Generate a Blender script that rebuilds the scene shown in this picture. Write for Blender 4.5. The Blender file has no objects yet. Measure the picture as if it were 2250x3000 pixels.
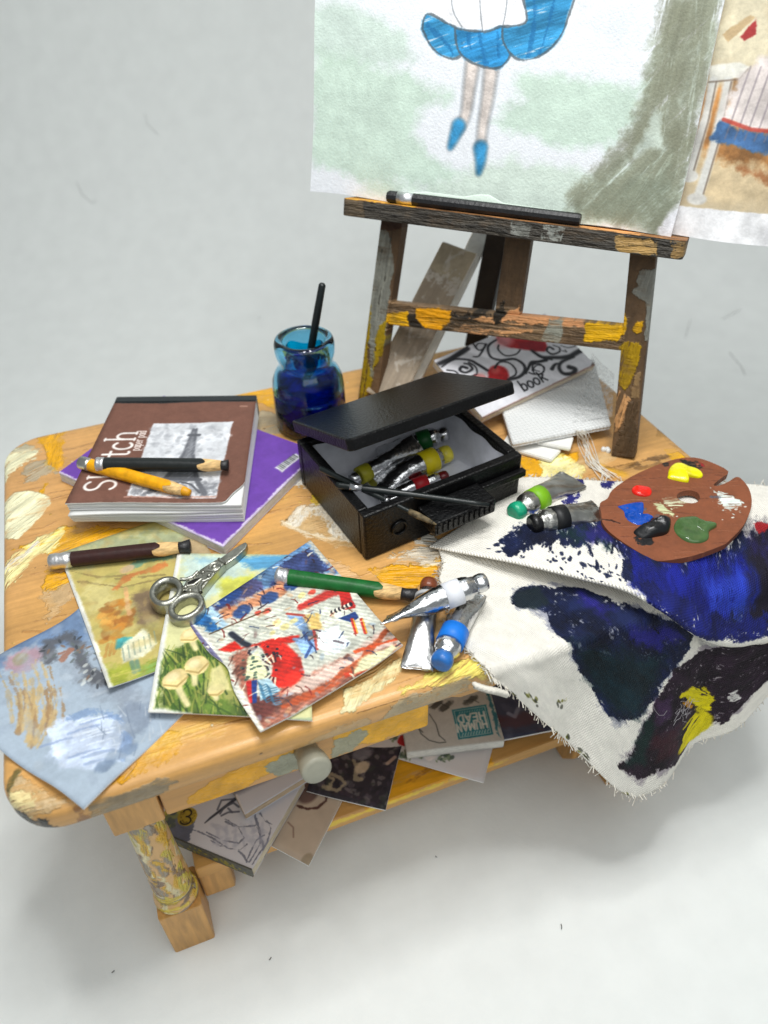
import bpy, bmesh, math, random
import numpy as np
from mathutils import Vector, Matrix

# ---------------------------------------------------------------- camera, light, exposure
S = bpy.context.scene
COL = S.collection
TZ = 6.3                                   # height of the table top above the paper floor (cm)
cam_d = bpy.data.cameras.new('camera'); cam = bpy.data.objects.new('camera', cam_d); COL.objects.link(cam)
cx, cu, cd = [Vector(v) for v in [[0.935759, -0.351761, -0.024884], [0.24672, 0.602641, 0.758916], [0.251961, 0.716302, -0.650713]]]
M = Matrix.Identity(4)
for i in range(3):
    M[i][0] = cx[i]; M[i][1] = cu[i]; M[i][2] = -cd[i]
M[0][3], M[1][3], M[2][3] = -3.678, -11.677, 10.0 + TZ
cam.matrix_world = M
cam_d.sensor_fit = 'VERTICAL'; cam_d.sensor_height = 36.0; cam_d.sensor_width = 27.0
cam_d.lens = 27.04; cam_d.clip_start = 0.1; cam_d.clip_end = 500
cam_d.dof.use_dof = True; cam_d.dof.focus_distance = 13.6; cam_d.dof.aperture_fstop = 0.2
S.camera = cam

W = bpy.data.worlds.new('World'); S.world = W; W.use_nodes = True
W.node_tree.nodes['Background'].inputs[0].default_value = (0.92, 0.98, 1.0, 1)
W.node_tree.nodes['Background'].inputs[1].default_value = 0.29

def lamp(name, loc, aim, power, size, shape='DISK', col=(1, 1, 1), sy=None):
    l = bpy.data.lights.new(name, 'AREA'); l.energy = power; l.shape = shape; l.size = size; l.color = col
    if sy: l.size_y = sy
    o = bpy.data.objects.new(name, l); COL.objects.link(o); o.location = loc
    o.rotation_euler = (Vector(aim) - Vector(loc)).to_track_quat('-Z', 'Y').to_euler()
    return o
# a ring of small lamps hung over the table, plus one large soft box added forward of it as front fill
for k in range(12):
    a = k * math.tau / 12
    lamp('ring_lamp', (0.5 + 4.2 * math.cos(a), -2.0 + 4.2 * math.sin(a), 34), (0.5, -1.0, 3), 520, 2.0, col=(1, 1, .985))
lamp('soft_box', (-1.5, -17, 34), (0, 1, 4), 4900, 30, 'SQUARE', (.985, 1, .99))
S.view_settings.view_transform = 'Standard'; S.view_settings.look = 'None'
S.view_settings.exposure = 0.06; S.view_settings.gamma = 1.0

# ---------------------------------------------------------------- helpers
rng = np.random.default_rng(7); random.seed(7)
def lin(c):
    c = np.asarray(c, float) / 255.0
    return tuple(np.where(c <= .04045, c / 12.92, ((c + .055) / 1.055) ** 2.4)) + (1.0,)

def _tile(n=512, p=1.55, seed=1):
    r = np.random.default_rng(seed); f = np.fft.fftfreq(n) * n
    k = np.hypot(*np.meshgrid(f, f)); k[0, 0] = 1
    sp = (r.normal(size=(n, n)) + 1j * r.normal(size=(n, n))) / k ** p; sp[0, 0] = 0
    sp[k < 3] = 0
    t = np.fft.ifft2(sp).real; t = t / t.std()
    return np.clip(t * .45, -1, 1).astype(np.float32)
TILES = [_tile(seed=3), _tile(seed=4, p=1.3), _tile(seed=5, p=1.9)]
def nz(X, Y, f=1.0, k=0, ox=0.0, oy=0.0, fy=None):
    """tiling cloud noise in -1..1; f = features per unit"""
    T = TILES[k % 3]; n = T.shape[0]
    a = (X * f * 60 + ox * 97 + k * 31) % n; b = (Y * (fy if fy is not None else f) * 60 + oy * 89 + k * 57) % n
    ia = a.astype(int); ib = b.astype(int); fa = a - ia; fb = b - ib
    ja = (ia + 1) % n; jb = (ib + 1) % n; ia %= n; ib %= n
    return (T[ib, ia] * (1 - fa) + T[ib, ja] * fa) * (1 - fb) + (T[jb, ia] * (1 - fa) + T[jb, ja] * fa) * fb

class Cv:
    """a sheet of colour painted stroke by stroke, in the units of the thing it covers"""
    def __init__(s, x0, y0, x1, y1, ppu, base):
        s.x0, s.y0, s.x1, s.y1 = x0, y0, x1, y1
        s.w = max(8, int((x1 - x0) * ppu)); s.h = max(8, int((y1 - y0) * ppu)); s.p = ppu
        X = x0 + (np.arange(s.w) + .5) * (x1 - x0) / s.w; Y = y0 + (np.arange(s.h) + .5) * (y1 - y0) / s.h
        s.X, s.Y = [a.astype(np.float32) for a in np.meshgrid(X, Y)]
        s.a = np.empty((s.h, s.w, 3), np.float32); s.a[:] = np.array(base, np.float32) / 255; s.hh = np.zeros((s.h, s.w), np.float32); s.relief = 0.; s.thin = 0.
        s.seed = 0.0
    def box(s, pts, pad):
        p = np.asarray(pts, float)
        i0 = int((p[:, 0].min() - pad - s.x0) / (s.x1 - s.x0) * s.w); i1 = int((p[:, 0].max() + pad - s.x0) / (s.x1 - s.x0) * s.w) + 2
        j0 = int((p[:, 1].min() - pad - s.y0) / (s.y1 - s.y0) * s.h); j1 = int((p[:, 1].max() + pad - s.y0) / (s.y1 - s.y0) * s.h) + 2
        i0, i1 = max(0, i0), min(s.w, i1); j0, j1 = max(0, j0), min(s.h, j1)
        return (slice(j0, max(j0, j1)), slice(i0, max(i0, i1)))
    def put(s, b, m, col, var=.06, f=2.0, ang=None):
        s.seed += .37
        X, Y = s.X[b], s.Y[b]
        c = np.array(col, np.float32) / 255
        if ang is None: n = nz(X, Y, f, 0, s.seed, s.seed)
        else:
            ca, sa = math.cos(ang), math.sin(ang)
            n = nz(X * ca + Y * sa, -X * sa + Y * ca, f * .22, 1, s.seed, s.seed, fy=f * 2.6)
        cc = c[None, None] * (1 + var * n[..., None] * 1.6)
        if s.thin: m = m * np.clip(1.05 + s.thin * 1.5 * nz(X, Y, .9, 0, s.seed) + s.thin * nz(X, Y, .5, 1, s.seed, fy=5), .15, 1)
        mm = np.clip(m, 0, 1); s.hh[b] += mm * (.55 + .45 * n - .5 * s.hh[b])
        s.a[b] += (cc - s.a[b]) * np.clip(m, 0, 1)[..., None]
    def poly(s, pts, col, rough=.05, soft=.02, a=1.0, dry=0.0, ang=None, var=.06, f=2.0, nf=1.6):
        b = s.box(pts, rough * 2 + soft); X, Y = s.X[b], s.Y[b]
        if X.size == 0: return
        p = np.asarray(pts, np.float32); d = np.full(X.shape, 1e9, np.float32); ins = np.zeros(X.shape, bool)
        for k in range(len(p)):
            x1, y1 = p[k - 1]; x2, y2 = p[k]; ex, ey = x2 - x1, y2 - y1
            t = np.clip(((X - x1) * ex + (Y - y1) * ey) / (ex * ex + ey * ey + 1e-12), 0, 1)
            d = np.minimum(d, (X - x1 - t * ex) ** 2 + (Y - y1 - t * ey) ** 2)
            if y1 != y2:
                c = ((y1 > Y) != (y2 > Y)) & (X < ex * (Y - y1) / ey + x1); ins ^= c
        sd = np.where(ins, np.sqrt(d), -np.sqrt(d))
        s.seed += .71
        sd = sd + rough * (1.3 * nz(X, Y, nf, 0, s.seed) + .5 * nz(X, Y, nf * 5, 1, s.seed))
        m = np.clip(.5 + sd / soft, 0, 1) * a
        if dry > 0: m = m * s._dry(X, Y, dry, ang)
        s.put(b, m, col, var, f, ang)
    def _dry(s, X, Y, dry, ang):
        ca, sa = math.cos(ang or 0), math.sin(ang or 0)
        if ang is None: n = nz(X, Y, 4, 1, s.seed, 0)
        else: n = nz(X * ca + Y * sa, -X * sa + Y * ca, .5, 1, s.seed, 0, fy=6.0)
        return np.clip((n + 1.15 - 2.0 * dry) * 3.0, 0, 1)
    def line(s, pts, w, col, a=1.0, soft=None, rough=0.0, taper=None, dry=0.0, var=.05, f=2.0, ang=None):
        w2 = w if taper is None else max(w, taper); soft = soft or max(w2 * .35, 1.2 / s.p)
        b = s.box(pts, w2 + soft + rough); X, Y = s.X[b], s.Y[b]
        if X.size == 0: return
        p = np.asarray(pts, np.float32); best = np.full(X.shape, -1e9, np.float32); n = len(p) - 1
        for k in range(n):
            x1, y1 = p[k]; x2, y2 = p[k + 1]; ex, ey = x2 - x1, y2 - y1
            t = np.clip(((X - x1) * ex + (Y - y1) * ey) / (ex * ex + ey * ey + 1e-12), 0, 1)
            ww = w if taper is None else w + (taper - w) * (k + t) / n
            best = np.maximum(best, ww / 2 - np.sqrt((X - x1 - t * ex) ** 2 + (Y - y1 - t * ey) ** 2))
        s.seed += .53
        if rough: best = best + rough * nz(X, Y, 3, 1, s.seed)
        m = np.clip(.5 + best / soft, 0, 1) * a
        if dry > 0:
            if ang is None: ang = math.atan2(p[-1][1] - p[0][1], p[-1][0] - p[0][0])
            m = m * s._dry(X, Y, dry, ang)
        s.put(b, m, col, var, f, ang)
    def dot(s, x, y, rx, ry, col, ang=0.0, a=1.0, soft=.3, rough=.0, var=.06, f=2.0):
        r = max(rx, ry); b = s.box([(x - r, y - r), (x + r, y + r)], r * .5 + rough); X, Y = s.X[b] - x, s.Y[b] - y
        if X.size == 0: return
        ca, sa = math.cos(ang), math.sin(ang)
        d = 1 - np.hypot((X * ca + Y * sa) / rx, (-X * sa + Y * ca) / ry)
        s.seed += .43
        if rough: d = d + rough * (1.2 * nz(s.X[b], s.Y[b], 2.5, 0, s.seed) + .5 * nz(s.X[b], s.Y[b], 9, 1, s.seed))
        s.put(b, np.clip(.5 + d / soft, 0, 1) * a, col, var, f)
    def grain(s, amt=.03, f=8, k=1):
        s.a *= (1 + amt * nz(s.X, s.Y, f, k, 3.3, 1.7))[..., None]
    def image(s, name):
        im = bpy.data.images.new(name, s.w, s.h)
        px = np.ones((s.h, s.w, 4), np.float32); px[..., :3] = np.clip(s.a, 0, 1)
        im.pixels.foreach_set(px.ravel()); im.update(); im.pack()
        return im
    def height(s, name):
        im = bpy.data.images.new(name, s.w, s.h); im.colorspace_settings.name = 'Non-Color'
        px = np.ones((s.h, s.w, 4), np.float32); px[..., :3] = np.clip(s.hh, 0, 1)[..., None]
        im.pixels.foreach_set(px.ravel()); im.update(); im.pack()
        return im
    def uv(s, x, y): return ((x - s.x0) / (s.x1 - s.x0), (y - s.y0) / (s.y1 - s.y0))

MATS = {}
def mat(name, col=(200, 200, 200), rough=.5, metal=0., spec=.5, bump=0., bs=20., var=0., vs=4., coat=0., cv=None,
        trans=0., ior=1.45, alpha=1., sub=0., stretch=None, uvbump=None, bdet=4):
    if name in MATS: return MATS[name]
    m = bpy.data.materials.new(name); m.use_nodes = True; N = m.node_tree.nodes; L = m.node_tree.links
    b = N['Principled BSDF']; b.inputs['Base Color'].default_value = lin(col)
    b.inputs['Roughness'].default_value = rough; b.inputs['Metallic'].default_value = metal
    b.inputs['Specular IOR Level'].default_value = spec; b.inputs['IOR'].default_value = ior
    b.inputs['Transmission Weight'].default_value = trans; b.inputs['Alpha'].default_value = alpha
    b.inputs['Coat Weight'].default_value = coat; b.inputs['Coat Roughness'].default_value = .15
    tc = N.new('ShaderNodeTexCoord'); mp = N.new('ShaderNodeMapping'); L.new(tc.outputs['Object'], mp.inputs[0])
    if stretch: mp.inputs['Scale'].default_value = stretch
    if cv is not None:
        t = N.new('ShaderNodeTexImage'); t.image = cv.image(name) if isinstance(cv, Cv) else cv; t.extension = 'EXTEND'; t.interpolation = 'Cubic'
        L.new(t.outputs[0], b.inputs['Base Color'])
    elif var > 0:
        n = N.new('ShaderNodeTexNoise'); n.inputs['Scale'].default_value = vs; n.inputs['Detail'].default_value = 6
        L.new(mp.outputs[0], n.inputs['Vector'])
        r = N.new('ShaderNodeValToRGB'); c = np.array(col, float)
        r.color_ramp.elements[0].position = .3; r.color_ramp.elements[1].position = .7
        r.color_ramp.elements[0].color = lin(np.clip(c * (1 - var), 0, 255)); r.color_ramp.elements[1].color = lin(np.clip(c * (1 + var), 0, 255))
        L.new(n.outputs['Fac'], r.inputs[0]); L.new(r.outputs[0], b.inputs['Base Color'])
    if bump > 0:
        bp = N.new('ShaderNodeBump'); bp.inputs['Strength'].default_value = bump; bp.inputs['Distance'].default_value = .16 if uvbump == 'waffle' else .05
        if uvbump == 'weave':
            uvn = N.new('ShaderNodeUVMap'); uvn.uv_map = 'weave'
            h = None
            for (sc, rot) in ((bs, .55), (bs * .9, -1.0)):
                mm = N.new('ShaderNodeMapping'); mm.inputs['Rotation'].default_value = (0, 0, rot); L.new(uvn.outputs[0], mm.inputs[0])
                wv = N.new('ShaderNodeTexWave'); wv.inputs['Scale'].default_value = sc; wv.inputs['Distortion'].default_value = 1.2; wv.inputs['Detail'].default_value = 1
                L.new(mm.outputs[0], wv.inputs['Vector'])
                if h is None: h = wv
                else:
                    ad = N.new('ShaderNodeMath'); ad.operation = 'MULTIPLY_ADD'; ad.inputs[1].default_value = .45
                    L.new(wv.outputs['Fac'], ad.inputs[0]); L.new(h.outputs['Fac'], ad.inputs[2]); h = ad
            L.new(h.outputs[0], bp.inputs['Height'])
        elif uvbump == 'waffle':
            v = N.new('ShaderNodeTexVoronoi'); v.inputs['Scale'].default_value = bs; v.inputs['Randomness'].default_value = .12
            L.new(mp.outputs[0], v.inputs['Vector']); iv = N.new('ShaderNodeMath'); iv.operation = 'SUBTRACT'; iv.inputs[0].default_value = 1
            L.new(v.outputs['Distance'], iv.inputs[1]); L.new(iv.outputs[0], bp.inputs['Height'])
        else:
            n2 = N.new('ShaderNodeTexNoise'); n2.inputs['Scale'].default_value = bs; n2.inputs['Detail'].default_value = bdet
            L.new(mp.outputs[0], n2.inputs['Vector']); L.new(n2.outputs['Fac'], bp.inputs['Height'])
        if isinstance(cv, Cv) and cv.relief > 0:          # thickness of the brushed paint
            th = N.new('ShaderNodeTexImage'); th.image = cv.height(name + '_relief'); th.interpolation = 'Cubic'; th.extension = 'EXTEND'
            b3 = N.new('ShaderNodeBump'); b3.inputs['Strength'].default_value = cv.relief; b3.inputs['Distance'].default_value = .06
            L.new(th.outputs[0], b3.inputs['Height']); L.new(bp.outputs[0], b3.inputs['Normal']); bp = b3
        L.new(bp.outputs[0], b.inputs['Normal'])
    MATS[name] = m
    return m

def _cr(P, t):
    """Catmull-Rom through the rows of P at parameters t (0..n-1)"""
    n = len(P); t = np.clip(np.asarray(t, float), 0, n - 1 - 1e-9); i = t.astype(int); f = (t - i)
    g = lambda k: P[np.clip(k, 0, n - 1)]
    sh = (len(t),) + (1,) * (P.ndim - 1); f = f.reshape(sh)
    a, b, c, d = g(i - 1), g(i), g(i + 1), g(i + 2)
    return .5 * (2 * b + (c - a) * f + (2 * a - 5 * b + 4 * c - d) * f ** 2 + (3 * b - a - 3 * c + d) * f ** 3)
def crv(pts, n=6):
    """a flowing line through measured points"""
    return [tuple(p) for p in _cr(np.array(pts, float), np.linspace(0, len(pts) - 1, (len(pts) - 1) * n + 1))]
ROOT = {}
def tag(o, label=None, cat=None, group=None, kind=None):
    if label: o['label'] = label
    if cat: o['category'] = cat
    if group: o['group'] = group
    if kind: o['kind'] = kind
    return o
def thing(name, label, cat, loc, group=None):
    o = bpy.data.objects.new(name, None); COL.objects.link(o); o.location = loc; o.empty_display_size = .3
    ROOT[o.name] = Vector(loc)
    return tag(o, label, cat, group)
def obj(name, V, Fc, mats, parent=None, uvs=None, midx=None, smooth=False, uv2=None, loc=None):
    """one mesh object; V in world units, the tabletop at z = TZ"""
    V = np.asarray(V, float)
    if parent is not None: r = ROOT[parent.name]
    else:
        r = Vector(loc) if loc is not None else Vector(((V[:, 0].min() + V[:, 0].max()) / 2, (V[:, 1].min() + V[:, 1].max()) / 2, V[:, 2].min()))
    me = bpy.data.meshes.new(name); me.from_pydata([tuple(v - np.array(r)) for v in V], [], [tuple(int(i) for i in f) for f in Fc])
    if not isinstance(mats, (list, tuple)): mats = [mats]
    for m in mats: me.materials.append(m)
    if midx is not None: me.polygons.foreach_set('material_index', np.asarray(midx, np.int32))
    if smooth is True: me.polygons.foreach_set('use_smooth', np.ones(len(me.polygons), bool))
    elif smooth is not False: me.polygons.foreach_set('use_smooth', np.asarray(smooth, bool))
    for nm, u in (('UVMap', uvs), ('weave', uv2)):
        if u is not None:
            u = np.asarray(u, np.float32); ly = me.uv_layers.new(name=nm)
            li = np.empty(len(me.loops), np.int32); me.loops.foreach_get('vertex_index', li)
            ly.data.foreach_set('uv', u[li].ravel())
    me.update()
    o = bpy.data.objects.new(name, me); COL.objects.link(o)
    if parent is not None:
        o.parent = parent; ROOT[o.name] = r
    else:
        o.location = r; ROOT[o.name] = r
    return o

def bm_out(bm):
    bm.verts.index_update()
    V = [tuple(v.co) for v in bm.verts]; Fc = [[v.index for v in f.verts] for f in bm.faces]; bm.free(); return np.array(V), Fc
def prism(outline, z0, z1, bevel=0., seg=2, frame=None):
    """closed outline (xy) raised from z0 to z1, edges rounded; frame = (origin, ex, ey, ez)"""
    bm = bmesh.new(); vs = [bm.verts.new((x, y, z0)) for x, y in outline]
    f = bm.faces.new(vs); bm.normal_update()
    if f.normal.z > 0: f.normal_flip()
    r = bmesh.ops.extrude_face_region(bm, geom=[f])
    for v in r['geom']:
        if isinstance(v, bmesh.types.BMVert): v.co.z = z1
    bmesh.ops.recalc_face_normals(bm, faces=bm.faces)
    if bevel > 0:
        bmesh.ops.bevel(bm, geom=list(bm.edges), offset=bevel, segments=seg, affect='EDGES', profile=.5, clamp_overlap=True)
    V, Fc = bm_out(bm)
    if frame is not None:
        o, ex, ey, ez = [np.array(q, float) for q in frame]
        V = o + V[:, :1] * ex + V[:, 1:2] * ey + V[:, 2:3] * ez
    return V, Fc
def bar(p0, p1, w, d, up=(0, 0, 1), bevel=.03):
    """squared stick from p0 to p1, w across, d along `up`"""
    p0, p1 = np.array(p0, float), np.array(p1, float); L = np.linalg.norm(p1 - p0); ex = (p1 - p0) / L
    up = np.array(up, float); ez = up - ex * (up @ ex); ez /= np.linalg.norm(ez); ey = np.cross(ez, ex)
    return prism([(0, -w / 2), (L, -w / 2), (L, w / 2), (0, w / 2)], -d / 2, d / 2, bevel, 2, (p0, ex, ey, ez))
def rods(p0, p1, radii, ts, n=14, sq=1.0, up=(0, 0, 1), cap=True, hex_=0):
    """turned solid from p0 to p1: radii at fractions ts"""
    p0, p1 = np.array(p0, float), np.array(p1, float); ex = (p1 - p0) / np.linalg.norm(p1 - p0)
    up = np.array(up, float); ez = up - ex * (up @ ex); ez /= np.linalg.norm(ez); ey = np.cross(ez, ex)
    V = []; Fc = []
    for r, t in zip(radii, ts):
        for k in range(n):
            a = math.tau * k / n; V.append(p0 + (p1 - p0) * t + r * (math.cos(a) * ey + math.sin(a) * ez))
    m = len(radii)
    for i in range(m - 1):
        for k in range(n): Fc.append([i * n + k, i * n + (k + 1) % n, (i + 1) * n + (k + 1) % n, (i + 1) * n + k])
    if cap: Fc.append(list(range(n))[::-1]); Fc.append([(m - 1) * n + k for k in range(n)])
    return np.array(V), Fc
def lathe(prof, c, n=48):
    V = []; Fc = []; idx = []
    for r, z in prof:
        if r < 1e-6: idx.append([len(V)] * n); V.append((c[0], c[1], c[2] + z))
        else:
            idx.append(list(range(len(V), len(V) + n)))
            for k in range(n): a = math.tau * k / n; V.append((c[0] + r * math.cos(a), c[1] + r * math.sin(a), c[2] + z))
    for i in range(len(prof) - 1):
        for k in range(n):
            q = [idx[i][k], idx[i][(k + 1) % n], idx[i + 1][(k + 1) % n], idx[i + 1][k]]
            f = []
            for v in q:
                if v not in f: f.append(v)
            if len(f) > 2: Fc.append(f)
    return np.array(V), Fc
def join(*parts):
    V = []; Fc = []; o = 0
    for v, f in parts:
        V.append(v); Fc += [[i + o for i in q] for q in f]; o += len(v)
    return np.concatenate(V), Fc
def strip(pts, r, n=5):
    """thin round thread along points"""
    pts = np.asarray(pts, float); V = []; Fc = []
    for i, p in enumerate(pts):
        d = pts[min(i + 1, len(pts) - 1)] - pts[max(i - 1, 0)]; d /= np.linalg.norm(d) + 1e-9
        u = np.cross(d, (0, 0, 1.)) if abs(d[2]) < .9 else np.cross(d, (1., 0, 0)); u /= np.linalg.norm(u); w = np.cross(u, d)
        for k in range(n): a = math.tau * k / n; V.append(p + r * (math.cos(a) * u + math.sin(a) * w))
    for i in range(len(pts) - 1):
        for k in range(n): Fc.append([i * n + k, i * n + (k + 1) % n, (i + 1) * n + (k + 1) % n, (i + 1) * n + k])
    return np.array(V), Fc
def sheet(name, quad, cv, mpic, mpaper, lift, thick=.03, nu=36, nv=44, parent=None, notch=None, loc=None):
    """paper: quad = four corners (x,y,z) of the flat sheet counter-clockwise from lower left; lift(u,v) bends it; the picture follows the sheet"""
    q = np.array(quad, float); V = []; UV = []
    for j in range(nv + 1):
        for i in range(nu + 1):
            u, v = i / nu, j / nv
            p = (q[0] * (1 - u) + q[1] * u) * (1 - v) + (q[3] * (1 - u) + q[2] * u) * v
            if notch: p = p + np.array(notch(u, v))
            UV.append(cv.uv(p[0], p[1]) if cv.__class__ is Cv else (u, v))
            V.append(p + np.array(lift(u, v)))
    n = (nu + 1) * (nv + 1); V = np.array(V)
    V = np.concatenate([V, V - np.array([0, 0, thick])]); UV = UV + UV; Fc = []; mi = []
    g = lambda i, j: j * (nu + 1) + i
    for j in range(nv):
        for i in range(nu):
            f = [g(i, j), g(i + 1, j), g(i + 1, j + 1), g(i, j + 1)]; Fc.append(f); mi.append(0)
            Fc.append([k + n for k in f[::-1]]); mi.append(1)
    rim = [g(i, 0) for i in range(nu)] + [g(nu, j) for j in range(nv)] + [g(i, nv) for i in range(nu, 0, -1)] + [g(0, j) for j in range(nv, 0, -1)]
    for k in range(len(rim)):
        a, b = rim[k], rim[(k + 1) % len(rim)]; Fc.append([b, a, a + n, b + n]); mi.append(1)
    return obj(name, V, Fc, [mpic, mpaper], parent, UV, mi, [m == 0 for m in mi], loc=loc)
def slab(quad, thick, bevel=.01):
    """flat board: four top corners (x,y,z), thickness downwards"""
    q = np.array(quad, float); n = np.cross(q[1] - q[0], q[3] - q[0]); n /= np.linalg.norm(n)
    V = np.concatenate([q, q - n * thick]); Fc = [[0, 1, 2, 3], [7, 6, 5, 4]] + [[(k + 1) % 4, k, k + 4, (k + 1) % 4 + 4] for k in range(4)]
    bm = bmesh.new(); vs = [bm.verts.new(v) for v in V]
    for f in Fc: bm.faces.new([vs[i] for i in f])
    bmesh.ops.recalc_face_normals(bm, faces=bm.faces)
    if bevel: bmesh.ops.bevel(bm, geom=list(bm.edges), offset=bevel, segments=2, affect='EDGES', clamp_overlap=True)
    return bm_out(bm)
def quad_uv(V, quad):
    """uv of points in the frame of a parallelogram"""
    q = np.array(quad, float); A = np.stack([q[1] - q[0], q[3] - q[0]], 1); s = np.linalg.lstsq(A, (np.asarray(V) - q[0]).T, rcond=None)[0].T
    return np.clip(s, 0.004, .996)
def T(p, z=None):
    """table point -> world"""
    return (p[0], p[1], (p[2] if z is None else z) + TZ)
def xyz(pts, z): return [(p[0], p[1], z + TZ) for p in pts]

def hm(H, pts):
    """points measured on a print or board -> its own plane"""
    o = []
    for x, y in pts:
        w = H[6] * x + H[7] * y + 1; o.append(((H[0] * x + H[1] * y + H[2]) / w, (H[3] * x + H[4] * y + H[5]) / w))
    return o
# stroke letters: each is a list of polylines in a box 0..1 wide, 0..1 tall (x-height .62, descender negative)
def arc(cx_, cy_, rx, ry, a0, a1, n=14): return [(cx_ + rx * math.cos(math.radians(a0 + (a1 - a0) * k / n)), cy_ + ry * math.sin(math.radians(a0 + (a1 - a0) * k / n))) for k in range(n + 1)]
FONT = {
 'S': (.62, [arc(.31, .75, .24, .23, 30, 250) + arc(.31, .26, .26, .25, 75, -150)]),
 'k': (.6, [[(.12, 0), (.12, 1)], [(.5, .62), (.14, .28)], [(.27, .4), (.56, 0)]]),
 'e': (.56, [[(.06, .34), (.5, .34)] + arc(.28, .31, .23, .31, 8, 320)]),
 't': (.4, [[(.2, .86), (.2, .12)] + arc(.3, .12, .1, .11, 180, 300), [(.04, .62), (.38, .62)]]),
 'c': (.52, [arc(.29, .31, .23, .31, 45, 315)]),
 'h': (.62, [[(.12, 0), (.12, 1)], arc(.33, .4, .2, .22, 180, 0) + [(.53, 0)]]),
 'p': (.58, [[(.1, -.3), (.1, .62)], arc(.3, .31, .21, .31, 180, -180)]),
 'a': (.56, [arc(.27, .31, .22, .31, 0, 360), [(.5, .62), (.5, 0)]]),
 'r': (.42, [[(.1, 0), (.1, .62)], arc(.32, .36, .21, .25, 175, 60)]),
 'd': (.58, [arc(.27, .31, .22, .31, 0, 360), [(.5, 1), (.5, 0)]]),
 'b': (.58, [[(.1, 1), (.1, 0)], arc(.31, .31, .21, .31, 180, -180)]),
 'o': (.56, [arc(.28, .31, .23, .31, 0, 360)]),
 'H': (.66, [[(.1, 0), (.1, 1)], [(.56, 0), (.56, 1)], [(.1, .5), (.56, .5)]]),
 'U': (.64, [[(.1, 1), (.1, .3)] + arc(.32, .28, .22, .27, 180, 360) + [(.54, 1)]]),
 'M': (.78, [[(.08, 0), (.12, 1), (.39, .2), (.66, 1), (.7, 0)]]),
 'A': (.66, [[(.04, 0), (.33, 1), (.62, 0)], [(.15, .34), (.51, .34)]]),
 'N': (.66, [[(.1, 0), (.1, 1), (.56, 0), (.56, 1)]]),
 'E': (.56, [[(.5, 1), (.1, 1), (.1, 0), (.5, 0)], [(.1, .52), (.44, .52)]]),
 'D': (.64, [[(.1, 0), (.1, 1)] + arc(.24, .5, .34, .5, 90, -90) + [(.1, 0)]]),
 '3': (.56, [arc(.25, .75, .2, .24, 160, -90) + arc(.25, .26, .24, .26, 90, -160)]),
 'y': (.54, [[(.06, .62), (.28, .04)], [(.5, .62), (.16, -.3)]]), ' ': (.4, [])}
def write(cv, text, o, ex, ey, w, col, a=1.0, serif=False, slant=0.):
    """text from o along ex (one letter height long each), letter-up ey"""
    x = 0.
    for ch in text:
        adv, st = FONT[ch]
        mp = lambda p: (o[0] + (x + p[0] + slant * p[1]) * ex[0] + p[1] * ey[0], o[1] + (x + p[0] + slant * p[1]) * ex[1] + p[1] * ey[1])
        for pl in st:
            cv.line([mp(p) for p in pl], w, col, a, soft=w * .5)
            if serif and ch in 'khtdpr':
                for p in (pl[0], pl[-1]):
                    if p[1] in (0, 1): cv.line([mp((p[0] - .09, p[1])), mp((p[0] + .09, p[1]))], w * .6, col, a, soft=w * .4)
        x += adv + .06
    return x

# ---------------------------------------------------------------- the white paper sweep
hd = math.radians(-19.38); fx, fy = math.sin(-hd), math.cos(-hd)      # heading of the sweep
prof = [(-60, 0), (-20, 0), (14, 0)] + [(14 + 14 * math.sin(a), 14 - 14 * math.cos(a)) for a in np.linspace(.08, math.pi / 2, 24)] + [(28, 30), (28, 75)]
V = []; Fc = []
for k, (d, z) in enumerate(prof):
    for s_ in (-75, 0, 75): V.append((d * fx + s_ * fy, d * fy - s_ * fx, z))
for k in range(len(prof) - 1):
    for j in (0, 1): Fc.append([k * 3 + j, k * 3 + j + 1, k * 3 + j + 4, k * 3 + j + 3])
paper_m = mat('sweep_paper', (231, 234, 232), .85, spec=.2, bump=.12, bs=9, var=.012, vs=1.3)
tag(obj('paper_backdrop', V, Fc, paper_m, smooth=True, loc=(0, 0, 0)), 'plain white paper backdrop under and behind the little table', kind='structure')
# lint lying on the paper
lint_m = mat('lint', (84, 82, 80), .9)
parts = []
for (x, y), ln in zip([(1.44,-6.94),(-4.12,-5.42),(-0.32,-4.75)] + [(-7.02,-4.55)] , (.05, .03, .02, .03)):
    a = random.uniform(0, 3); parts.append(strip([(x - ln * math.cos(a), y - ln * math.sin(a), .03), (x, y, .03), (x + ln * math.cos(a + .3), y + ln * math.sin(a + .3), .03)], .009))
for pts in ([(-4.26,27.83,5.16),(-4.15,27.37,4.70),(-3.82,26.93,4.38),(-3.63,26.99,4.50)], [(-0.57,28.19,7.53),(-0.58,27.98,7.16),(-0.33,27.71,6.86),(-0.20,27.58,6.74)], [(1.73,19.46,0.92),(1.86,19.60,0.99)], [(18.30,11.63,0.37),(19.15,12.49,0.65)], [(20.40,11.99,0.64),(21.49,12.18,0.81)], [(19.45,10.20,0.18),(19.28,9.24,0.07),(19.01,8.63,0.04)]):
    parts.append(strip(pts, .006))
V, Fc = join(*parts); o = obj('lint', V, Fc, lint_m); tag(o, 'scattered dark specks and hairs of lint on the white backdrop', kind='stuff')

# ---------------------------------------------------------------- the painted wooden table
X0, X1, Y0, Y1 = -7.011, 7.011, -4.94, 4.94
tb = Cv(-7.8, -5.75, 7.8, 5.75, 100, (199, 151, 89)); tb.relief = .8
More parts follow.
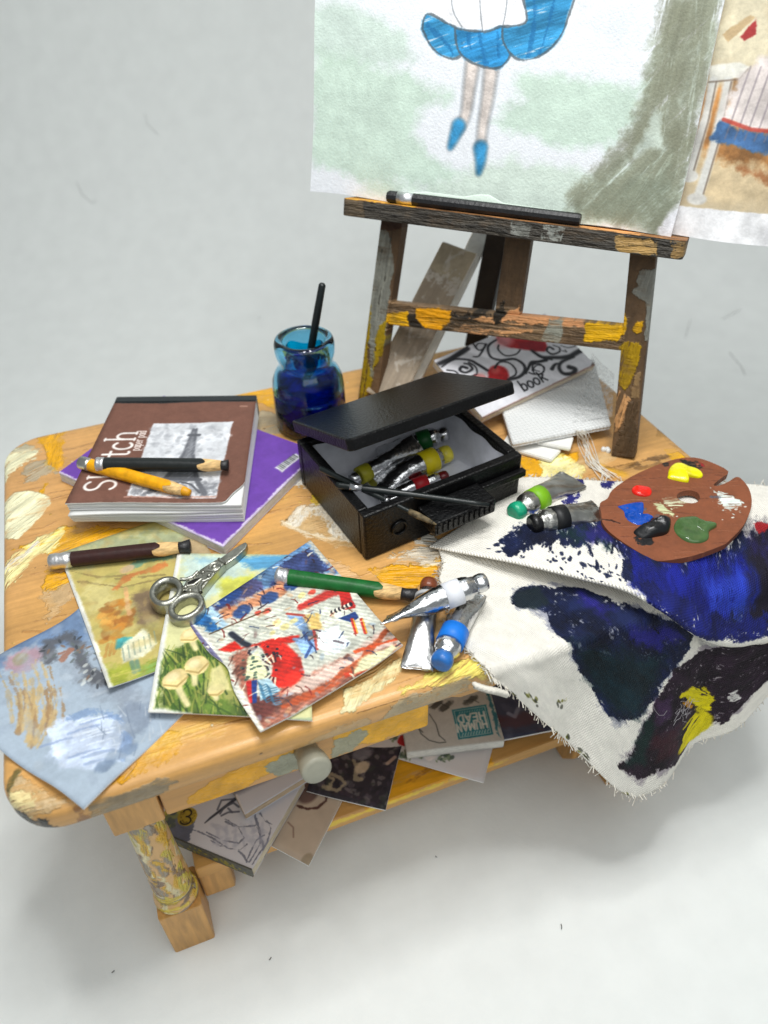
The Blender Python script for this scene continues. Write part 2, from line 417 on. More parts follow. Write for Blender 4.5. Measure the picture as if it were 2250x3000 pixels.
# wood: long grain along the table, darker pores
g1 = nz(tb.X, tb.Y + .12 * nz(tb.X, tb.Y, .12, 2), .06, 0, fy=1.3); g2 = nz(tb.X, tb.Y, .25, 1, fy=7.0)
tb.a *= (1 + .07 * g1 + .05 * g2)[..., None]
tb.a[..., 2] *= 1 - .08 * nz(tb.X, tb.Y, .2, 2)
for k in range(120):
    x = rng.uniform(-7, 7); y = rng.uniform(-5, 5); l = rng.uniform(.4, 2.2)
    tb.line([(x, y), (x + l * .5, y + rng.normal() * .05), (x + l, y + rng.normal() * .12)], .018, (150, 100, 52), rng.uniform(.1, .5), rough=.02)
def P_(pts, c, **k): tb.poly(pts, c, **k)
tb.thin = .45
CREAM, YEL, GREY, WHITE = (229, 224, 186), (226, 164, 16), (176, 163, 137), (224, 217, 203)
P_([(-6.83,4.64),(-6.65,4.59),(-6.24,4.27),(-6.36,3.98),(-6.81,3.65),(-7.02,3.34),(-7.20,4.09),(-7.03,4.43)], CREAM, rough=.06, dry=.12, ang=.6)
P_([(-6.27,4.85),(-5.62,4.84),(-5.75,4.41),(-5.77,3.57),(-5.88,3.33),(-6.01,3.39),(-6.14,4.10)], YEL, rough=.07, ang=1.4, dry=.1)
P_([(-6.74,4.48),(-6.50,4.68),(-6.24,4.33),(-6.04,4.19),(-6.42,4.22)], (186,178,150), rough=.07, dry=.3, ang=-.2)
P_([(-6.56,3.54),(-6.36,3.82),(-6.12,3.80),(-5.91,3.23),(-6.08,3.23),(-6.30,2.99),(-6.57,3.14)], GREY, rough=.08, dry=.25, ang=.5, a=.9)
P_([(-6.31,2.62),(-6.19,3.00),(-6.03,2.93),(-6.19,2.55)], YEL, rough=.04, dry=.1, ang=1)
P_([(-7.10,2.62),(-6.74,2.87),(-6.41,2.77),(-6.07,2.42),(-6.09,2.14),(-6.40,1.64),(-6.71,1.30),(-7.09,1.50)], CREAM, rough=.03, ang=.7)
P_([(-6.86,0.99),(-6.30,1.08),(-5.90,1.31),(-5.40,1.13),(-4.14,0.59),(-4.93,0.59),(-5.83,0.42),(-6.13,0.51),(-6.64,0.98)], YEL, rough=.06, dry=.12, ang=.3)
P_([(-5.85,1.34),(-5.91,0.73),(-6.31,0.59),(-6.83,0.04),(-7.11,-0.13),(-7.12,0.61),(-6.83,0.80),(-6.37,1.17)], (236,224,158), rough=.06, dry=.26, ang=.75, var=.1)
P_([(-7.12,0.61),(-6.60,0.83),(-6.37,1.11),(-6.30,1.01),(-6.72,0.51),(-7.12,0.26)], WHITE, rough=.05, dry=.4, ang=.7)
P_([(-6.20,0.13),(-5.86,-0.07),(-5.80,-0.32),(-6.13,-0.49),(-6.32,-0.43)], YEL, rough=.06, dry=.2, ang=.3)
P_([(-6.34,-0.49),(-5.73,-0.35),(-5.75,-0.73),(-6.26,-1.16)], (190,163,125), rough=.08, dry=.15, a=.8)
# front left corner
P_([(-7.10,-4.43),(-6.73,-4.19),(-6.51,-4.35),(-6.07,-4.88),(-6.45,-4.93),(-6.68,-4.93),(-6.94,-4.81),(-7.09,-4.75)], (190,167,130), rough=.06, a=.9)
P_([(-7.3,-4.3),(-6.75,-4.45),(-6.3,-4.75),(-6.9,-5.0),(-7.3,-4.9)], (222,205,150), rough=.1, dry=.3, ang=0)
tb.line([(-6.93,-4.31),(-6.86,-4.19),(-6.78,-4.08)], .1, (72,74,40), .95, rough=.02)
P_([(-7.8,-5.75),(-7.8,-4.7),(-7.1,-4.72),(-6.82,-4.86),(-6.6,-5.1),(-6.5,-5.75)], (40,38,32), rough=.12, dry=.12)
P_([(-4.76,-4.14),(-4.43,-4.27),(-4.56,-4.62),(-5.06,-4.77),(-5.37,-4.83),(-5.51,-4.79),(-5.25,-4.62)], (212,150,12), rough=.06, ang=.8, dry=.1)
P_([(-5.9,-5.55),(-5.85,-5.02),(-5.2,-4.98),(-4.75,-4.96),(-4.6,-5.2),(-5.1,-5.45)], (134,122,100), rough=.06, a=.9)
P_([(-6.1,-5.6),(-6.05,-4.98),(-5.95,-4.98),(-5.95,-5.6)], (120,78,48), rough=.05, a=.6)
# white swirl left of the paint box
sw = [(-1.77,-0.25),(-1.34,0.12),(-0.86,0.01),(-0.74,-0.42),(-0.76,-0.99),(-0.63,-1.39),(-1.02,-1.28),(-1.42,-0.78)]
P_(sw, (196,165,118), rough=.05, a=.85)
for k in range(9):
    f = .55 + .06 * k; c0 = np.mean(sw, 0); r = (np.array(sw) - c0) * f + c0 + np.array([.02 * k - .08, 0])
    tb.line([tuple(p) for p in r[:6]], .07, (228,221,206), .75, rough=.04, dry=.3, ang=1.0)
tb.line([(-1.76,-0.20),(-1.42,-0.75),(-0.66,-1.27)], .12, (226,214,190), .7, rough=.05, dry=.25)
P_([(-1.08,1.33),(-0.84,0.84),(-1.04,0.54),(-1.33,0.85)], (226,222,212), rough=.08, dry=.35)
P_([(-0.99,0.52),(-0.87,0.23),(-0.97,0.03),(-1.12,0.15)], (224,190,50), rough=.06, dry=.3)
P_([(0.78,-1.65),(0.75,-2.21),(0.53,-2.55),(0.06,-2.51),(-0.48,-2.31),(-0.32,-2.08),(0.14,-1.97)], WHITE, rough=.1, dry=.33, ang=-.5)
P_([(-0.65,-2.07),(0.36,-2.34),(0.75,-2.29),(0.53,-2.65),(0.35,-2.78),(0.05,-2.80),(-0.05,-2.94),(-0.62,-2.39)], (224,160,18), rough=.08, dry=.18, ang=-.35)
P_([(-0.16,-1.92),(0.58,-1.96),(0.84,-2.18),(0.59,-2.51),(0.26,-2.58),(0.17,-2.23)], (228,214,190), rough=.08, dry=.35, ang=-.3)
P_([(-1.89,-1.44),(-1.27,-1.52),(-0.88,-2.03),(-0.65,-2.51),(-1.31,-2.14)], (216,180,140), rough=.06, dry=.3, a=.6, ang=-.2)
P_([(-0.26,-3.41),(0.28,-3.58),(0.14,-4.07),(-0.31,-4.49),(-0.49,-4.15)], (206,176,128), rough=.08, a=.7, dry=.2)
# front middle: pale yellow patches and grey on the edge
P_([(-2.09,-4.87),(-1.91,-4.47),(-1.48,-4.38),(-0.83,-4.17),(-0.84,-4.33),(-1.27,-4.68),(-1.86,-4.90)], (231,219,168), rough=.05, dry=.12, ang=.9, var=.1)
for k in range(7): tb.line([(-1.83,-4.50),(-1.59,-4.68),(-1.35,-4.52)], .03, (206,180,120), .5) if k == 0 else tb.line([(a + .05 * k, b + .07 * k) for a, b in [(-1.88,-4.73),(-1.59,-4.68),(-1.25,-4.52)]], .03, (214,190,132), .5)
P_([(-1.09,-4.75),(-0.39,-4.60),(0.25,-4.63),(0.42,-4.96),(-0.20,-5.06),(-1.02,-4.91)], (233,214,104), rough=.06, dry=.2, ang=.4, var=.1)
P_([(0.2,-5.0),(1.3,-4.85),(1.4,-5.2),(.3,-5.25)], (226,205,96), rough=.06, dry=.2)
P_([(-1.5,-5.5),(-1.3,-5.02),(-.5,-4.95),(.1,-4.98),(.0,-5.3),(-.6,-5.5)], (168,156,128), rough=.08, dry=.1, a=.85)
P_([(-2.9,-5.5),(-2.5,-5.2),(-1.7,-5.2),(-1.6,-5.5)], (186,160,120), rough=.08, a=.7)
P_([(0.3,-5.5),(.4,-5.2),(1.2,-5.2),(1.3,-5.5)], (196,170,120), rough=.08, dry=.3)
# behind: by the jar, under the boards, right of the easel
P_([(-1.79,4.95),(-1.16,5.00),(-0.57,4.91),(-0.85,3.76),(-1.24,4.42)], YEL, rough=.05, dry=.06, ang=-.4)
P_([(-1.89,4.16),(-1.33,3.95),(-0.90,3.56),(-0.95,2.76),(-1.31,2.80),(-2.07,3.30)], (160,147,122), rough=.06, a=.9)
P_([(3.58,-0.11),(3.94,-0.29),(3.59,-0.96),(3.04,-0.99)], YEL, rough=.06, dry=.1)
P_([(3.90,-0.33),(4.44,-0.33),(4.71,-0.88),(4.33,-1.21),(3.65,-0.98)], (235,218,130), rough=.07, dry=.22, ang=.3, var=.1)
P_([(4.42,-0.32),(4.76,-0.40),(4.62,-0.74),(4.37,-0.58)], (222,160,20), rough=.05, dry=.2)
P_([(3.98,-0.27),(4.55,-0.51),(4.68,-0.96),(4.14,-1.19),(3.66,-0.84)], (238,226,160), rough=.07, dry=.25, var=.1)
P_([(6.57,-1.01),(6.81,-1.09),(6.80,-1.45),(6.51,-1.39)], (228,170,14), rough=.03)
P_([(6.70,-0.54),(7.02,-0.36),(7.06,-0.90),(7.05,-1.47),(6.93,-1.42),(6.86,-1.02)], (132,98,44), rough=.06, a=.5, dry=.3)
tb.line([(4.79,-1.01),(5.39,-1.22),(5.92,-1.20),(6.38,-1.24),(6.49,-1.24)], .13, (70,48,24), .65, rough=.07, dry=.25)
tb.line([(5.62,-1.37),(5.85,-1.41),(6.19,-1.43)], .1, (92,62,30), .55, rough=.05, dry=.3)
tb.line([(4.93,-0.95),(5.05,-1.23),(5.27,-1.44)], .2, (222,168,30), .5, rough=.06, dry=.3)
tb.line([(6.93,-0.33),(7.04,-0.55)], .06, (50,36,20), .8, rough=.03)
P_([(2.83,3.69),(3.77,4.85),(4.82,4.99),(4.61,4.82),(3.58,4.41),(3.00,3.50)], (205,140,60), rough=.05, a=.4)
for k in range(22):                                     # thin wiped smears between the thicker paint
    x, y = rng.uniform(-6.8, 6.5), rng.uniform(-5.0, 4.6); a_ = rng.normal() * .5; l = rng.uniform(.5, 1.5)
    tb.line(crv([(x, y), (x + l * .5 * math.cos(a_), y + l * .5 * math.sin(a_) + .08), (x + l * math.cos(a_), y + l * math.sin(a_))]), rng.uniform(.12, .4), [(228,190,96),(226,214,178),(196,176,140),(232,206,120)][k % 4], rng.uniform(.3, .55), rough=.06, dry=.38)
for k in range(90):
    x, y = rng.uniform(-6.9, 6.8), rng.uniform(-5.2, 4.8); tb.dot(x, y, rng.uniform(.01, .035), rng.uniform(.01, .03), [(228,190,96),(230,222,196),(120,92,60),(190,150,60)][k % 4], rng.uniform(0, 3), .85, .4, .3)
tb.grain(.022, 9, 1); tb.grain(.02, 3, 0)
top_m = mat('painted_table_top', rough=.42, spec=.4, cv=tb, bump=.1, bs=6, coat=.12, stretch=(1, 3, 1))
wood_m = mat('table_wood', (197, 149, 86), .45, spec=.4, bump=.1, bs=4, var=.09, vs=1.6, stretch=(6, 6, .8), coat=.1)
woodx_m = mat('table_wood_long', (197, 149, 86), .45, spec=.4, bump=.1, bs=4, var=.09, vs=1.6, stretch=(.8, 6, 6), coat=.1)

TAB = thing('wooden_table', 'small pine coffee table smeared with yellow, cream and grey paint, with drawer and shelf', 'table', (0, 0, 0))
def rrect(x0, y0, x1, y1, r, n=10):
    o = []
    for cx_, cy_, a in ((x1 - r, y1 - r, 0), (x0 + r, y1 - r, 90), (x0 + r, y0 + r, 180), (x1 - r, y0 + r, 270)):
        for k in range(n + 1):
            t = math.radians(a + 90 * k / n); o.append((cx_ + r * math.cos(t), cy_ + r * math.sin(t)))
    return o
ol = rrect(X0, Y0, X1, Y1, .85)
rings = [(-.30, -.0), (-.16, 0.)]      # (inset, z)
pr = [(.6, .0), (.20, 0.), (.10, -.012), (.04, -.05), (.008, -.11), (0, -.18), (0, -.34), (.02, -.44), (.07, -.50), (.14, -.53), (.6, -.53)]
V = []; UV = []; n = len(ol)
oc = np.array(ol); nr = np.zeros_like(oc)
for k in range(n):
    d = oc[(k + 1) % n] - oc[k - 1]; nr[k] = (d[1], -d[0]); nr[k] /= np.linalg.norm(nr[k])
for ins, z in pr:
    for k in range(n):
        p = oc[k] - nr[k] * ins; V.append((p[0], p[1], TZ + z))
        e = oc[k] - nr[k] * ins + nr[k] * max(0, -z * 1.15); UV.append(tb.uv(e[0], e[1]))
Fc = []
for i in range(len(pr) - 1):
    for k in range(n): Fc.append([(i + 1) * n + k, (i + 1) * n + (k + 1) % n, i * n + (k + 1) % n, i * n + k])
Fc.append(list(range(n))); Fc.append([(len(pr) - 1) * n + k for k in range(n)][::-1])
obj('tabletop', V, Fc, top_m, TAB, UV, smooth=[True] * (len(Fc) - 2) + [False] * 2)
# frame under the top: legs 1.2 in from the left end, 2.3 from the right
LX0, LX1, LY0, LY1 = -5.85, 4.75, -4.64, 4.64
def part(name, vf, m, parent=TAB, smooth=False, **k): return obj(name, vf[0], vf[1], m, parent, smooth=smooth, **k)
zt = TZ - .53
part('apron', prism([(LX0 + .05, LY1 - .3), (LX1 - .05, LY1 - .3), (LX1 - .05, LY1 - .05), (LX0 + .05, LY1 - .05)], zt - .9, zt, .02), woodx_m)
part('apron', prism([(LX0 + .05, LY0 + .3), (LX0 + .3, LY0 + .3), (LX0 + .3, LY1 - .31), (LX0 + .05, LY1 - .31)], zt - .9, zt, .02), wood_m)
part('apron', prism([(LX1 - .3, LY0 + .3), (LX1 - .05, LY0 + .3), (LX1 - .05, LY1 - .31), (LX1 - .3, LY1 - .31)], zt - .9, zt, .02), wood_m)
# scalloped front rail right of the drawer
sc = [(-.42, -.02), (LX1 - .86, -.02), (LX1 - .86, -.62), (1.9, -.42), (1.1, -.5), (.7, -.58), (.1, -.57), (-.25, -.36), (-.42, -.3)]
part('front_rail', prism(sc, 0, .25, .03, 2, ((0, LY0 + .32, zt), (1, 0, 0), (0, 0, 1), (0, -1, 0))), woodx_m)
# drawer with paint
dr = Cv(-5.1, 0, -.4, 1.05, 120, (197, 147, 84)); dr.relief = .6; dr.a *= (1 + .05 * nz(dr.X, dr.Y, .2, 1, fy=4))[..., None]
dr.poly([(-4.75,.1),(-4.6,.32),(-4.2,.55),(-3.6,.72),(-3.0,.84),(-2.75,.86),(-2.8,.55),(-3.1,.32),(-3.7,.1),(-4.4,.0)], (222,160,14), rough=.05, nf=1.0)
dr.poly([(-3.4,.45),(-2.9,.6),(-2.5,.4),(-2.4,.1),(-3.2,.05)], (150,150,128), rough=.05)
dr.poly([(-2.2,.98),(-.4,.98),(-.4,.12),(-1.0,.05),(-1.6,.1),(-2.1,.4)], (226,166,18), rough=.06)
dr.poly([(-2.2,.55),(-1.7,.6),(-1.62,.4),(-1.9,.1),(-2.3,.0)], (160,156,128), rough=.05)
dr.poly([(-2.9,1.05),(-2.1,1.05),(-1.9,.8),(-2.4,.75)], (170,158,124), rough=.05)
dr_m = mat('drawer_paint', rough=.45, spec=.4, cv=dr, bump=.08, bs=7, coat=.1)
V, Fc = prism([(LX0 + .83, 0), (-.5, 0), (-.5, 1.0), (LX0 + .83, 1.0)], 0, 3.4, .05, 2, ((0, LY0 + 3.42, zt - 1.02), (1, 0, 0), (0, 0, 1), (0, -1, 0)))
DRW = obj('drawer', V, Fc, dr_m, TAB, [dr.uv(v[0], v[2] - (zt - 1.02)) for v in V])
kn_m = mat('knob_paint', (158, 156, 140), .4, spec=.4, bump=.08, bs=5, var=.05, vs=3)
obj('knob', *rods((-2.68, LY0 + .03, TZ - 1.0), (-2.62, LY0 - .52, TZ - .86), [.2, .2, .2, .22, .24, .25, .25, .24, .18, .04], [0, .2, .3, .4, .55, .74, .9, .965, .995, 1.0], 28), kn_m, DRW, smooth=True)
# legs: square block, turned shaft, square foot
lg = Cv(0, 0, 3.2, 4.2, 70, (208, 165, 106)); lg.relief = .8
lg.a *= (1 + .06 * nz(lg.X, lg.Y, 1.2, 1, fy=.25))[..., None]
for k in range(120):
    x = rng.uniform(.2, 3.0); y = rng.uniform(.1, 3.6); l = rng.uniform(.2, .7)
    c = [(222, 172, 30), (226, 214, 170), (150, 140, 126), (206, 190, 60), (130, 104, 84)][k % 5]
    lg.line([(x, y), (x + .12 * rng.normal(), y + l * .5), (x - .1, y + l)], rng.uniform(.06, .2), c, .9, rough=.05, dry=.18, ang=1.4)
for k in range(34):
    y = rng.uniform(.0, .75); x = rng.uniform(.5, 2.6); c = [(228, 205, 70), (226, 216, 180), (120, 106, 96), (206, 178, 60)][k % 4]
    lg.line([(x, y), (x + .35, y + .09), (x + .7, y + .05)], .07, c, .8, rough=.03, dry=.25)
leg_m = mat('painted_leg', rough=.35, spec=.45, cv=lg, bump=.12, bs=5, coat=.2)
prof = [(.27, 0), (.34, .03), (.36, .10), (.30, .17), (.285, .22), (.30, .5), (.32, 1.2), (.345, 2.2), (.36, 2.75), (.34, 2.84), (.33, 2.9), (.37, 2.97), (.41, 3.05), (.42, 3.15), (.38, 3.24)]
zb = zt - 1.05
for (x, y) in ((LX0 + .4, LY0 + .4), (LX1 - .4, LY0 + .4), (LX0 + .4, LY1 - .4), (LX1 - .4, LY1 - .4)):
    V, Fc = lathe([(r, 0 - z) for r, z in prof], (x, y, zb), 40)
    Fc = [f[::-1] for f in Fc]
    UV = [(((math.atan2(v[1] - y, v[0] - x) / math.tau + .75) % 1.0), (v[2] - (zb - 3.24)) / 3.6) for v in V]
    L_ = obj('leg', V, Fc, leg_m, TAB, UV, smooth=True)
    part('corner_block', prism(rrect(x - .4, y - .4, x + .4, y + .4, .03, 2), zb, zt, .03), wood_m, L_)
    part('foot_block', prism(rrect(x - .4, y - .4, x + .4, y + .4, .05, 3), 0.0, zb - 3.2, .06, 3), wood_m, L_)
# side stretchers with chamfered ends carry the shelf
for x in (LX0 + .83, LX1 - .83 - .6):
    ys = LY0 + .55
    V, Fc = prism([(ys, 1.45), (ys, .62), (ys + .35, .1), (-ys - .35, .1), (-ys, .62), (-ys, 1.45)], 0, .6, .04, 2, ((x, 0, 0), (0, 1, 0), (0, 0, 1), (1, 0, 0)))
    part('side_stretcher', (V, Fc), wood_m)
sh = Cv(-5.1, -4.9, 4.1, 4.3, 60, (196, 148, 84)); sh.a *= (1 + .07 * nz(sh.X, sh.Y, .1, 0, fy=1.2) + .05 * nz(sh.X, sh.Y, .25, 1, fy=6))[..., None]
sh.poly([(-1.6,-4.2),(1.2,-4.2),(1.1,-3.2),(-1.5,-3.0)], (216,154,30), rough=.1, dry=.15, ang=0)
sh.line([(-3,-4.25),(-1.5,-4.2),(1.5,-4.2)], .1, (224,196,60), .8, rough=.05, dry=.3)
sh.line([(-.6,-3.9),(.2,-3.7)], .1, (130,80,30), .6, rough=.05, dry=.3); sh.line([(1.3,-3.8),(2.2,-3.6)], .08, (120,76,34), .6, rough=.05, dry=.3)
sh_m = mat('shelf_wood', rough=.45, spec=.4, cv=sh, bump=.08, bs=5, coat=.1)
V, Fc = prism([(LX0 + .82, -4.12), (LX1 - .82, -4.12), (LX1 - .82, 4.05), (LX0 + .82, 4.05)], TZ - 4.85, TZ - 4.5, .04)
obj('shelf', V, Fc, sh_m, TAB, [sh.uv(v[0], v[1] - max(0, (TZ - 4.5 - v[2]))) for v in V])

# ---------------------------------------------------------------- easel
EO = np.array([5.54, -.98, TZ]); EW = np.array([0.71934, -0.69466, 0.0]); EU = np.array([0.17682, 0.1831, 0.96706]); EN = np.array([-0.67178, -0.69565, 0.25454])   # across, up the slope, towards the front
def E3(s_, t, off=0.): return EO + EW * s_ + EU * t + EN * off
ec = Cv(-7.3, -.4, .9, 5.4, 110, (92, 71, 50)); ec.relief = .7; ec.thin = .3
ec.a *= (1 + .16 * nz(ec.X, ec.Y, 1.6, 1, fy=.3) + .08 * nz(ec.X, ec.Y, .5, 0))[..., None]
# cross bar grain runs sideways
ec.poly([(-5.7,1.8),(-.5,2.2),(-.5,2.95),(-5.7,2.55)], (112, 90, 66), rough=.0, ang=.07, var=.22, f=5)
GP, OL, SAL, BLK, YB = (128,128,118), (150,124,12), (206,150,100), (40,34,26), (224,166,8)
ec.poly([(-6.04,3.95),(-5.82,3.98),(-5.69,3.69),(-5.62,3.23),(-5.62,2.60),(-5.66,2.37),(-5.65,1.58),(-5.85,1.30),(-6.13,1.46),(-6.13,2.04),(-6.13,2.97),(-6.11,3.52)], GP, rough=.03, var=.08, ang=1.5)
ec.poly([(-6.05,4.16),(-5.48,4.17),(-5.49,4.07),(-5.82,3.98),(-6.04,4.02)], (74,48,32), rough=.03)
ec.poly([(-6.25,0.09),(-6.34,1.61),(-6.19,2.46),(-6.09,2.32),(-6.10,1.65),(-6.10,1.25),(-5.99,0.92),(-5.89,1.66),(-5.86,1.89),(-5.65,2.11),(-5.68,1.72),(-5.71,1.24),(-5.87,0.89),(-5.95,0.38),(-6.13,0.09)], OL, rough=.05, dry=.1, ang=1.45)
ec.line([(-5.98,1.54),(-5.98,1.14),(-5.95,0.74)], .1, GP, .9, rough=.04)
for (x, y) in ((-5.95, 3.2), (-5.8, 2.9), (-5.9, 2.4), (-5.75, 3.6)): ec.line([(x, y), (x + .03, y + .35)], .018, (70,68,60), .8, rough=.02)
# crossbar patches
ec.poly([(-5.67,2.20),(-5.19,2.34),(-5.13,1.98),(-5.29,1.93),(-5.56,1.91),(-5.70,2.01)], YB, rough=.03, dry=.05, ang=.05)
ec.poly([(-5.20,2.26),(-5.02,2.29),(-4.97,2.15),(-4.78,1.99),(-5.16,1.98)], BLK, rough=.04, dry=.1, ang=.05)
ec.poly([(-5.03,2.45),(-4.20,2.51),(-4.21,2.25),(-4.38,2.02),(-4.75,1.99),(-5.04,2.19)], (228,156,10), rough=.03, dry=.03, ang=.05, var=.1)
ec.poly([(-4.22,2.46),(-3.24,2.58),(-3.39,2.40),(-3.70,2.23),(-3.94,2.11),(-4.35,2.04)], BLK, rough=.08, dry=.33, ang=.1)
ec.poly([(-3.58,2.51),(-3.23,2.55),(-3.23,2.38),(-2.47,2.41),(-3.30,2.15),(-3.99,2.08),(-3.70,2.28)], SAL, rough=.08, dry=.38, ang=.1)
ec.poly([(-3.07,2.65),(-2.72,2.84),(-2.68,2.68),(-1.36,2.73),(-1.35,2.63),(-2.09,2.52),(-2.69,2.48),(-3.22,2.39)], (212,150,100), rough=.04, dry=.08, ang=.05)
ec.poly([(-3.27,2.59),(-3.09,2.83),(-3.02,2.63),(-3.08,2.41),(-3.24,2.38)], BLK, rough=.06, dry=.3)
ec.poly([(-2.08,2.67),(-1.76,2.69),(-1.76,2.55),(-1.83,2.23),(-2.19,2.18),(-2.08,2.50)], (138,138,126), rough=.04, dry=.08, ang=.05)
ec.poly([(-1.38,2.72),(-0.62,2.81),(-0.54,2.58),(-0.65,2.43),(-1.26,2.34),(-1.32,2.57)], (226,172,8), rough=.03, var=.08, ang=.1)
# right post
ec.poly([(-0.50,3.85),(-0.20,3.96),(-0.12,3.52),(0.01,2.55),(-0.12,2.53),(-0.27,3.26),(-0.57,3.44),(-0.46,3.56)], (130,130,122), rough=.03, var=.08, ang=1.5)
ec.poly([(-0.38,2.78),(-0.34,2.91),(-0.21,2.93),(-0.19,2.71),(-0.29,2.67)], (212,158,10), rough=.03)
ec.poly([(-0.65,3.08),(-0.49,2.84),(-0.53,2.58),(-0.69,2.60)], (226,172,8), rough=.03)
ec.poly([(-0.47,2.45),(-0.18,2.54),(-0.14,2.05),(-0.24,1.45),(-0.41,1.57),(-0.53,2.13)], (166,132,10), rough=.05, dry=.08, ang=1.5)
ec.poly([(-0.49,1.62),(-0.27,1.41),(-0.11,1.32),(-0.19,0.70),(-0.31,0.54),(-0.45,1.25)], (196,146,96), rough=.06, dry=.52, ang=1.5)
ec.poly([(-0.16,1.28),(0.03,1.35),(0.28,0.08),(-0.21,-0.03),(-0.15,0.71)], (82,64,44), rough=.05, dry=.2, ang=1.5)
ec.poly([(-0.19,1.83),(-0.02,1.98),(0.05,1.39),(-0.10,1.35)], (146,118,80), rough=.04, dry=.25, ang=1.5)
# ledge front (t 4.2 .. 4.6) and its upper face above that
ec.poly([(-7.3,4.14),(.9,4.14),(.9,4.62),(-7.3,4.62)], (58, 54, 48), rough=0, ang=0, var=.25, f=6)
ec.poly([(-6.8,4.14),(-6.1,4.14),(-6.2,4.62),(-6.8,4.62)], (96,82,64), rough=.04, dry=.15, ang=0)
ec.poly([(-3.03,4.54),(-2.58,4.53),(-2.58,4.25),(-3.00,4.26)], (128,130,124), rough=.02, dry=.28)
ec.poly([(-2.37,4.54),(-1.94,4.53),(-1.98,4.27),(-2.39,4.25)], (130,132,126), rough=.02, dry=.3)
ec.poly([(-1.02,4.51),(-0.21,4.50),(-0.19,4.25),(-0.55,4.23),(-0.90,4.23)], (170,136,82), rough=.05, dry=.22, ang=.1)
ec.poly([(0.04,4.52),(0.26,4.53),(0.31,4.32),(0.06,4.27)], (140,112,70), rough=.05, dry=.3)
ec.poly([(-7.3,4.60),(.9,4.60),(.9,5.4),(-7.3,5.4)], (150,104,62), rough=0, ang=0, var=.25, f=6)
ec.poly([(-6.6,4.62),(-5.0,4.62),(-5.3,5.3),(-6.6,5.3)], (222,162,30), rough=.05, dry=.15, ang=0)
ec.poly([(-1.7,4.62),(-.6,4.62),(-.4,5.3),(-1.8,5.3)], (222,160,96), rough=.05, dry=.15, ang=0)
ec.grain(.05, 5, 1)
eas_m = mat('easel_paint', rough=.6, spec=.35, cv=ec, bump=.35, bs=11, bdet=6)
dark_m = mat('easel_black_wood', (34, 29, 25), .6, bump=.25, bs=9, var=.2, vs=3)
EAS = thing('easel', 'paint spattered wooden artist easel holding the big picture, one foot beside the palette', 'easel', tuple(E3(-3, 0)))
def epart(name, vf, off=0., m=eas_m, parent=EAS):
    V, Fc = vf; UV = []
    for v in V:
        d = v - EO; UV.append(ec.uv(d @ EW, d @ EU))
    return obj(name, V, Fc, m, parent, UV)
def ebar(s0, t0, s1, t1, w, d, off, bevel=.03): return bar(E3(s0, t0, off - d / 2), E3(s1, t1, off - d / 2), w, d, EN, bevel)
epart('post', ebar(-6.02, 0.04, -5.74, 4.3, .49, .42, 0))
epart('post', ebar(0.0, 0.04, -.52, 4.3, .49, .42, 0))
epart('crossbar', ebar(-5.7, 2.2, -.45, 2.52, .50, .34, -.03))
epart('center_post', ebar(-2.98, 2.62, -3.03, 11.5, .54, .3, -.08))
V, Fc = prism(rrect(-6.63, 0, .25, .92, .12, 4), 4.22, 4.56, .03, 2, (EO + EN * (-.28), EW, EN, EU))
LED = []
for v in V:
    d = v - EO; s_, t, o_ = d @ EW, d @ EU, d @ EN
    LED.append(ec.uv(s_, t if t < 4.545 else 4.63 + .7 * max(0, .64 - o_)))
obj('ledge', V, Fc, eas_m, EAS, LED)
V, Fc = bar((4.83, 4.75, TZ), (5.16, 3.1, TZ + 8.6), .52, .34, EN, .03)
obj('back_leg', V, Fc, dark_m, EAS)

# the big picture: a loose green wash, grey trunk at the right, one blue bell flower on two pale stems
pc = Cv(-7.7, 4.5, .1, 9.2, 110, (226, 229, 234))
gr = (190, 211, 195)
def wash(pts, c, a): pc.poly(pts, c, rough=.12, soft=.25, a=a, nf=.8, var=.03)
wash([(-7.72,7.95),(-6.28,7.80),(-5.78,7.54),(-5.44,7.13),(-6.22,6.99),(-7.36,7.08),(-7.75,7.07)], (190,208,196), .8)
wash([(-7.75,7.07),(-6.84,7.03),(-5.47,6.83),(-4.61,6.59),(-5.05,6.32),(-5.25,5.90),(-4.72,5.52),(-4.09,5.27),(-4.42,5.03),(-6.04,4.81),(-7.68,5.16)], gr, .85)
wash([(-3.32,7.00),(-2.79,7.05),(-1.08,6.94),(-1.06,6.40),(-1.52,5.94),(-2.25,5.84),(-3.16,6.01),(-3.75,6.16),(-3.14,6.59)], gr, .85)
wash([(-6.17,4.80),(-4.09,5.27),(-3.31,5.55),(-2.00,5.66),(-1.43,5.52),(-0.34,6.09),(-0.04,4.62),(-2.34,4.50),(-4.14,4.73)], (198,214,200), .8)
wash([(-2.53,8.18),(-1.13,8.21),(-1.08,7.59),(-1.66,7.35),(-2.38,7.67)], (218,224,230), .5)
TR = (128,130,112)
pc.poly([(-1.07,8.38),(-0.17,8.40),(-0.09,7.76),(-0.04,7.00),(-0.09,6.47),(-0.08,6.02),(0.03,5.17),(0.05,4.68),(-0.50,4.62),(-2.03,4.70),(-1.94,4.96),(-1.56,5.60),(-1.13,6.02),(-1.14,6.30),(-1.13,6.94),(-1.03,7.59),(-0.97,7.93)], (158,166,148), rough=.09, soft=.2, a=.85, dry=.12, ang=.9)
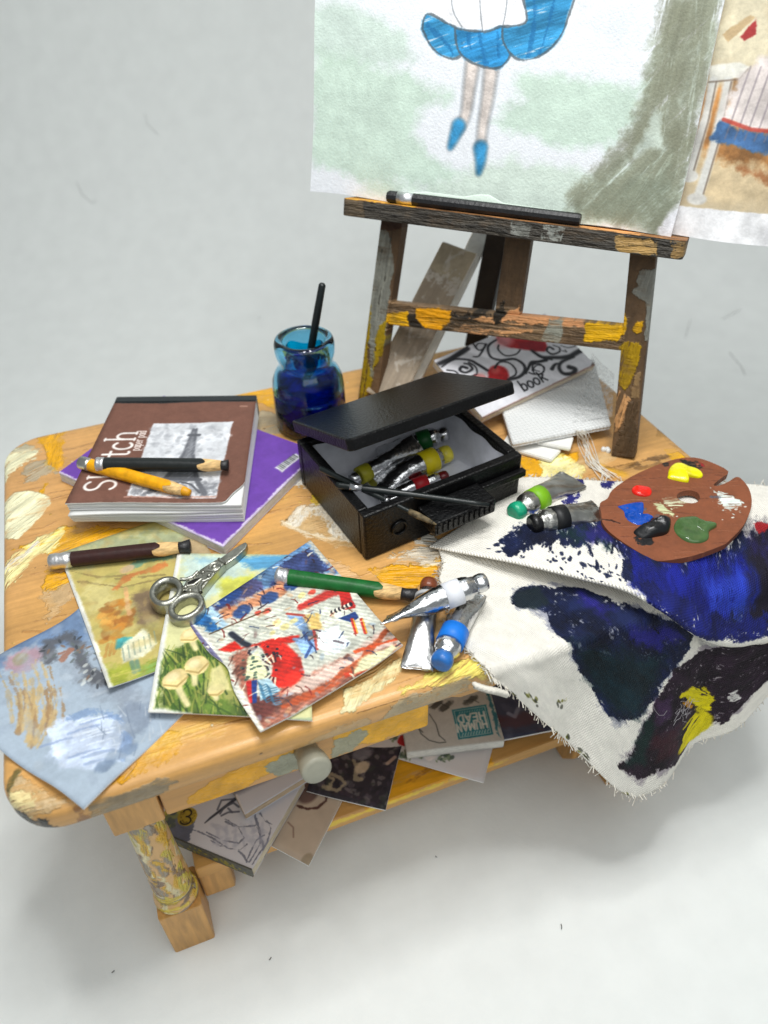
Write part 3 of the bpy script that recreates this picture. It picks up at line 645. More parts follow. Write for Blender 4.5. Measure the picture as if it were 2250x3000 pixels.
for pl in ([(1330,-20),(1310,150),(1280,300),(1240,400),(1200,480)], [(1400,-20),(1370,200),(1320,340),(1310,460),(1340,500)], [(1450,-20),(1430,200),(1390,380),(1360,520)], [(1350,60),(1330,260),(1260,420)],
           [(1200,480),(1100,590),(1000,690)], [(1260,520),(1160,640),(1040,740)], [(1330,500),(1250,640),(1150,770)], [(1370,480),(1330,640),(1280,790)]):
    pc.line(hm((0.00534416, 0.00126362, -8.16982, 0.00128855, -0.00591682, 8.03251, 0.000139692, -0.000140243, 1), pl), .34, TR, .7, rough=.14, soft=.2, dry=.22)
pc.poly([(-0.79,6.56),(-0.69,6.52),(-0.51,5.98),(-0.85,5.95),(-0.98,5.85),(-0.88,6.28)], (196,208,198), rough=.06, soft=.12, a=.8)
wash([(-1.84,4.87),(-1.13,5.35),(-0.32,5.81),(-0.02,4.77),(-0.72,4.64)], (120,128,112), .5)
pc.poly([(-0.30,4.64),(0.02,5.22),(0.09,4.53)], (222,224,230), rough=.05, soft=.1)
BL, BD = (62,146,196), (36,104,158)
# nodding bell flower: pale inner petals, blue scalloped outer petals, two slim stalks with blue buds
PK, PEN = (206,196,190), (84,92,98)
for st in ([(640,205),(626,300),(612,400),(585,455)], [(705,200),(690,330),(672,440),(664,530)]):
    pts = crv(hm((0.00534416, 0.00126362, -8.16982, 0.00128855, -0.00591682, 8.03251, 0.000139692, -0.000140243, 1), st)); pc.line(pts, .30, PEN, .75, taper=.17); pc.line(pts, .25, PK, 1, taper=.125, var=.1)
for bu in ([(588,440),(572,480),(560,510)], [(664,515),(664,560),(658,598)]):
    pts = crv(hm((0.00534416, 0.00126362, -8.16982, 0.00128855, -0.00591682, 8.03251, 0.000139692, -0.000140243, 1), bu)); pc.line(pts, .30, PEN, .7, taper=.13); pc.line(pts, .26, BL, 1, taper=.09, var=.15)
pc.poly([(-5.28,8.37),(-5.30,8.02),(-4.75,7.72),(-4.07,7.60),(-3.44,7.74),(-3.39,8.41)], (236,236,240), rough=.02, soft=.04)
pet = [crv(hm((0.00534416, 0.00126362, -8.16982, 0.00128855, -0.00591682, 8.03251, 0.000139692, -0.000140243, 1), q_)) for q_ in ([(462,100),(480,50),(545,80),(590,110),(600,185),(560,205),(500,170),(462,100)], [(575,100),(680,112),(745,95),(775,170),(730,235),(650,225),(590,180),(575,100)], [(740,95),(820,80),(815,10),(800,-60),(985,-60),(965,70),(925,150),(860,200),(790,205),(745,150),(740,95)])]
for k, q_ in enumerate(pet):
    pc.poly(q_, BL if k != 1 else (52,134,188), rough=.02, soft=.05, dry=.05, ang=.3, var=.14); pc.line(q_, .035, PEN, .75, rough=.012)
for pl in ([(480,90),(545,150),(570,190)], [(660,120),(670,180),(680,220)], [(850,-20),(850,80),(830,190)], [(920,-20),(905,80),(870,180)], [(620,120),(630,170)], [(720,120),(725,190)]): pc.line(crv(hm((0.00534416, 0.00126362, -8.16982, 0.00128855, -0.00591682, 8.03251, 0.000139692, -0.000140243, 1), pl)), .07, BD, .6, rough=.04, dry=.2)
for pl in ([(560,-40),(570,40),(600,95)], [(660,-40),(665,50),(672,110)], [(760,-40),(752,40),(742,90)]): pc.line(crv(hm((0.00534416, 0.00126362, -8.16982, 0.00128855, -0.00591682, 8.03251, 0.000139692, -0.000140243, 1), pl)), .025, PEN, .5)
pc.grain(.022, 8, 1)
pc_m = mat('watercolour_picture', rough=.85, spec=.2, cv=pc, bump=.22, bs=22, bdet=4)
pw_m = mat('picture_paper', (232, 233, 236), .85, spec=.2, bump=.15, bs=20)
def esheet(name, s0, t0, s1, t1, off, th, cv, mp, label, cat, lift=lambda u, v: 0.):
    nu, nv = 30, 30; V = []; UV = []; Fc = []; mi = []
    for side in (0, 1):
        for j in range(nv + 1):
            for i in range(nu + 1):
                u, v = i / nu, j / nv; V.append(E3(s0 + (s1 - s0) * u + .025 * math.sin(13 * v) * (u in (0, 1)), t0 + (t1 - t0) * v + .02 * math.sin(17 * u) * (v in (0, 1)), off - side * th + lift(u, v))); UV.append(cv.uv(s0 + (s1 - s0) * u, t0 + (t1 - t0) * v))
    n = (nu + 1) * (nv + 1); g = lambda i, j: j * (nu + 1) + i
    for j in range(nv):
        for i in range(nu):
            f = [g(i, j), g(i + 1, j), g(i + 1, j + 1), g(i, j + 1)]; Fc += [f, [k + n for k in f[::-1]]]; mi += [0, 1]
    rim = [g(i, 0) for i in range(nu)] + [g(nu, j) for j in range(nv)] + [g(i, nv) for i in range(nu, 0, -1)] + [g(0, j) for j in range(nv, 0, -1)]
    for k in range(len(rim)): a, b = rim[k], rim[(k + 1) % len(rim)]; Fc.append([b, a, a + n, b + n]); mi.append(1)
    o = obj(name, V, Fc, [mp, pw_m], None, UV, mi); return tag(o, label, cat)
esheet('painting', -7.56, 4.58, -.06, 14.2, .30, .16, pc, pc_m, 'large watercolour sheet on the easel, pale green wash with grey tree trunk and blue flower', 'painting')
# torn edge of paper lifted by the damp along the bottom of the picture
tp = [(-5.36,4.78),(-4.93,4.84),(-4.61,4.84),(-4.13,4.83),(-3.78,4.91),(-3.60,4.92),(-3.29,4.80),(-2.60,4.79),(-2.03,4.78)]
V = []; Fc = []
for s_, t in tp: V += [E3(s_, t, .301), E3(s_, t - .03, .325), E3(s_, 4.585, .31)]
for k in range(len(tp) - 1): Fc += [[3 * k + 3, 3 * k, 3 * k + 1, 3 * k + 4], [3 * k + 4, 3 * k + 1, 3 * k + 2, 3 * k + 5]]
obj('torn_flap', V, Fc, mat('torn_paper', (203, 217, 206), .85, bump=.2, bs=20), bpy.data.objects['painting'], smooth=True)

# second print behind, sticking out to the right
b2 = Cv(-4.2, 4.5, 3.7, 9.2, 90, (196, 180, 150))
b2.poly([(-0.24,8.50),(0.67,8.51),(1.03,7.28),(-0.06,7.44)], (214,204,176), rough=.1, soft=.3)
b2.poly([(-0.19,6.65),(0.40,7.25),(1.16,6.83),(1.60,5.61),(0.15,5.66)], (166,116,66), rough=.12, soft=.25, var=.15)
b2.poly([(0.11,6.03),(0.58,5.89),(1.46,5.78),(1.59,5.33),(0.03,5.17)], (206,186,150), rough=.08, soft=.2)
b2.poly([(0.49,5.88),(1.24,5.58),(1.61,5.57),(1.56,5.75),(0.99,5.79)], (148,92,52), rough=.06, soft=.1, a=.8)
b2.poly([(-0.12,7.31),(0.37,7.40),(0.56,7.34),(0.52,7.17),(-0.01,7.08)], (216,214,204), rough=.01, soft=.03)      # marble table top and legs
for pl in ([(1470,285),(1440,420),(1385,610)], [(1520,285),(1480,480),(1415,690)]): b2.line(hm((0.00539342, 0.00127657, -8.25424, 0.00129268, -0.00596449, 8.05088, 0.000139692, -0.000140243, 1), pl), .16, (206,206,202), .95, rough=.01); 
for pl in ([(1480,285),(1452,420),(1396,610)], [(1532,285),(1492,480),(1430,690)], [(1455,285),(1560,275),(1590,240)]): b2.line(hm((0.00539342, 0.00127657, -8.25424, 0.00129268, -0.00596449, 8.05088, 0.000139692, -0.000140243, 1), pl), .03, (110,96,84), .7)
b2.dot(*[(0.01,5.59)][0], .15, .1, (206,204,198)); b2.dot(*[(0.22,5.23)][0], .17, .1, (206,204,198))
b2.poly([(0.43,7.17),(0.70,7.48),(1.03,7.57),(1.37,6.40),(0.82,6.41),(0.32,6.50),(0.36,6.90)], (214,204,200), rough=.05, soft=.1, var=.08)    # draped cloth
b2.poly([(0.28,6.50),(0.82,6.39),(1.38,6.38),(1.47,6.06),(0.92,6.05),(0.20,6.22)], (66,104,150), rough=.04, soft=.05, var=.15)
for k in range(5): b2.line([tuple(p) for p in (np.array([(0.56,7.34),(0.51,6.87),(0.47,6.47),(0.44,6.24)]) + [.16 * k, 0])], .03, (120,110,120), .5)
b2.line([(0.34,6.53),(0.82,6.41),(1.37,6.40)], .06, (178,60,50), .8)
b2.poly([(-0.01,7.78),(0.36,8.07),(0.46,8.04),(0.11,7.66)], (196,170,130), rough=.02); b2.poly([(0.27,7.75),(0.46,8.04),(0.53,7.80),(0.37,7.71)], (160,50,50), rough=.02)
b2.poly([(-4.2,4.5),(3.7,4.5),(3.7,5.12),(-4.2,5.05)], (228,228,230), rough=.01)
b2.grain(.04, 6, 1)
esheet('art_print', -3.9, 4.58, 3.5, 13.2, .09, .07, b2, mat('back_print', rough=.7, cv=b2, bump=.12, bs=20), 'cream and orange print half hidden behind the large watercolour', 'print')

# charcoal stick with a silver band, lying on the ledge
chm = mat('charcoal_black', (27, 27, 29), .45, bump=.3, bs=12, spec=.5); silver = mat('silver_foil', (222, 222, 224), .4, 1., bump=.25, bs=13)
q0, q1 = E3(-5.68, 4.68, .47), E3(-1.72, 4.68, .47)
CH = thing('charcoal_pencil', 'long black charcoal pencil with a silver band lying on the easel ledge', 'pencil', tuple(q0))
obj('shaft', *rods(q0, q1, [.10, .118, .118, .112, .1], [0, .01, .6, .99, 1], 10, up=EN), chm, CH, smooth=False)
obj('band', *rods(q0 + (q1 - q0) * .058, q0 + (q1 - q0) * .142, [.121, .121], [0, 1], 20, up=EN), silver, CH, smooth=True)

# two whitewashed battens leaning behind the easel
bat = Cv(0, -.6, 5, .6, 90, (150, 136, 118))
bat.a *= (1 + .1 * nz(bat.X, bat.Y, .25, 1, fy=5) + .08 * nz(bat.X, bat.Y, 1.2, 0))[..., None]
bat.poly([(3.2,-.6),(5,-.6),(5,.6),(3.3,.6)], (172,158,134), rough=.08); bat.poly([(2.95,-.6),(3.25,-.6),(3.35,.6),(3.05,.6)], (200,194,184), rough=.12, dry=.35, a=.7)
for k in range(16): x = rng.uniform(.2, 4.6); bat.line([(x, rng.uniform(-.4, .4)), (x + rng.uniform(.2, .7), rng.uniform(-.4, .4))], .06, (206,200,190), .5, rough=.06, dry=.4)
bat_m = mat('whitewashed_batten', rough=.8, cv=bat, bump=.3, bs=9); bedge = mat('batten_white', (224, 222, 214), .8, bump=.3, bs=8, var=.06); byel = mat('batten_bare_edge', (206, 164, 92), .7, var=.1)
def batten(name, p0, p1, w, d, up, label, m0, m1):
    V, Fc = bar(p0, p1, w, d, up, .03); p0 = np.array(p0, float); L = np.array(p1) - p0; ln = np.linalg.norm(L); L /= ln
    u = np.array(up, float); u = u - L * (u @ L); u /= np.linalg.norm(u); sd_ = np.cross(u, L)
    UV = [bat.uv((v - p0) @ L, (v - p0) @ sd_) for v in V]; mi = []
    for f in Fc:
        a, b, c = V[f[0]], V[f[1]], V[f[2]]; nn = np.cross(b - a, c - a); nn /= np.linalg.norm(nn) + 1e-9; mi.append(0 if nn @ u > .7 else (1 if nn @ sd_ < .5 else 2))
    # ragged upper end
    V = np.array(V)
    for i, v in enumerate(V):
        if (v - p0) @ L > ln - .1: V[i] = v + L * (.12 * math.sin(9 * ((v - p0) @ sd_)) + .03 * random.random())
    o = obj(name, V, Fc, [m0, m1, byel], None, UV, mi); return tag(o, label, 'batten', 'battens leaning behind the easel')
batten('batten', (1.55, 3.05, TZ + .12), (4.12, 4.5, TZ + 2.82), .86, .22, (-.35, -.75, .6), 'wide grey whitewashed batten leaning behind the left easel post', bat_m, bedge)
batten('batten', (2.33, 3.35, TZ + .1), (5.1, 5.0, TZ + 3.15), .44, .3, (-.35, -.75, .6), 'narrow white batten with raw yellow edge, right of the wide grey one', bedge, bedge)

# ---------------------------------------------------------------- ink jar and its brush
glass_m = mat('blue_glass', (120, 200, 236), .02, trans=1., ior=1.46, spec=.5)
ink_m = mat('dark_blue_ink', (8, 10, 70), .08, spec=.4)
nd, lk = ink_m.node_tree.nodes, ink_m.node_tree.links           # swirls of ultramarine, teal and violet in the water
tc = nd.new('ShaderNodeTexCoord'); nn = nd.new('ShaderNodeTexNoise'); nn.inputs['Scale'].default_value = 1.3; nn.inputs['Detail'].default_value = 3; nn.inputs['Distortion'].default_value = 1.2
cr = nd.new('ShaderNodeValToRGB'); lk.new(tc.outputs['Object'], nn.inputs['Vector']); lk.new(nn.outputs['Fac'], cr.inputs[0]); lk.new(cr.outputs[0], nd['Principled BSDF'].inputs['Base Color'])
for e_, (p_, c_) in zip([cr.color_ramp.elements[0], cr.color_ramp.elements[1]] + [cr.color_ramp.elements.new(.5) for _ in range(3)], ((.28, (4, 3, 16)), (.72, (8, 66, 84)), (.42, (8, 7, 54)), (.52, (14, 22, 130)), (.6, (22, 8, 52)))):
    e_.position = p_; e_.color = lin(c_)
jc = (-.24, 2.9, TZ)
JAR = thing('ink_jar', 'small round glass jar of deep blue paint water standing behind the black box', 'jar', jc)
outer = [(0, 0), (.70, 0), (.77, .05), (.80, .18), (.81, .6), (.80, 1.05), (.775, 1.25), (.70, 1.42), (.63, 1.52), (.60, 1.57), (.59, 1.63), (.595, 1.70), (.62, 1.77), (.645, 1.86), (.655, 1.98), (.65, 2.1), (.62, 2.18), (.56, 2.2), (.49, 2.19), (.45, 2.12)]
inner = [(.425, 1.98), (.42, 1.66), (.46, 1.55), (.60, 1.42), (.68, 1.25), (.70, 1.05), (.71, .6), (.70, .2), (.62, .1), (0, .08)]
V, Fc = lathe([(r, z) for r, z in outer + inner], jc, 56)
obj('glass', V, Fc, glass_m, JAR, smooth=True)
liq = [(0, .075), (.625, .095), (.706, .2), (.716, .6), (.712, .80), (.708, .93), (.66, .90), (0, .89)]
V, Fc = lathe(liq, jc, 56)
obj('ink', V, Fc, ink_m, JAR, smooth=True)
film_glass = mat('ink_stain', (0, 150, 224), .06, trans=.85, ior=1.12, var=.35, vs=2.2)
V, Fc = lathe([(.455, 1.56), (.412, 1.66), (.412, 1.74), (.416, 1.93)], jc, 40); V = np.array(V)
for i, v in enumerate(V):
    if v[2] > jc[2] + 1.8: V[i][2] += .08 * math.sin(3 * math.atan2(v[1] - jc[1], v[0] - jc[0]) + 1)
obj('ink_stain', V, Fc, film_glass, JAR, smooth=True)
film2 = mat('ink_wash', (10, 52, 138), .06, trans=.8, ior=1.12, var=.6, vs=1.8)
V, Fc = lathe([(.70, .90), (.694, 1.05), (.672, 1.25), (.594, 1.415), (.47, 1.53)], jc, 40)
obj('ink_stain', V, Fc, film2, JAR, smooth=True)
br_m = mat('brush_black', (22, 28, 28), .35, spec=.5, bump=.15, bs=8)
p0, p1 = np.array([-.30, 3.02, TZ + .95]), np.array([.28, 2.92, TZ + 3.31]); 
o = obj('paintbrush', *rods(p0, p1, [.05, .085, .085, .075, .05], [0, .1, .7, .985, 1], 12), br_m, smooth=True)
tag(o, 'thin dark brush standing in the blue glass jar', 'paintbrush')

# ---------------------------------------------------------------- black paint box
blk = mat('box_black', (9, 9, 10), .32, spec=.3, bump=.42, bs=17, bdet=6, var=.3, vs=5)
lin_m = mat('box_lining', (206, 208, 216), .8, bump=.25, bs=3, var=.04)
a = math.radians(9.6); bx = np.array([math.cos(a), math.sin(a), 0]); by = np.array([-math.sin(a), math.cos(a), 0]); bz = np.array([0, 0, 1.])
bo = np.array([-.61, -1.87, TZ + .01]); BW, BDp, BH = 3.52, 2.8, 1.08
BOX = thing('paint_box', 'hinged black wooden paint box standing half open with a white paper lining', 'box', tuple(bo + bx * 1.76 + by * 1.4))
def B3(x, y, z): return bo + bx * x + by * y + bz * z
def bpart(name, x0, y0, z0, x1, y1, z1, m, bev=.03, parent=None):
    V, Fc = prism([(x0, y0), (x1, y0), (x1, y1), (x0, y1)], z0, z1, bev, 2, (bo, bx, by, bz)); return obj(name, V, Fc, m, parent or BOX)
t_ = .2
bpart('front_wall', 0, 0, 0, BW, t_, BH, blk, .04); bpart('back_wall', 0, BDp - t_, 0, BW, BDp, BH, blk, .04)
bpart('side_wall', 0.002, t_, .002, t_, BDp - t_, BH - .003, blk, .03); bpart('side_wall', BW - t_, t_, .002, BW - .002, BDp - t_, BH - .003, blk, .03)
bpart('bottom', t_, t_, .0, BW - t_, BDp - t_, .1, blk, 0)
bpart('front_ledge', 1.2, -.14, .62, BW + .03, .0, .78, blk, .03)
# lining: a creased sheet along the floor and up the walls
V = []; Fc = []; nx, ny = 24, 20
for j in range(ny + 1):
    for i in range(nx + 1):
        x = t_ + .012 + (BW - 2 * t_ - .024) * i / nx; y = t_ + .012 + (BDp - 2 * t_ - .024) * j / ny
        e = min(i, nx - i, j, ny - j); z = BH - .14 + .03 * math.sin(i * 1.1 + j) if e == 0 else .125 + .025 * math.sin(i * .9) * math.cos(j * .7)
        if e == 1:
            x = t_ + .03 + (BW - 2 * t_ - .06) * (0 if i <= 1 else 1 if i >= nx - 1 else i / nx); y = t_ + .03 + (BDp - 2 * t_ - .06) * (0 if j <= 1 else 1 if j >= ny - 1 else j / ny); z = .15
        V.append(B3(x, y, z))
for j in range(ny):
    for i in range(nx): q = j * (nx + 1) + i; Fc.append([q, q + 1, q + nx + 2, q + nx + 1])
obj('paper_lining', V, Fc, lin_m, BOX, smooth=True)
V, Fc = prism([(1.9, .5), (BW - .35, .55), (BW - .5, 1.45), (2.3, 1.35)], .16, .19, 0, 1, (bo, bx, by, bz)); V[:, 2] += .1 * np.clip((V - bo) @ bx - 2.5, 0, 1)
obj('paper_lining', V, Fc, lin_m, BOX)
# lid, hinged at the back and open by 22 degrees
al = math.radians(22); ly = -by * math.cos(al) + bz * math.sin(al); lz = bz * math.cos(al) + by * math.sin(al)
lo = np.array([-1.01, 1.09, TZ + 1.16])
V, Fc = prism([(-.02, -.08), (0, 2.52), (.1, 2.6), (BW + .04, 2.6), (BW + .12, 2.45), (BW + .1, -.08)][::-1], -.03, .21, .035, 2, (lo, bx, ly, lz))
obj('lid', V, Fc, blk, BOX)
for x in (.7, 2.7): obj('hinge', *rods(lo + bx * x - ly * .08, lo + bx * (x + .4) - ly * .08, [.06, .06], [0, 1], 10), blk, BOX)
# clasp block on the front, with a pressed edge, and a small ring beside it
CL = bpart('clasp', 1.1, -.62, .55, 2.45, -.02, .86, blk, .03)
for k in range(11): bpart('clasp_tooth', 1.16 + k * .115, -.645, .6, 1.22 + k * .115, -.61, .80, blk, 0, CL)
V = []; Fc = []; n1, n2 = 24, 8
for i in range(n1):
    A = math.tau * i / n1
    for j in range(n2): Bq = math.tau * j / n2; r = .15 + .03 * math.cos(Bq); V.append(B3(.72 + r * math.cos(A), -.02 + .03 * math.sin(Bq), .5 + r * math.sin(A)))
for i in range(n1):
    for j in range(n2): Fc.append([i * n2 + j, ((i + 1) % n1) * n2 + j, ((i + 1) % n1) * n2 + (j + 1) % n2, i * n2 + (j + 1) % n2])
obj('ring_pull', V, Fc, blk, BOX, smooth=True)

# ---------------------------------------------------------------- paint tubes
alu = mat('tube_foil', (205, 206, 208), .2, 1., bump=.5, bs=7, bdet=6, var=.06, vs=6)
alud = mat('tube_foil_dull', (186, 185, 180), .3, 1., bump=.4, bs=6, bdet=5, var=.12, vs=3)
alum = mat('tube_foil_satin', (178, 178, 178), .34, 1., bump=.35, bs=8, bdet=6, var=.08, vs=6)
def tube(name, cap_p, end_p, r, bandc, capc, label, foil=alu, b0=.30, b1=.44, wide=1.45, roll=0., fl=.5, group='paint tubes', caps=1.0, skew=0.):
    """cap_p: tip of the cap; end_p: crimped end. Flattens from round to a crimp."""
    p0, p1 = np.array(cap_p, float), np.array(end_p, float); ex = (p1 - p0); L = np.linalg.norm(ex); ex /= L
    up = np.array([0, 0, 1.]); ez = up - ex * (up @ ex); ez /= np.linalg.norm(ez); ey = np.cross(ez, ex)
    ey, ez = ey * math.cos(roll) + ez * math.sin(roll), ez * math.cos(roll) - ey * math.sin(roll)
    R_ = thing(name, label, 'paint tube', tuple(p0 + np.array([0, 0, -r])), group)
    n = 28
    def ring(t, w, h, sk=0.):
        e = 2.0; out = []
        for k in range(n):
            A = math.tau * k / n; out.append(p0 + ex * (t * L + sk * math.cos(A) * w) + ey * w * math.cos(A) + ez * h * math.sin(A))
        return out
    def surf(nm, st, m, parent=R_, jit=0.):
        V = []; Fc = []
        for q in st: V += ring(*q)
        V = np.array(V)
        if jit: V = V + jit * rng.normal(size=V.shape)
        for i in range(len(st) - 1):
            for k in range(n): Fc.append([i * n + k, i * n + (k + 1) % n, (i + 1) * n + (k + 1) % n, (i + 1) * n + k])
        Fc.append(list(range(n))[::-1]); Fc.append([(len(st) - 1) * n + k for k in range(n)])
        return obj(nm, V, Fc, m, parent, smooth=[True] * (len(Fc) - 2) + [False] * 2)
    st = [(.12, r * .62, r * .62), (.135, r * .74, r * .74), (.17, r * .78, r * .78), (.185, r * .95, r * .95), (.22, r, r)]
    for k in range(13):
        t = .26 + .73 * k / 12; f = max(0, (t - fl) / (1 - fl)); f = f * f * (3 - 2 * f)
        st.append((t, r * (1 + (wide - 1) * f), r * (1 - f) + .03 * f, skew * f))
    st.append((1.0, r * wide, .03, skew))
    body = surf('tube_body', st, foil, jit=r * .035)
    # folded crimp
    c0 = p0 + ex * L * .955; 
    for k in range(4): 
        q = c0 + ey * r * wide * (-.6 + .4 * k); obj('crimp', *rods(q - ex * .07 - ez * .045, q + ex * .07 - ez * .0, [.02, .045, .03], [0, .5, 1], 8), foil, body, smooth=True)
    surf('label_band', [(b0, r * 1.05, r * 1.05), (b0 + .001, r * 1.09, r * 1.09), (b1 - .001, r * 1.09, r * 1.09), (b1, r * 1.05, r * 1.05)], mat('band_%d_%d_%d' % bandc, bandc, .45, spec=.4, bump=.08, bs=6))
    surf('cap', [(0.0, r * .5 * caps, r * .5 * caps), (.012, r * .70 * caps, r * .70 * caps), (.05, r * .80 * caps, r * .80 * caps), (.09, r * .79 * caps, r * .79 * caps), (.128, r * .72, r * .72)], foil if capc is None else mat('cap_%d_%d_%d' % capc, capc, .3, spec=.5, bump=.35, bs=8, var=.12, vs=6))
    return R_
tube('paint_tube', T([(2.32,-2.02)][0], .34), T([(4.05,-1.41)][0], .22), .24, (120,176,28), (24,150,112), 'dull tube with lime green band and teal cap lying on the cloth', alud, .3, .46, 1.4)
tube('paint_tube', T([(2.42,-2.51)][0], .42), T([(3.94,-2.54)][0], .3), .245, (26,27,29), (18,18,20), 'silver tube with black band and black tip on the blue-stained cloth', alud, .3, .48, 1.35)
tube('paint_tube', T([(0.88,-3.78)][0], .74), T([(-0.89,-3.75)][0], .5), .205, (222,224,230), None, 'shiny tube with white paper band lying across two other tubes', alu, .27, .43, 1.1, .7, .5, skew=.7)
tube('paint_tube', T([(-0.40,-4.77)][0], .26), T([(0.78,-3.49)][0], .2), .215, (20,116,214), (40,104,176), 'silver tube with bright blue band and blue cap at the table edge', alu, .27, .46, 1.2, caps=1.05)
tube('paint_tube', T([(0.17,-3.03)][0], .3), T([(-0.72,-4.59)][0], .12), .2, (176,178,180), (112,58,34), 'silver tube with brown cap, crimped end towards the front edge', alum, .2, .24, 1.3)
G2 = 'paint tubes inside the black box'
tube('paint_tube', T([(2.13,0.55)][0], .62), T([(0.59,0.74)][0], .36), .2, (16,80,34), None, 'tube with dark green band at the back of the black box', alu, .26, .44, 1.3, group=G2)
tube('paint_tube', T([(-0.30,-0.14)][0], .55), T([(1.37,0.41)][0], .66), .17, (150,146,30), None, 'tube with olive band pointing left in the black box', alu, .12, .26, 1.35, .5, group=G2)
tube('paint_tube', T([(1.94,0.02)][0], .52), T([(0.06,-0.29)][0], .42), .235, (206,188,20), (196,184,60), 'fat shiny tube with bright yellow band in the middle of the black box', alu, .2, .38, 1.35, group=G2)
tube('paint_tube', T([(1.64,-0.53)][0], .4), T([(0.11,-0.56)][0], .3), .15, (150,14,24), (90,20,24), 'thin tube with red band nearest the front wall of the black box', alu, .3, .5, 1.4, group=G2)

# two brushes lying across the front of the box
ferr = mat('ferrule', (200, 200, 204), .25, 1., bump=.2, bs=9)
bris = mat('bristle_tip', (92, 80, 58), .8, bump=.4, bs=18, var=.4, vs=9)
def brush(p0, p1, r, label, f0, f1, tip):
    p0, p1 = np.array(p0), np.array(p1); B_ = thing('paintbrush', label, 'paintbrush', tuple(p0), 'brushes across the paint box')
    obj('handle', *rods(p0, p1, [r * .8, r, r * 1.05, r * .75, r * .5], [0, .02, .3, .9, 1], 10), br_m, B_, smooth=True)
    obj('ferrule', *rods(p0 + (p1 - p0) * f0, p0 + (p1 - p0) * f1, [r * 1.12, r * 1.12], [0, 1], 14), ferr, B_, smooth=True)
    if tip: obj('bristles', *rods(p0 + (p1 - p0) * .8, p0 + (p1 - p0) * 1.03, [r * .9, r * 1.1, r * .8, r * .2], [0, .3, .7, 1], 12), bris, B_, smooth=True)
brush(T([(-0.81,-0.93)][0], 1.19), T([(1.65,-2.29)][0], .98), .068, 'black brush with silver collar lying along the front edge of the open box', .09, .17, False)
brush(T([(-0.93,-0.30)][0], 1.16), T([(0.52,-2.33)][0], .96), .058, 'dark brush with dry pale bristles slanting over the box corner', .6, .62, True)

# ---------------------------------------------------------------- purple book and sketch pad
pap = mat('white_paper', (226, 226, 224), .8, spec=.25, bump=.12, bs=12)
pape = mat('paper_edges', (214, 212, 204), .85, bump=.5, bs=14, stretch=(1, 1, 6), var=.08, vs=8)
PB = [(-3.03, -.73), (-.50, 1.48), (-3.28, 5.08), (-5.81, 2.87)]        # front, right, back, left corner
pb = Cv(-6.0, -.9, -.3, 5.3, 90, (104, 62, 158)); pb.a *= (1 + .05 * nz(pb.X, pb.Y, 3, 1) + .03 * nz(pb.X, pb.Y, .4, 0))[..., None]
pb.line([PB[3], PB[0], PB[1]], .10, (214, 206, 222), .9, rough=.03)
bc = [(-1.53,1.27),(-1.42,1.05),(-0.90,1.42),(-0.97,1.59)]
pb.poly(bc, (214, 214, 220), rough=.01, soft=.03)
bcv = np.array(bc); e1 = bcv[2] - bcv[1]; e2 = bcv[0] - bcv[1]
for k in range(11):
    s_ = .1 + .08 * k; q = bcv[1] + e1 * s_
    pb.line([tuple(q + e2 * .24), tuple(q + e2 * .84)], .035 if k % 3 else .02, (70, 74, 70), .9)
pb_m = mat('purple_cover', rough=.6, cv=pb, bump=.1, bs=12)
BOOK = thing('book', 'thin purple covered book with a small barcode, under the brown sketch pad', 'book', (-3.2, 2.2, TZ))
V, Fc = slab(xyz(PB, .25), .035, .01); obj('cover', V, Fc, [pb_m], BOOK, [pb.uv(v[0], v[1]) for v in V])
V, Fc = slab(xyz(PB, .212), .17, .012); V = V + rng.normal(size=V.shape) * .004; obj('page_block', V, Fc, pape, BOOK)
V, Fc = slab(xyz(PB, .04), .035, .01); obj('back_cover', V, Fc, mat('plain_cover', (220, 216, 222), .7), BOOK)

PD = [(-5.61, 1.01), (-2.50, -.20), (-1.33, 3.44), (-4.32, 4.63)]
pd = Cv(-5.8, -.5, -1.1, 4.9, 120, (113, 78, 66))
pd.a *= (1 + .05 * nz(pd.X, pd.Y, 4, 1) + .03 * nz(pd.X, pd.Y, .6, 0))[..., None]
P0 = np.array(PD[0]); pe1 = np.array(PD[1]) - P0; pe2 = np.array(PD[3]) - P0
def pq(u, v): return tuple(P0 + pe1 * u + pe2 * v)
pic = [(-3.68,3.24),(-2.07,2.59),(-2.92,0.09),(-4.51,0.79)]
pd.poly(pic, (206, 208, 212), rough=.015, soft=.03)
pc0 = np.array(pic[3]); q1 = np.array(pic[2]) - pc0; q2 = np.array(pic[0]) - pc0
def pp(u, v): return tuple(pc0 + q1 * u + q2 * v)
for k in range(240):                                   # grey sky and trees of the printed photograph
    u, v = rng.uniform(.03, .97), rng.uniform(.03, .97); c = (150, 152, 158) if k % 3 else (226, 227, 230)
    if .25 < v < .55 and k % 3: continue
    pd.dot(*pp(u, v), rng.uniform(.03, .12), rng.uniform(.02, .07), c, rng.uniform(0, 3), .45, .8, .5)
for k in range(120): u, v = rng.uniform(.02, .98), rng.uniform(.02, .22) ; pd.dot(*pp(u, v), .07, .035, (120, 122, 128), rng.uniform(0, 3), .5, .6, .6)
TW = (92, 94, 100)                                     # lattice tower
for sg in (-1, 1): pd.line([pp(.55 + sg * .31, .06), pp(.55 + sg * .2, .2), pp(.55 + sg * .12, .38), pp(.55 + sg * .055, .58), pp(.55 + sg * .02, .92)], .12, TW, .9, taper=.05)
pd.poly([pp(.38, .24), pp(.72, .24), pp(.645, .42), pp(.61, .6), pp(.575, .92), pp(.54, .92), pp(.50, .6), pp(.455, .42)], TW, rough=.01, soft=.03, a=.75)
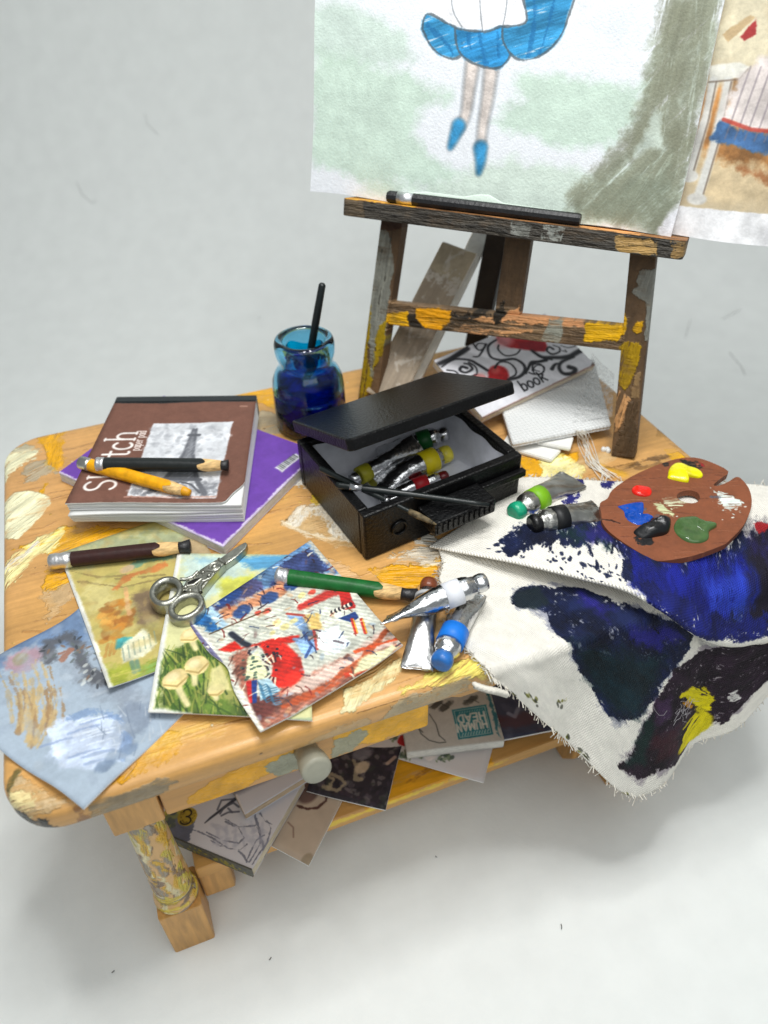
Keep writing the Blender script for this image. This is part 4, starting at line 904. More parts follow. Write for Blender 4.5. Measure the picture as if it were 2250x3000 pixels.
pd.line([pp(.33, .23), pp(.77, .23)], .09, TW); pd.line([pp(.43, .43), pp(.67, .43)], .06, TW); pd.line([pp(.5, .83), pp(.62, .83)], .09, TW)
pd.dot(*pp(.55, .9), .06, .05, TW)
pd.line([pp(.3, .07), pp(.42, .17), pp(.55, .2), pp(.68, .17), pp(.8, .07)], .05, TW)
for k in range(30): u, v = rng.uniform(.45, .65), rng.uniform(.25, .7); pd.line([pp(u, v), pp(u + .05, v + .05)], .02, (170, 172, 178), .5)
# lettering: runs from the near edge towards the binding
la, lb = np.array([(-4.72,1.07)][0]), np.array([(-4.02,3.10)][0])
d_ = (lb - la); d_ /= np.linalg.norm(d_); nrm_ = np.array([-d_[1], d_[0]])
write(pd, 'Sketch', tuple(la), tuple(d_ * .575), tuple(nrm_ * .62), .06, (228, 222, 218), serif=True)
la2 = np.array([(-4.10,2.30)][0]); write(pd, 'paper pad', tuple(la2), tuple(d_ * .14), tuple(nrm_ * .19), .024, (220, 206, 200))
for (k, x0_, x1_, y_) in ((0, 610, 850, 622), (1, 890, 1035, 620)):
    for j in range(14): xx = x0_ + (x1_ - x0_) * j / 13; pd.line([Q_ for Q_ in [pq((xx - 340) / 830.0, .045), pq((xx - 340) / 830.0 + .012, .045 + .006 * (j % 2))]], .05, (190, 150, 136), .55)
pd.line([pq(.87, .885), pq(.91, .885)], .05, (200, 160, 140), .6)
pd.poly([pq(-.02, .935), pq(1.02, .935), pq(1.02, 1.03), pq(-.02, 1.03)], (42, 47, 49), rough=.01)
pd.line([pq(0, 0), pq(.3, .0), pq(1, 0)], .035, (170, 140, 128), .6, rough=.02, dry=.3)
pd_m = mat('pad_cover', rough=.75, spec=.25, cv=pd, bump=.22, bs=16)
PAD = thing('sketch_pad', 'dog eared brown sketch pad with a tower photograph, lying on the purple book', 'sketch pad', (-3.4, 2.2, TZ + .25))
def curl(a_, b_): return lambda u, v: (0, 0, a_ * (1 - v) ** 2 * (.6 + .4 * math.sin(2.2 * u + 1)) + b_ * max(0, u - .8) * max(0, .35 - v) * 6 + .012 * math.sin(7 * u + 3 * v))
def padsheet(name, grow, z, cv, m, th, lf, notch=None):
    c = [np.array(p) for p in PD]; q = [(c[0] + (c[0] - c[1]) * grow[0] / 3.3), (c[1] + (c[1] - c[0]) * grow[0] / 3.3), c[2], c[3]]
    q[0] = q[0] - pe2 * grow[1] / 3.8; q[1] = q[1] - pe2 * grow[2] / 3.8
    return sheet(name, xyz(q, z), cv, m, pap, lf, th, 26, 30, PAD, notch)
def tear(u, v):                                       # torn lower right corner
    t = max(0, u - .9) / .1; w = max(0, .16 - v) / .16
    k = t * w * .55 + (.012 * math.sin(40 * v) if u == 1 and v < .2 else 0) + (.01 * math.sin(37 * u) if v == 0 else 0)
    return tuple(np.array([*(-pe1 * .14 * k + pe2 * .09 * k), 0]))
for k, z in enumerate((.285, .33, .38, .44, .50, .555, .60, .645)):
    padsheet('page', (.0, -.05 + .035 * k if k < 5 else -.02 + .01 * math.sin(k * 2), .0 + .02 * math.sin(k * 3)), z, None, pap, .028, curl((.0, .0, .02, .03, .045, .05, .055, .06)[k] , .0))
V, Fc = slab(xyz([PD[0] + pe2 * .06 + pe1 * .01, PD[1] + pe2 * .05 - pe1 * .012, np.array(PD[2]) - pe2 * .01 - pe1 * .012, np.array(PD[3]) - pe2 * .01 + pe1 * .01], .60), .34, .02); obj('page_block', V, Fc, pape, PAD)
padsheet('cover', (.02, .0, .0), .70, pd, pd_m, .03, curl(.07, .0), tear)
c_ = [np.array(p) for p in PD]; lf_ = lambda v: c_[0] + (c_[3] - c_[0]) * v; rt_ = lambda v: c_[1] + (c_[2] - c_[1]) * v
V, Fc = slab(xyz([lf_(.945), rt_(.945), rt_(1.004), lf_(1.004)], .722), .46, .015)
obj('binding_strip', V, Fc, mat('binding_black', (38, 43, 45), .6, bump=.15, bs=12), PAD)

# ---------------------------------------------------------------- pencils
woodp = mat('pencil_wood', (214, 178, 122), .7, bump=.3, bs=9, stretch=(1, 4, 4), var=.16, vs=5)
lead = mat('pencil_lead', (34, 33, 34), .4, spec=.5, bump=.3, bs=12)
def pencil(p0, p1, r, col, label, tipc=None, fer=.13, cone=.77, leadt=.90, dull=False, blunt=.45, group='short coloured pencils'):
    p0, p1 = np.array(p0), np.array(p1); d = p1 - p0; R_ = thing('pencil', label, 'pencil', tuple(p0), group)
    m = mat('pencil_%d_%d_%d' % col, col, .42, spec=.4, bump=.12, bs=12, var=.1, vs=6)
    n = 18; rad = lambda k: r * (1.0 + .04 * math.cos(6 * math.tau * k / n))
    # painted shaft, its sharpened end cut in scallops
    ex = d / np.linalg.norm(d); ez = np.array([0, 0, 1.]) - ex * ex[2]; ez /= np.linalg.norm(ez); ey = np.cross(ez, ex); V = []; Fc = []
    for i, t in enumerate((fer * .9, .4, .6, cone - .04)):
        for k in range(n):
            A = math.tau * k / n; tt = t + (.035 * math.cos(3 * A + 1) + .012 * math.sin(7 * A)) * (i == 3)
            V.append(p0 + d * tt + rad(k) * (math.cos(A) * ey + math.sin(A) * ez))
    for i in range(3):
        for k in range(n): Fc.append([i * n + k, i * n + (k + 1) % n, (i + 1) * n + (k + 1) % n, (i + 1) * n + k])
    obj('shaft', np.array(V), Fc, m, R_, smooth=True)
    obj('ferrule', *rods(p0, p0 + d * fer, [r * .85, r * 1.02, r * 1.06, r * 1.0, r * 1.07, r * 1.03], [0, .06, .3, .5, .7, 1], 18), alud if dull else silver, R_, smooth=True)
    obj('wood_tip', *rods(p0 + d * (cone - .12), p0 + d * leadt, [r * .94, r * .97, r * .95, r * .74], [0, .4, .55, 1], 18), woodp, R_, smooth=True)
    obj('lead', *rods(p0 + d * (leadt - .01), p1, [r * .735, r * .70, r * blunt * 1.1, r * blunt * .5], [0, .3, .93, 1], 14), mat('lead_%d_%d_%d' % tipc, tipc, .45, var=.1) if tipc else lead, R_, smooth=True)
pencil(T([(-4.93,1.76)][0], .98), T([(-2.50,0.78)][0], .93), .135, (28, 32, 32), 'black pencil with silver end on the sketch pad, crossing the yellow one', fer=.065, cone=.84, leadt=.945, blunt=.8)
pencil(T([(-5.24,2.11)][0], .87), T([(-3.35,0.29)][0], .87), .13, (226, 160, 14), 'yellow pencil with worn tip lying on the sketch pad under the black one', (214, 150, 20), .10, .86, .94, True)
pencil(T([(-6.11,0.14)][0], .19), T([(-3.59,-0.47)][0], .23), .145, (52, 27, 24), 'dark brown pencil lying across the top of the yellow green print', fer=.16, cone=.80, leadt=.915, blunt=.85)
pencil(T([(-2.30,-1.86)][0], .26), T([(-0.12,-3.20)][0], .19), .15, (18, 92, 38), 'green pencil lying on the red and blue print, pointing at the tubes', fer=.095, cone=.77, leadt=.885, blunt=.8)

# ---------------------------------------------------------------- scissors
pew = mat('pewter', (166, 166, 156), .36, 1., bump=.35, bs=9, bdet=4, var=.14, vs=4)
SC = thing('scissors', 'ornate little pewter scissors lying on the mushroom print with the blades closed', 'scissors', T([(-3.83,-1.50)][0], .1))
def ringh(c, a_, b_, ang, z0, z1, w):
    V = []; Fc = []; n = 40; pr_ = [(-w, z0 + .04), (-w * .6, z0), (w * .6, z0), (w, z0 + .05), (w, z1 - .06), (w * .65, z1), (-w * .5, z1), (-w, z1 - .07)]
    for i in range(n):
        t = math.tau * i / n; ca, sa = math.cos(ang), math.sin(ang)
        for dw, z in pr_:
            x, y = (a_ + dw) * math.cos(t), (b_ + dw) * math.sin(t); V.append((c[0] + x * ca - y * sa, c[1] + x * sa + y * ca, TZ + z))
    m = len(pr_)
    for i in range(n):
        for j in range(m): Fc.append([i * m + j, ((i + 1) % n) * m + j, ((i + 1) % n) * m + (j + 1) % m, i * m + (j + 1) % m])
    return np.array(V), Fc
ca_, cb_ = [(-4.19,-1.63),(-3.92,-2.09)]; ang0 = math.atan2([(-3.30,-1.37)][0][1] - cb_[1], [(-3.30,-1.37)][0][0] - cb_[0])
o1 = obj('finger_loop', *ringh(ca_, .285, .235, ang0 + .5, .12, .42, .06), pew, SC, smooth=True)
o2 = obj('finger_loop', *ringh(cb_, .275, .235, ang0 - .15, .10, .40, .06), pew, SC, smooth=True)
shank = [(-3.94,-1.67),(-3.84,-1.49),(-3.61,-1.41),(-3.56,-1.29),(-3.41,-1.22),(-3.20,-1.13),(-3.09,-1.29),(-3.31,-1.48),(-3.46,-1.64),(-3.63,-1.83),(-3.68,-1.89),(-3.83,-1.77)]
obj('shank', *prism(shank, TZ + .14, TZ + .36, .03), pew, SC)
blade = [(-3.21,-1.11),(-2.87,-0.91),(-2.62,-0.81),(-2.59,-0.88),(-2.65,-0.99),(-2.87,-1.16),(-3.10,-1.28)]
V, Fc = prism(blade, TZ + .14, TZ + .30, .025); t0 = np.array(blade[0])
obj('blade', V, Fc, pew, SC)
V, Fc = prism([(-3.22,-1.21),(-3.09,-1.16),(-2.86,-1.03),(-2.64,-0.86),(-2.63,-0.90),(-2.90,-1.11),(-3.18,-1.29)], TZ + .09, TZ + .19, .02); obj('blade', V, Fc, pew, SC)
pv = [(-3.29,-1.34)][0]
obj('pivot_screw', *lathe([(0, .07), (.035, .075), (.055, .05), (.06, .02), (.085, .03), (.10, .055), (.115, .03), (.12, 0)][::-1], (pv[0], pv[1], TZ + .345), 20), pew, SC, smooth=True)
for pl, rr in (([(-3.92,-1.41),(-3.83,-1.45),(-3.70,-1.44),(-3.59,-1.34)], .035), ([(-3.45,-1.59),(-3.56,-1.62),(-3.63,-1.72),(-3.64,-1.87)], .04), ([(-3.43,-1.36),(-3.29,-1.46)], .03), ([(-3.18,-1.15),(-3.10,-1.32)], .03), ([(-3.83,-1.62),(-3.72,-1.64),(-3.57,-1.55)], .03)):
    obj('scroll', *strip([(x, y, TZ + .36) for x, y in pl], rr, 8), pew, SC, smooth=True)
for p in [(-3.51,-1.39),(-3.42,-1.51),(-3.86,-1.64),(-3.80,-1.75)]: obj('bead', *lathe([(0, .04), (.03, .03), (.045, 0), (.045, -.03)][::-1], (p[0], p[1], TZ + .36), 12), pew, SC, smooth=True)
obj('recess_shade', *prism([(-3.81,-1.54),(-3.69,-1.50),(-3.56,-1.51),(-3.66,-1.65),(-3.80,-1.63)], TZ + .355, TZ + .364, 0), mat('pewter_shade', (40, 40, 38), .4, .6), SC)  # flat dark patch on the shank, its colour stands for shade in a hollow

# ---------------------------------------------------------------- four prints laid over each other
def cvq(quad, ppu, base, pad=.15):
    q = np.array(quad); return Cv(q[:, 0].min() - pad, q[:, 1].min() - pad, q[:, 0].max() + pad, q[:, 1].max() + pad, ppu, base)
# 1 blue grey misty picture hanging over the front edge
q1_ = [(-5.90, -5.08), (-3.53, -3.41), (-5.56, -.81), (-7.93, -2.48)]
c1 = cvq(q1_, 110, (158, 172, 186))
c1.poly([(-7.23,-1.15),(-6.39,-1.18),(-5.71,-0.75),(-5.61,-1.29),(-5.59,-2.04),(-6.21,-1.80),(-6.83,-1.74),(-7.21,-2.13)], (98,122,156), rough=.1, soft=.25, a=.9)
c1.poly([(-7.22,-1.77),(-6.90,-2.08),(-6.83,-2.37),(-7.21,-2.39)], (104,124,152), rough=.1, soft=.2, a=.8)
c1.poly([(-6.07,-2.23),(-5.46,-2.83),(-4.76,-3.45),(-5.10,-3.64),(-5.73,-2.98)], (142,152,164), rough=.1, soft=.2)
c1.poly([(-5.20,-3.44),(-4.71,-3.55),(-4.97,-4.09),(-5.30,-4.37),(-5.37,-3.93)], (122,134,152), rough=.1, soft=.15, a=.7)
c1.dot(*[(-6.62,-1.94)][0], .30, .26, (168,136,146), .3, .9, .4, .25); c1.dot(*[(-6.71,-1.90)][0], .11, .12, (150,146,120), 0, .8, .5, .2)      # round rosy blossom
c1.line([(-6.27,-2.05),(-6.21,-1.75),(-5.97,-1.70),(-5.75,-1.98),(-5.75,-2.35),(-5.55,-2.79),(-5.40,-2.93)], .26, (84,86,92), .9, rough=.06, taper=.16)                     # dark bough
c1.line([(-6.09,-2.03),(-5.92,-2.01),(-6.06,-2.16)], .09, (150,98,76), .8, rough=.04)
for k in range(16): p = [(-5.78,-2.38)][0]; c1.dot(p[0] + rng.uniform(-.06, .4), p[1] + rng.uniform(-.5, .1), .05, .03, (190,194,190) if k % 2 else (120,124,128), .6, .7)
for k in range(30):                                                                                                     # tawny reeds
    b0 = np.array([(-6.46,-3.50)][0]) + [rng.uniform(-.35, .30), rng.uniform(-.35, .25)]; tp_ = b0 + [rng.normal() * .14 - .05, rng.uniform(.7, 1.35)]
    c1.line(crv([tuple(b0), tuple((b0 + tp_) / 2 + [.06, 0]), tuple(tp_)]), .06, (184,158,110) if k % 3 else (150,120,84), .75, rough=.03, dry=.15, taper=.02)
c1.poly([(-6.31,-3.56),(-6.03,-3.39),(-5.67,-3.42),(-5.35,-3.66),(-5.21,-4.11),(-5.31,-4.47),(-5.66,-4.51),(-6.08,-4.35),(-6.30,-3.98)], (190,202,222), rough=.09, soft=.1, var=.1)      # pale pool with ripples
for k in range(12): p = np.array([(-5.77,-4.00)][0]) + [rng.uniform(-.45, .45), rng.uniform(-.45, .4)]; c1.line(crv([tuple(p - [.22, -.02]), tuple(p + [0, .03]), tuple(p + [.22, .02])]), .04, (132,150,184) if k % 2 else (214,222,232), .65, rough=.02)
c1.line(crv([(-6.03,-3.43),(-5.67,-3.42),(-5.35,-3.66),(-5.21,-4.11),(-5.31,-4.47)]), .09, (108,136,178), .6, rough=.05, dry=.2)
for p in [(-5.42,-4.39),(-5.24,-4.36),(-5.55,-4.49)]: c1.dot(*p, .16, .09, (112,130,154), .4, .8, .4, .3)
for k in range(90): x, y = rng.uniform(-7.9, -3.7), rng.uniform(-5, -.9); c1.dot(x, y, rng.uniform(.05, .25), rng.uniform(.03, .1), (176,184,192) if k % 2 else (140,152,168), rng.uniform(0, 3), .35, .8, .4)
for k in range(26):                                                                                                     # leaves along the dark bough, lily pads on the pool
    p = np.array(crv([(-6.27,-2.05),(-6.21,-1.75),(-5.97,-1.70),(-5.75,-1.98),(-5.75,-2.35),(-5.55,-2.79),(-5.40,-2.93)])[rng.integers(0, 36)]) + rng.normal(size=2) * .09
    c1.dot(p[0], p[1], .055, .022, [(58,62,68),(96,104,104),(120,98,84)][k % 3], rng.uniform(0, 3), .85, .3)
for k in range(26):
    p = np.array([(-5.14,-4.02)][0]) + [rng.uniform(-.5, .45), rng.uniform(-.6, .4)]; c1.line([tuple(p), tuple(p + [rng.normal() * .05, rng.uniform(.1, .28)])], .02, (104,118,138) if k % 2 else (186,192,198), .6, taper=.008)
c1.grain(.035, 6, 1)
def lift1(u, v):
    k = max(0, 1 - u / .42)
    return (0, 0, .02 + k * (.16 * math.sin(5.5 * v - 2.2) ** 2 + .10 * v) - .3 * max(0, (.16 - u - v)))
o = sheet('picture_sheet', xyz(q1_, .0), c1, mat('misty_blue_print', rough=.75, cv=c1, bump=.12, bs=14), pap, lift1, .025, 40, 44, notch=lambda u, v: tuple(np.array([.82, .575, 0]) * (-.30 * math.sin(math.pi * min(1, v / .62)) * u ** 3) + np.array([-.615, .788, 0]) * (.15 * math.sin(6.3 * u - .6) * v ** 3))); tag(o, 'misty blue grey picture sheet curling over the front left corner of the table', 'print', 'loose prints on the table')
# 2 yellow green meadow
q2_ = [(-5.36, -3.19), (-2.92, -2.80), (-3.50, .86), (-5.97, .49)]
c2_ = cvq(q2_, 110, (186, 170, 98))
c2_.poly([(-5.96,0.44),(-5.15,0.67),(-4.13,0.58),(-3.14,-0.59),(-3.76,-0.63),(-4.46,-0.11),(-5.21,-0.05),(-5.84,-0.03)], (164,170,132), rough=.12, soft=.25)
c2_.poly([(-4.21,0.03),(-3.45,-0.15),(-3.11,-0.66),(-3.76,-0.63)], (170,148,112), rough=.1, soft=.2)
c2_.poly([(-5.38,-1.26),(-4.57,-1.05),(-4.00,-1.17),(-4.19,-2.34),(-4.76,-2.50),(-4.88,-1.77)], (146,132,76), rough=.15, soft=.25, a=.7)
c2_.poly([(-4.77,-1.18),(-4.44,-1.15),(-4.39,-1.81),(-4.71,-2.13),(-4.79,-1.65)], (112,92,74), rough=.08, soft=.15, a=.85)
c2_.poly([(-5.53,-2.56),(-5.05,-2.70),(-4.61,-2.92),(-4.69,-3.50),(-5.36,-3.23)], (150,156,54), rough=.08, soft=.15)
c2_.poly([(-4.82,-2.75),(-4.46,-2.80),(-4.57,-3.29),(-4.83,-3.10)], (112,150,78), rough=.1, soft=.15, a=.8)
c2_.poly([(-5.62,-0.57),(-5.05,-0.69),(-5.11,-1.37),(-5.57,-1.34)], (196,184,124), rough=.12, soft=.2, a=.8)
for pl in ([(380,170),(600,200),(820,150)], [(560,160),(680,150),(800,140)], [(350,120),(480,150),(620,140)]): c2_.line(hm((0.00366682, -0.00208975, -7.03133, -0.0015078, -0.00591338, 1.12095, 9.9073e-06, 0.000302158, 1), pl), .04, (120,104,66), .6, rough=.03)
c2_.line([(-5.03,-0.86),(-4.75,-0.64),(-4.45,-0.65),(-4.14,-0.60)], .12, (190,112,58), .85, rough=.05); c2_.line([(-4.83,-0.43),(-4.41,-0.31),(-4.00,-0.42)], .12, (98,142,122), .8, rough=.06)
c2_.dot(*[(-4.80,-0.45)][0], .14, .1, (212,176,138), .3, .8)
for k in range(34):                                                                                                     # russet bush
    p = [(-5.16,-1.70)][0]; c2_.dot(p[0] + rng.normal() * .16, p[1] + rng.normal() * .26, .12, .07, [(184,122,44),(150,92,36),(206,152,70)][k % 3], rng.uniform(0, 3), .7, .5, .3)
c2_.line([(-4.89,-1.61),(-4.89,-1.24),(-4.88,-0.95)], .08, (214,164,112), .9, rough=.02)
for k in range(3): c2_.line([tuple(p) for p in np.array([(-5.30,-2.19),(-5.37,-2.44)]) + [.07 * k, 0]], .05, (176,128,62), .7, rough=.02)
c2_.poly([(-5.14,-2.11),(-4.89,-2.16),(-4.84,-2.37),(-5.18,-2.33)], (62,140,140), rough=.03, soft=.05, var=.14)                    # teal and white clump
c2_.poly([(-5.14,-2.30),(-4.71,-2.09),(-4.57,-2.48),(-4.78,-2.67),(-5.08,-2.69)], (206,204,176), rough=.04, soft=.06, var=.12)
for k in range(7): c2_.line([tuple(p) for p in np.array([(-5.08,-2.37),(-5.08,-2.65)]) + [.09 * k, .03 * k]], .025, (120,140,128), .6)
c2_.line([(-4.97,-2.73),(-4.95,-2.97)], .08, (96,132,116), .8); c2_.line([(-4.89,-2.74),(-4.88,-2.95)], .07, (96,132,116), .8)
for k in range(60): p = [(-5.17,-3.18)][0]; x = p[0] + rng.uniform(-.9, .9); y = p[1] + rng.uniform(-.1, .45); c2_.line([(x, y), (x + .25, y + .03)], .03, (118,130,40) if k % 2 else (196,186,96), .5, rough=.02)
for k in range(110): x, y = rng.uniform(-5.9, -2.9), rng.uniform(-3.2, .8); c2_.dot(x, y, rng.uniform(.05, .2), rng.uniform(.03, .09), [(206,194,136),(150,146,84),(176,150,92)][k % 3], rng.uniform(0, 3), .35, .8, .4)
c2_.line([(-5.97, .49), (-5.70, -1.15), (-5.36, -3.19)], .13, (226,226,220), .95, rough=.02)
c2_.grain(.04, 6, 1)
o = sheet('picture_sheet', xyz(q2_, .0), c2_, mat('meadow_print', rough=.7, cv=c2_, bump=.1, bs=14), pap, lambda u, v: (0, 0, .05 + .04 * (1 - v) ** 2 + .02 * math.sin(3 * u) * (1 - v) + .55 * max(0, .3 - u - v) ** 1.5), .02); tag(o, 'yellow green meadow print with a russet bush, left of the scissors', 'print', 'loose prints on the table')
# 3 mushrooms in the grass
q3_ = [(-4.84, -3.87), (-2.55, -4.92), (-1.62, -1.42), (-3.86, -.46)]
c3_ = cvq(q3_, 120, (206, 204, 150))
c3_.poly([(-3.85,-0.47),(-1.95,-1.27),(-2.80,-1.56),(-3.59,-1.79),(-3.91,-1.55)], (188,206,196), rough=.12, soft=.25)
c3_.poly([(-2.94,-0.99),(-1.86,-1.25),(-2.08,-1.62),(-2.62,-1.46)], (84,150,190), rough=.08, soft=.12, dry=.2, ang=-.3)
c3_.poly([(-3.61,-0.66),(-3.11,-0.86),(-3.26,-1.03),(-3.59,-0.96)], (140,184,206), rough=.06, soft=.12, a=.7)
c3_.poly([(-3.30,-1.42),(-2.68,-1.55),(-2.63,-1.80),(-3.32,-1.90)], (190,190,80), rough=.06, soft=.12)
c3_.poly([(-4.26,-2.81),(-4.01,-2.53),(-3.81,-2.80),(-3.50,-3.29),(-3.34,-4.37),(-3.41,-4.66),(-4.25,-4.29),(-4.71,-3.91),(-4.55,-3.40)], (88,112,40), rough=.08, soft=.12, var=.2)
c3_.poly([(-3.97,-3.67),(-3.66,-3.23),(-3.48,-3.65),(-3.49,-4.31),(-3.74,-3.97),(-4.02,-3.94)], (176,168,96), rough=.06, soft=.1, a=.7)
for k in range(260):
    x, y = [(-4.05,-3.93)][0]; x += rng.uniform(-.75, .85); y += rng.uniform(-.62, .9); 
    if y > -2.7: continue
    c = [(52,84,26),(120,140,54),(150,150,70),(38,62,24)][k % 4]; b_ = rng.normal() * .12
    c3_.line([(x, y), (x + b_ * .4, y + .16), (x + b_, y + rng.uniform(.25, .42))], .035, c, .75, taper=.012)
MU, MS = (216, 194, 134), (166, 140, 80)
for (cx_, cy_, rx, ry, sx, sy) in ((862,665,.21,.19,920,790), (965,600,.19,.2,955,690), (940,450,.2,.16,960,520), (1060,720,.13,.12,1060,760)):
    cc = hm((0.00365936, -0.00208779, -7.0246, -0.001505, -0.00590859, 1.0952, 9.9073e-06, 0.000302158, 1), [(cx_, cy_), (sx, sy)]); c3_.line([cc[0], ((cc[0][0] + cc[1][0]) / 2 - .02, (cc[0][1] + cc[1][1]) / 2), cc[1]], .13, (214,202,150), .95, taper=.09)
    c3_.dot(*cc[0], rx, ry, MU, .2, 1, .12, .06, .1); c3_.dot(cc[0][0] - .04, cc[0][1] + .05, rx * .5, ry * .45, (232,218,172), .2, .7, .6); c3_.line([(cc[0][0] - rx * .9, cc[0][1] - .05), (cc[0][0], cc[0][1] - ry * .8), (cc[0][0] + rx * .9, cc[0][1] - .03)], .035, MS, .8)
c3_.poly([(-3.77,-3.45),(-3.63,-3.42),(-3.57,-3.95),(-3.94,-3.85)], (208,198,140), rough=.02, soft=.05, a=.9)
c3_.line([(-3.86, -.46), (-4.84, -3.87), (-4.28, -4.2)], .16, (228,228,222), .95, rough=.015)
c3_.line([(-4.3, -4.22), (-3.4, -4.66), (-2.55, -4.92)], .12, (176,196,160), .8, rough=.015)
c3_.grain(.04, 6, 1)
o = sheet('picture_sheet', xyz(q3_, .0), c3_, mat('mushroom_print', rough=.7, cv=c3_, bump=.1, bs=14), pap, lambda u, v: (0, 0, .155 + .03 * (1 - v) * math.sin(3 * u + .5) + .02 * math.sin(5 * v)), .02); tag(o, 'print of cream mushrooms in green grass, under the scissors', 'print', 'loose prints on the table')
# 4 bright red and blue print on top
q4_ = [(-3.33, -4.92), (-.80, -4.20), (-1.45, -1.12), (-3.97, -2.28)]
c4_ = cvq(q4_, 130, (198, 196, 184))
c4_.poly([(-1.55,-1.13),(-1.31,-2.16),(-1.65,-2.02),(-2.27,-2.05),(-2.86,-2.03),(-3.62,-2.19),(-3.95,-2.33),(-2.76,-1.58)], (112,150,190), rough=.06, soft=.1, var=.15)
c4_.poly([(-2.05,-1.52),(-1.54,-1.37),(-1.33,-2.10),(-1.86,-1.94),(-2.05,-2.08),(-2.50,-2.06)], (58,70,110), rough=.1, soft=.08, var=.2)
c4_.poly([(-3.60,-1.89),(-2.98,-1.71),(-2.66,-1.78),(-2.52,-2.16),(-3.08,-2.20),(-3.56,-2.21)], (84,84,120), rough=.09, soft=.08, var=.2)
c4_.poly([(-3.42,-2.27),(-2.63,-2.12),(-2.18,-1.98),(-1.92,-2.14),(-2.62,-2.39),(-3.15,-2.48),(-3.40,-2.48)], (206,146,110), rough=.05, soft=.08, var=.12)
c4_.poly([(-3.95,-2.35),(-3.63,-2.03),(-3.44,-2.51),(-3.35,-2.74),(-3.66,-2.76)], (40,92,140), rough=.06, soft=.06, var=.2)
c4_.poly([(-3.70,-2.00),(-3.52,-2.02),(-3.32,-2.61),(-3.44,-2.71)], (164,190,206), rough=.03, soft=.05)
for (x, y) in ((480,265),(350,330),(600,200),(300,250),(260,270)): c4_.dot(*hm((0.00361106, -0.0020659, -3.95527, -0.00148579, -0.00584852, -0.210041, 9.82654e-06, 0.000299695, 1), [(x, y)])[0], .17, .13, (44,76,130), .4, .9, .3, .15)
c4_.poly([(-3.65,-2.72),(-2.57,-2.51),(-1.98,-2.38),(-1.23,-2.63),(-1.04,-3.37),(-0.88,-3.73),(-2.25,-4.01),(-3.22,-4.14),(-3.48,-3.52)], (196,198,186), rough=.04, soft=.06, var=.1)
c4_.poly([(-3.47,-3.35),(-3.15,-3.29),(-3.25,-4.29),(-2.50,-4.17),(-1.74,-4.04),(-0.96,-3.75),(-0.81,-4.22),(-2.11,-4.66),(-3.33,-4.92),(-3.41,-4.39)], (150,100,84), rough=.06, soft=.08, var=.18, ang=.4)
c4_.poly([(-2.46,-4.14),(-1.71,-4.05),(-0.97,-3.79),(-0.84,-4.03),(-1.62,-4.22),(-2.38,-4.47),(-2.82,-4.38)], (206,182,170), rough=.05, soft=.08)
c4_.line([(-2.88,-4.59),(-2.18,-4.46),(-1.64,-4.25),(-0.94,-3.80)], .12, (176,84,48), .9, rough=.04, dry=.15); c4_.line([(-1.81,-4.36),(-1.35,-4.41),(-1.00,-4.51)], .07, (180,64,40), .9, rough=.03)
c4_.line([(-1.54,-3.98),(-1.19,-3.98),(-0.84,-4.03)], .07, (196,80,40), .9, rough=.02); c4_.poly([(-1.49,-4.14),(-0.94,-4.08),(-0.84,-4.21),(-1.48,-4.40),(-1.79,-4.41)], (214,210,172), rough=.03, soft=.05)
c4_.poly([(-3.31,-4.26),(-2.82,-4.38),(-3.17,-4.72),(-3.32,-4.88),(-3.41,-4.39)], (96,56,52), rough=.05, soft=.06, var=.2)
# red fan-like drapery, blue white stripes, zigzag ornaments
RD = (190, 44, 32)
c4_.poly([(-2.95,-3.28),(-2.63,-3.27),(-2.39,-3.78),(-2.44,-4.15),(-2.69,-4.26),(-3.04,-4.21),(-2.86,-3.77)], RD, rough=.02, soft=.04, var=.15)
c4_.poly([(-3.58,-3.12),(-3.31,-3.05),(-3.24,-3.21),(-2.79,-3.21),(-2.29,-3.31),(-2.32,-3.44),(-2.82,-3.33),(-3.41,-3.23)], RD, rough=.02, soft=.04)
for a_ in range(200, 380, 10): 
    p = [(-2.82,-3.87)][0]; t = math.radians(a_ - 120); c4_.line([(p[0] + .16 * math.cos(t), p[1] + .16 * math.sin(t)), (p[0] + .31 * math.cos(t), p[1] + .31 * math.sin(t))], .03, (226,222,196) if a_ % 20 else (60,40,50), .85)
for k in range(26): p = [(-3.07,-3.64)][0]; c4_.dot(p[0] + rng.uniform(-.25, .4), p[1] + rng.uniform(-.25, .35), .025, .025, (38,36,50), 0, .9)
c4_.poly([(-3.19,-3.46),(-3.01,-3.40),(-2.96,-3.90),(-3.05,-3.99),(-3.32,-3.88)], (214,214,176), rough=.02, soft=.04)
for k in range(22): p = [(-3.13,-3.75)][0]; c4_.dot(p[0] + rng.uniform(-.22, .18), p[1] + rng.uniform(-.18, .25), .03, .022, (70,92,80), 0, .8)
c4_.poly([(-3.32,-3.93),(-3.24,-3.94),(-3.32,-4.34),(-3.37,-4.32)], (200,40,40), rough=.005); c4_.poly([(-3.24,-3.94),(-3.15,-3.95),(-3.26,-4.36),(-3.32,-4.35)], (30,66,130), rough=.005)
c4_.poly([(-3.14,-3.96),(-2.98,-3.98),(-2.86,-4.28),(-3.20,-4.35)], (170,196,206), rough=.01)
for k in range(8): c4_.line([tuple(p) for p in np.array([(-3.15,-3.99),(-3.11,-4.10),(-3.04,-4.08),(-3.00,-4.19),(-2.91,-4.20)]) + [.0, -.045 * k]], .018, (60,110,140), .8)
c4_.poly([(-2.36,-2.80),(-2.14,-2.93),(-2.04,-3.31),(-2.13,-3.74),(-2.32,-3.80),(-2.41,-3.36),(-2.19,-3.35)], (120,146,178), rough=.02, soft=.04, var=.2)
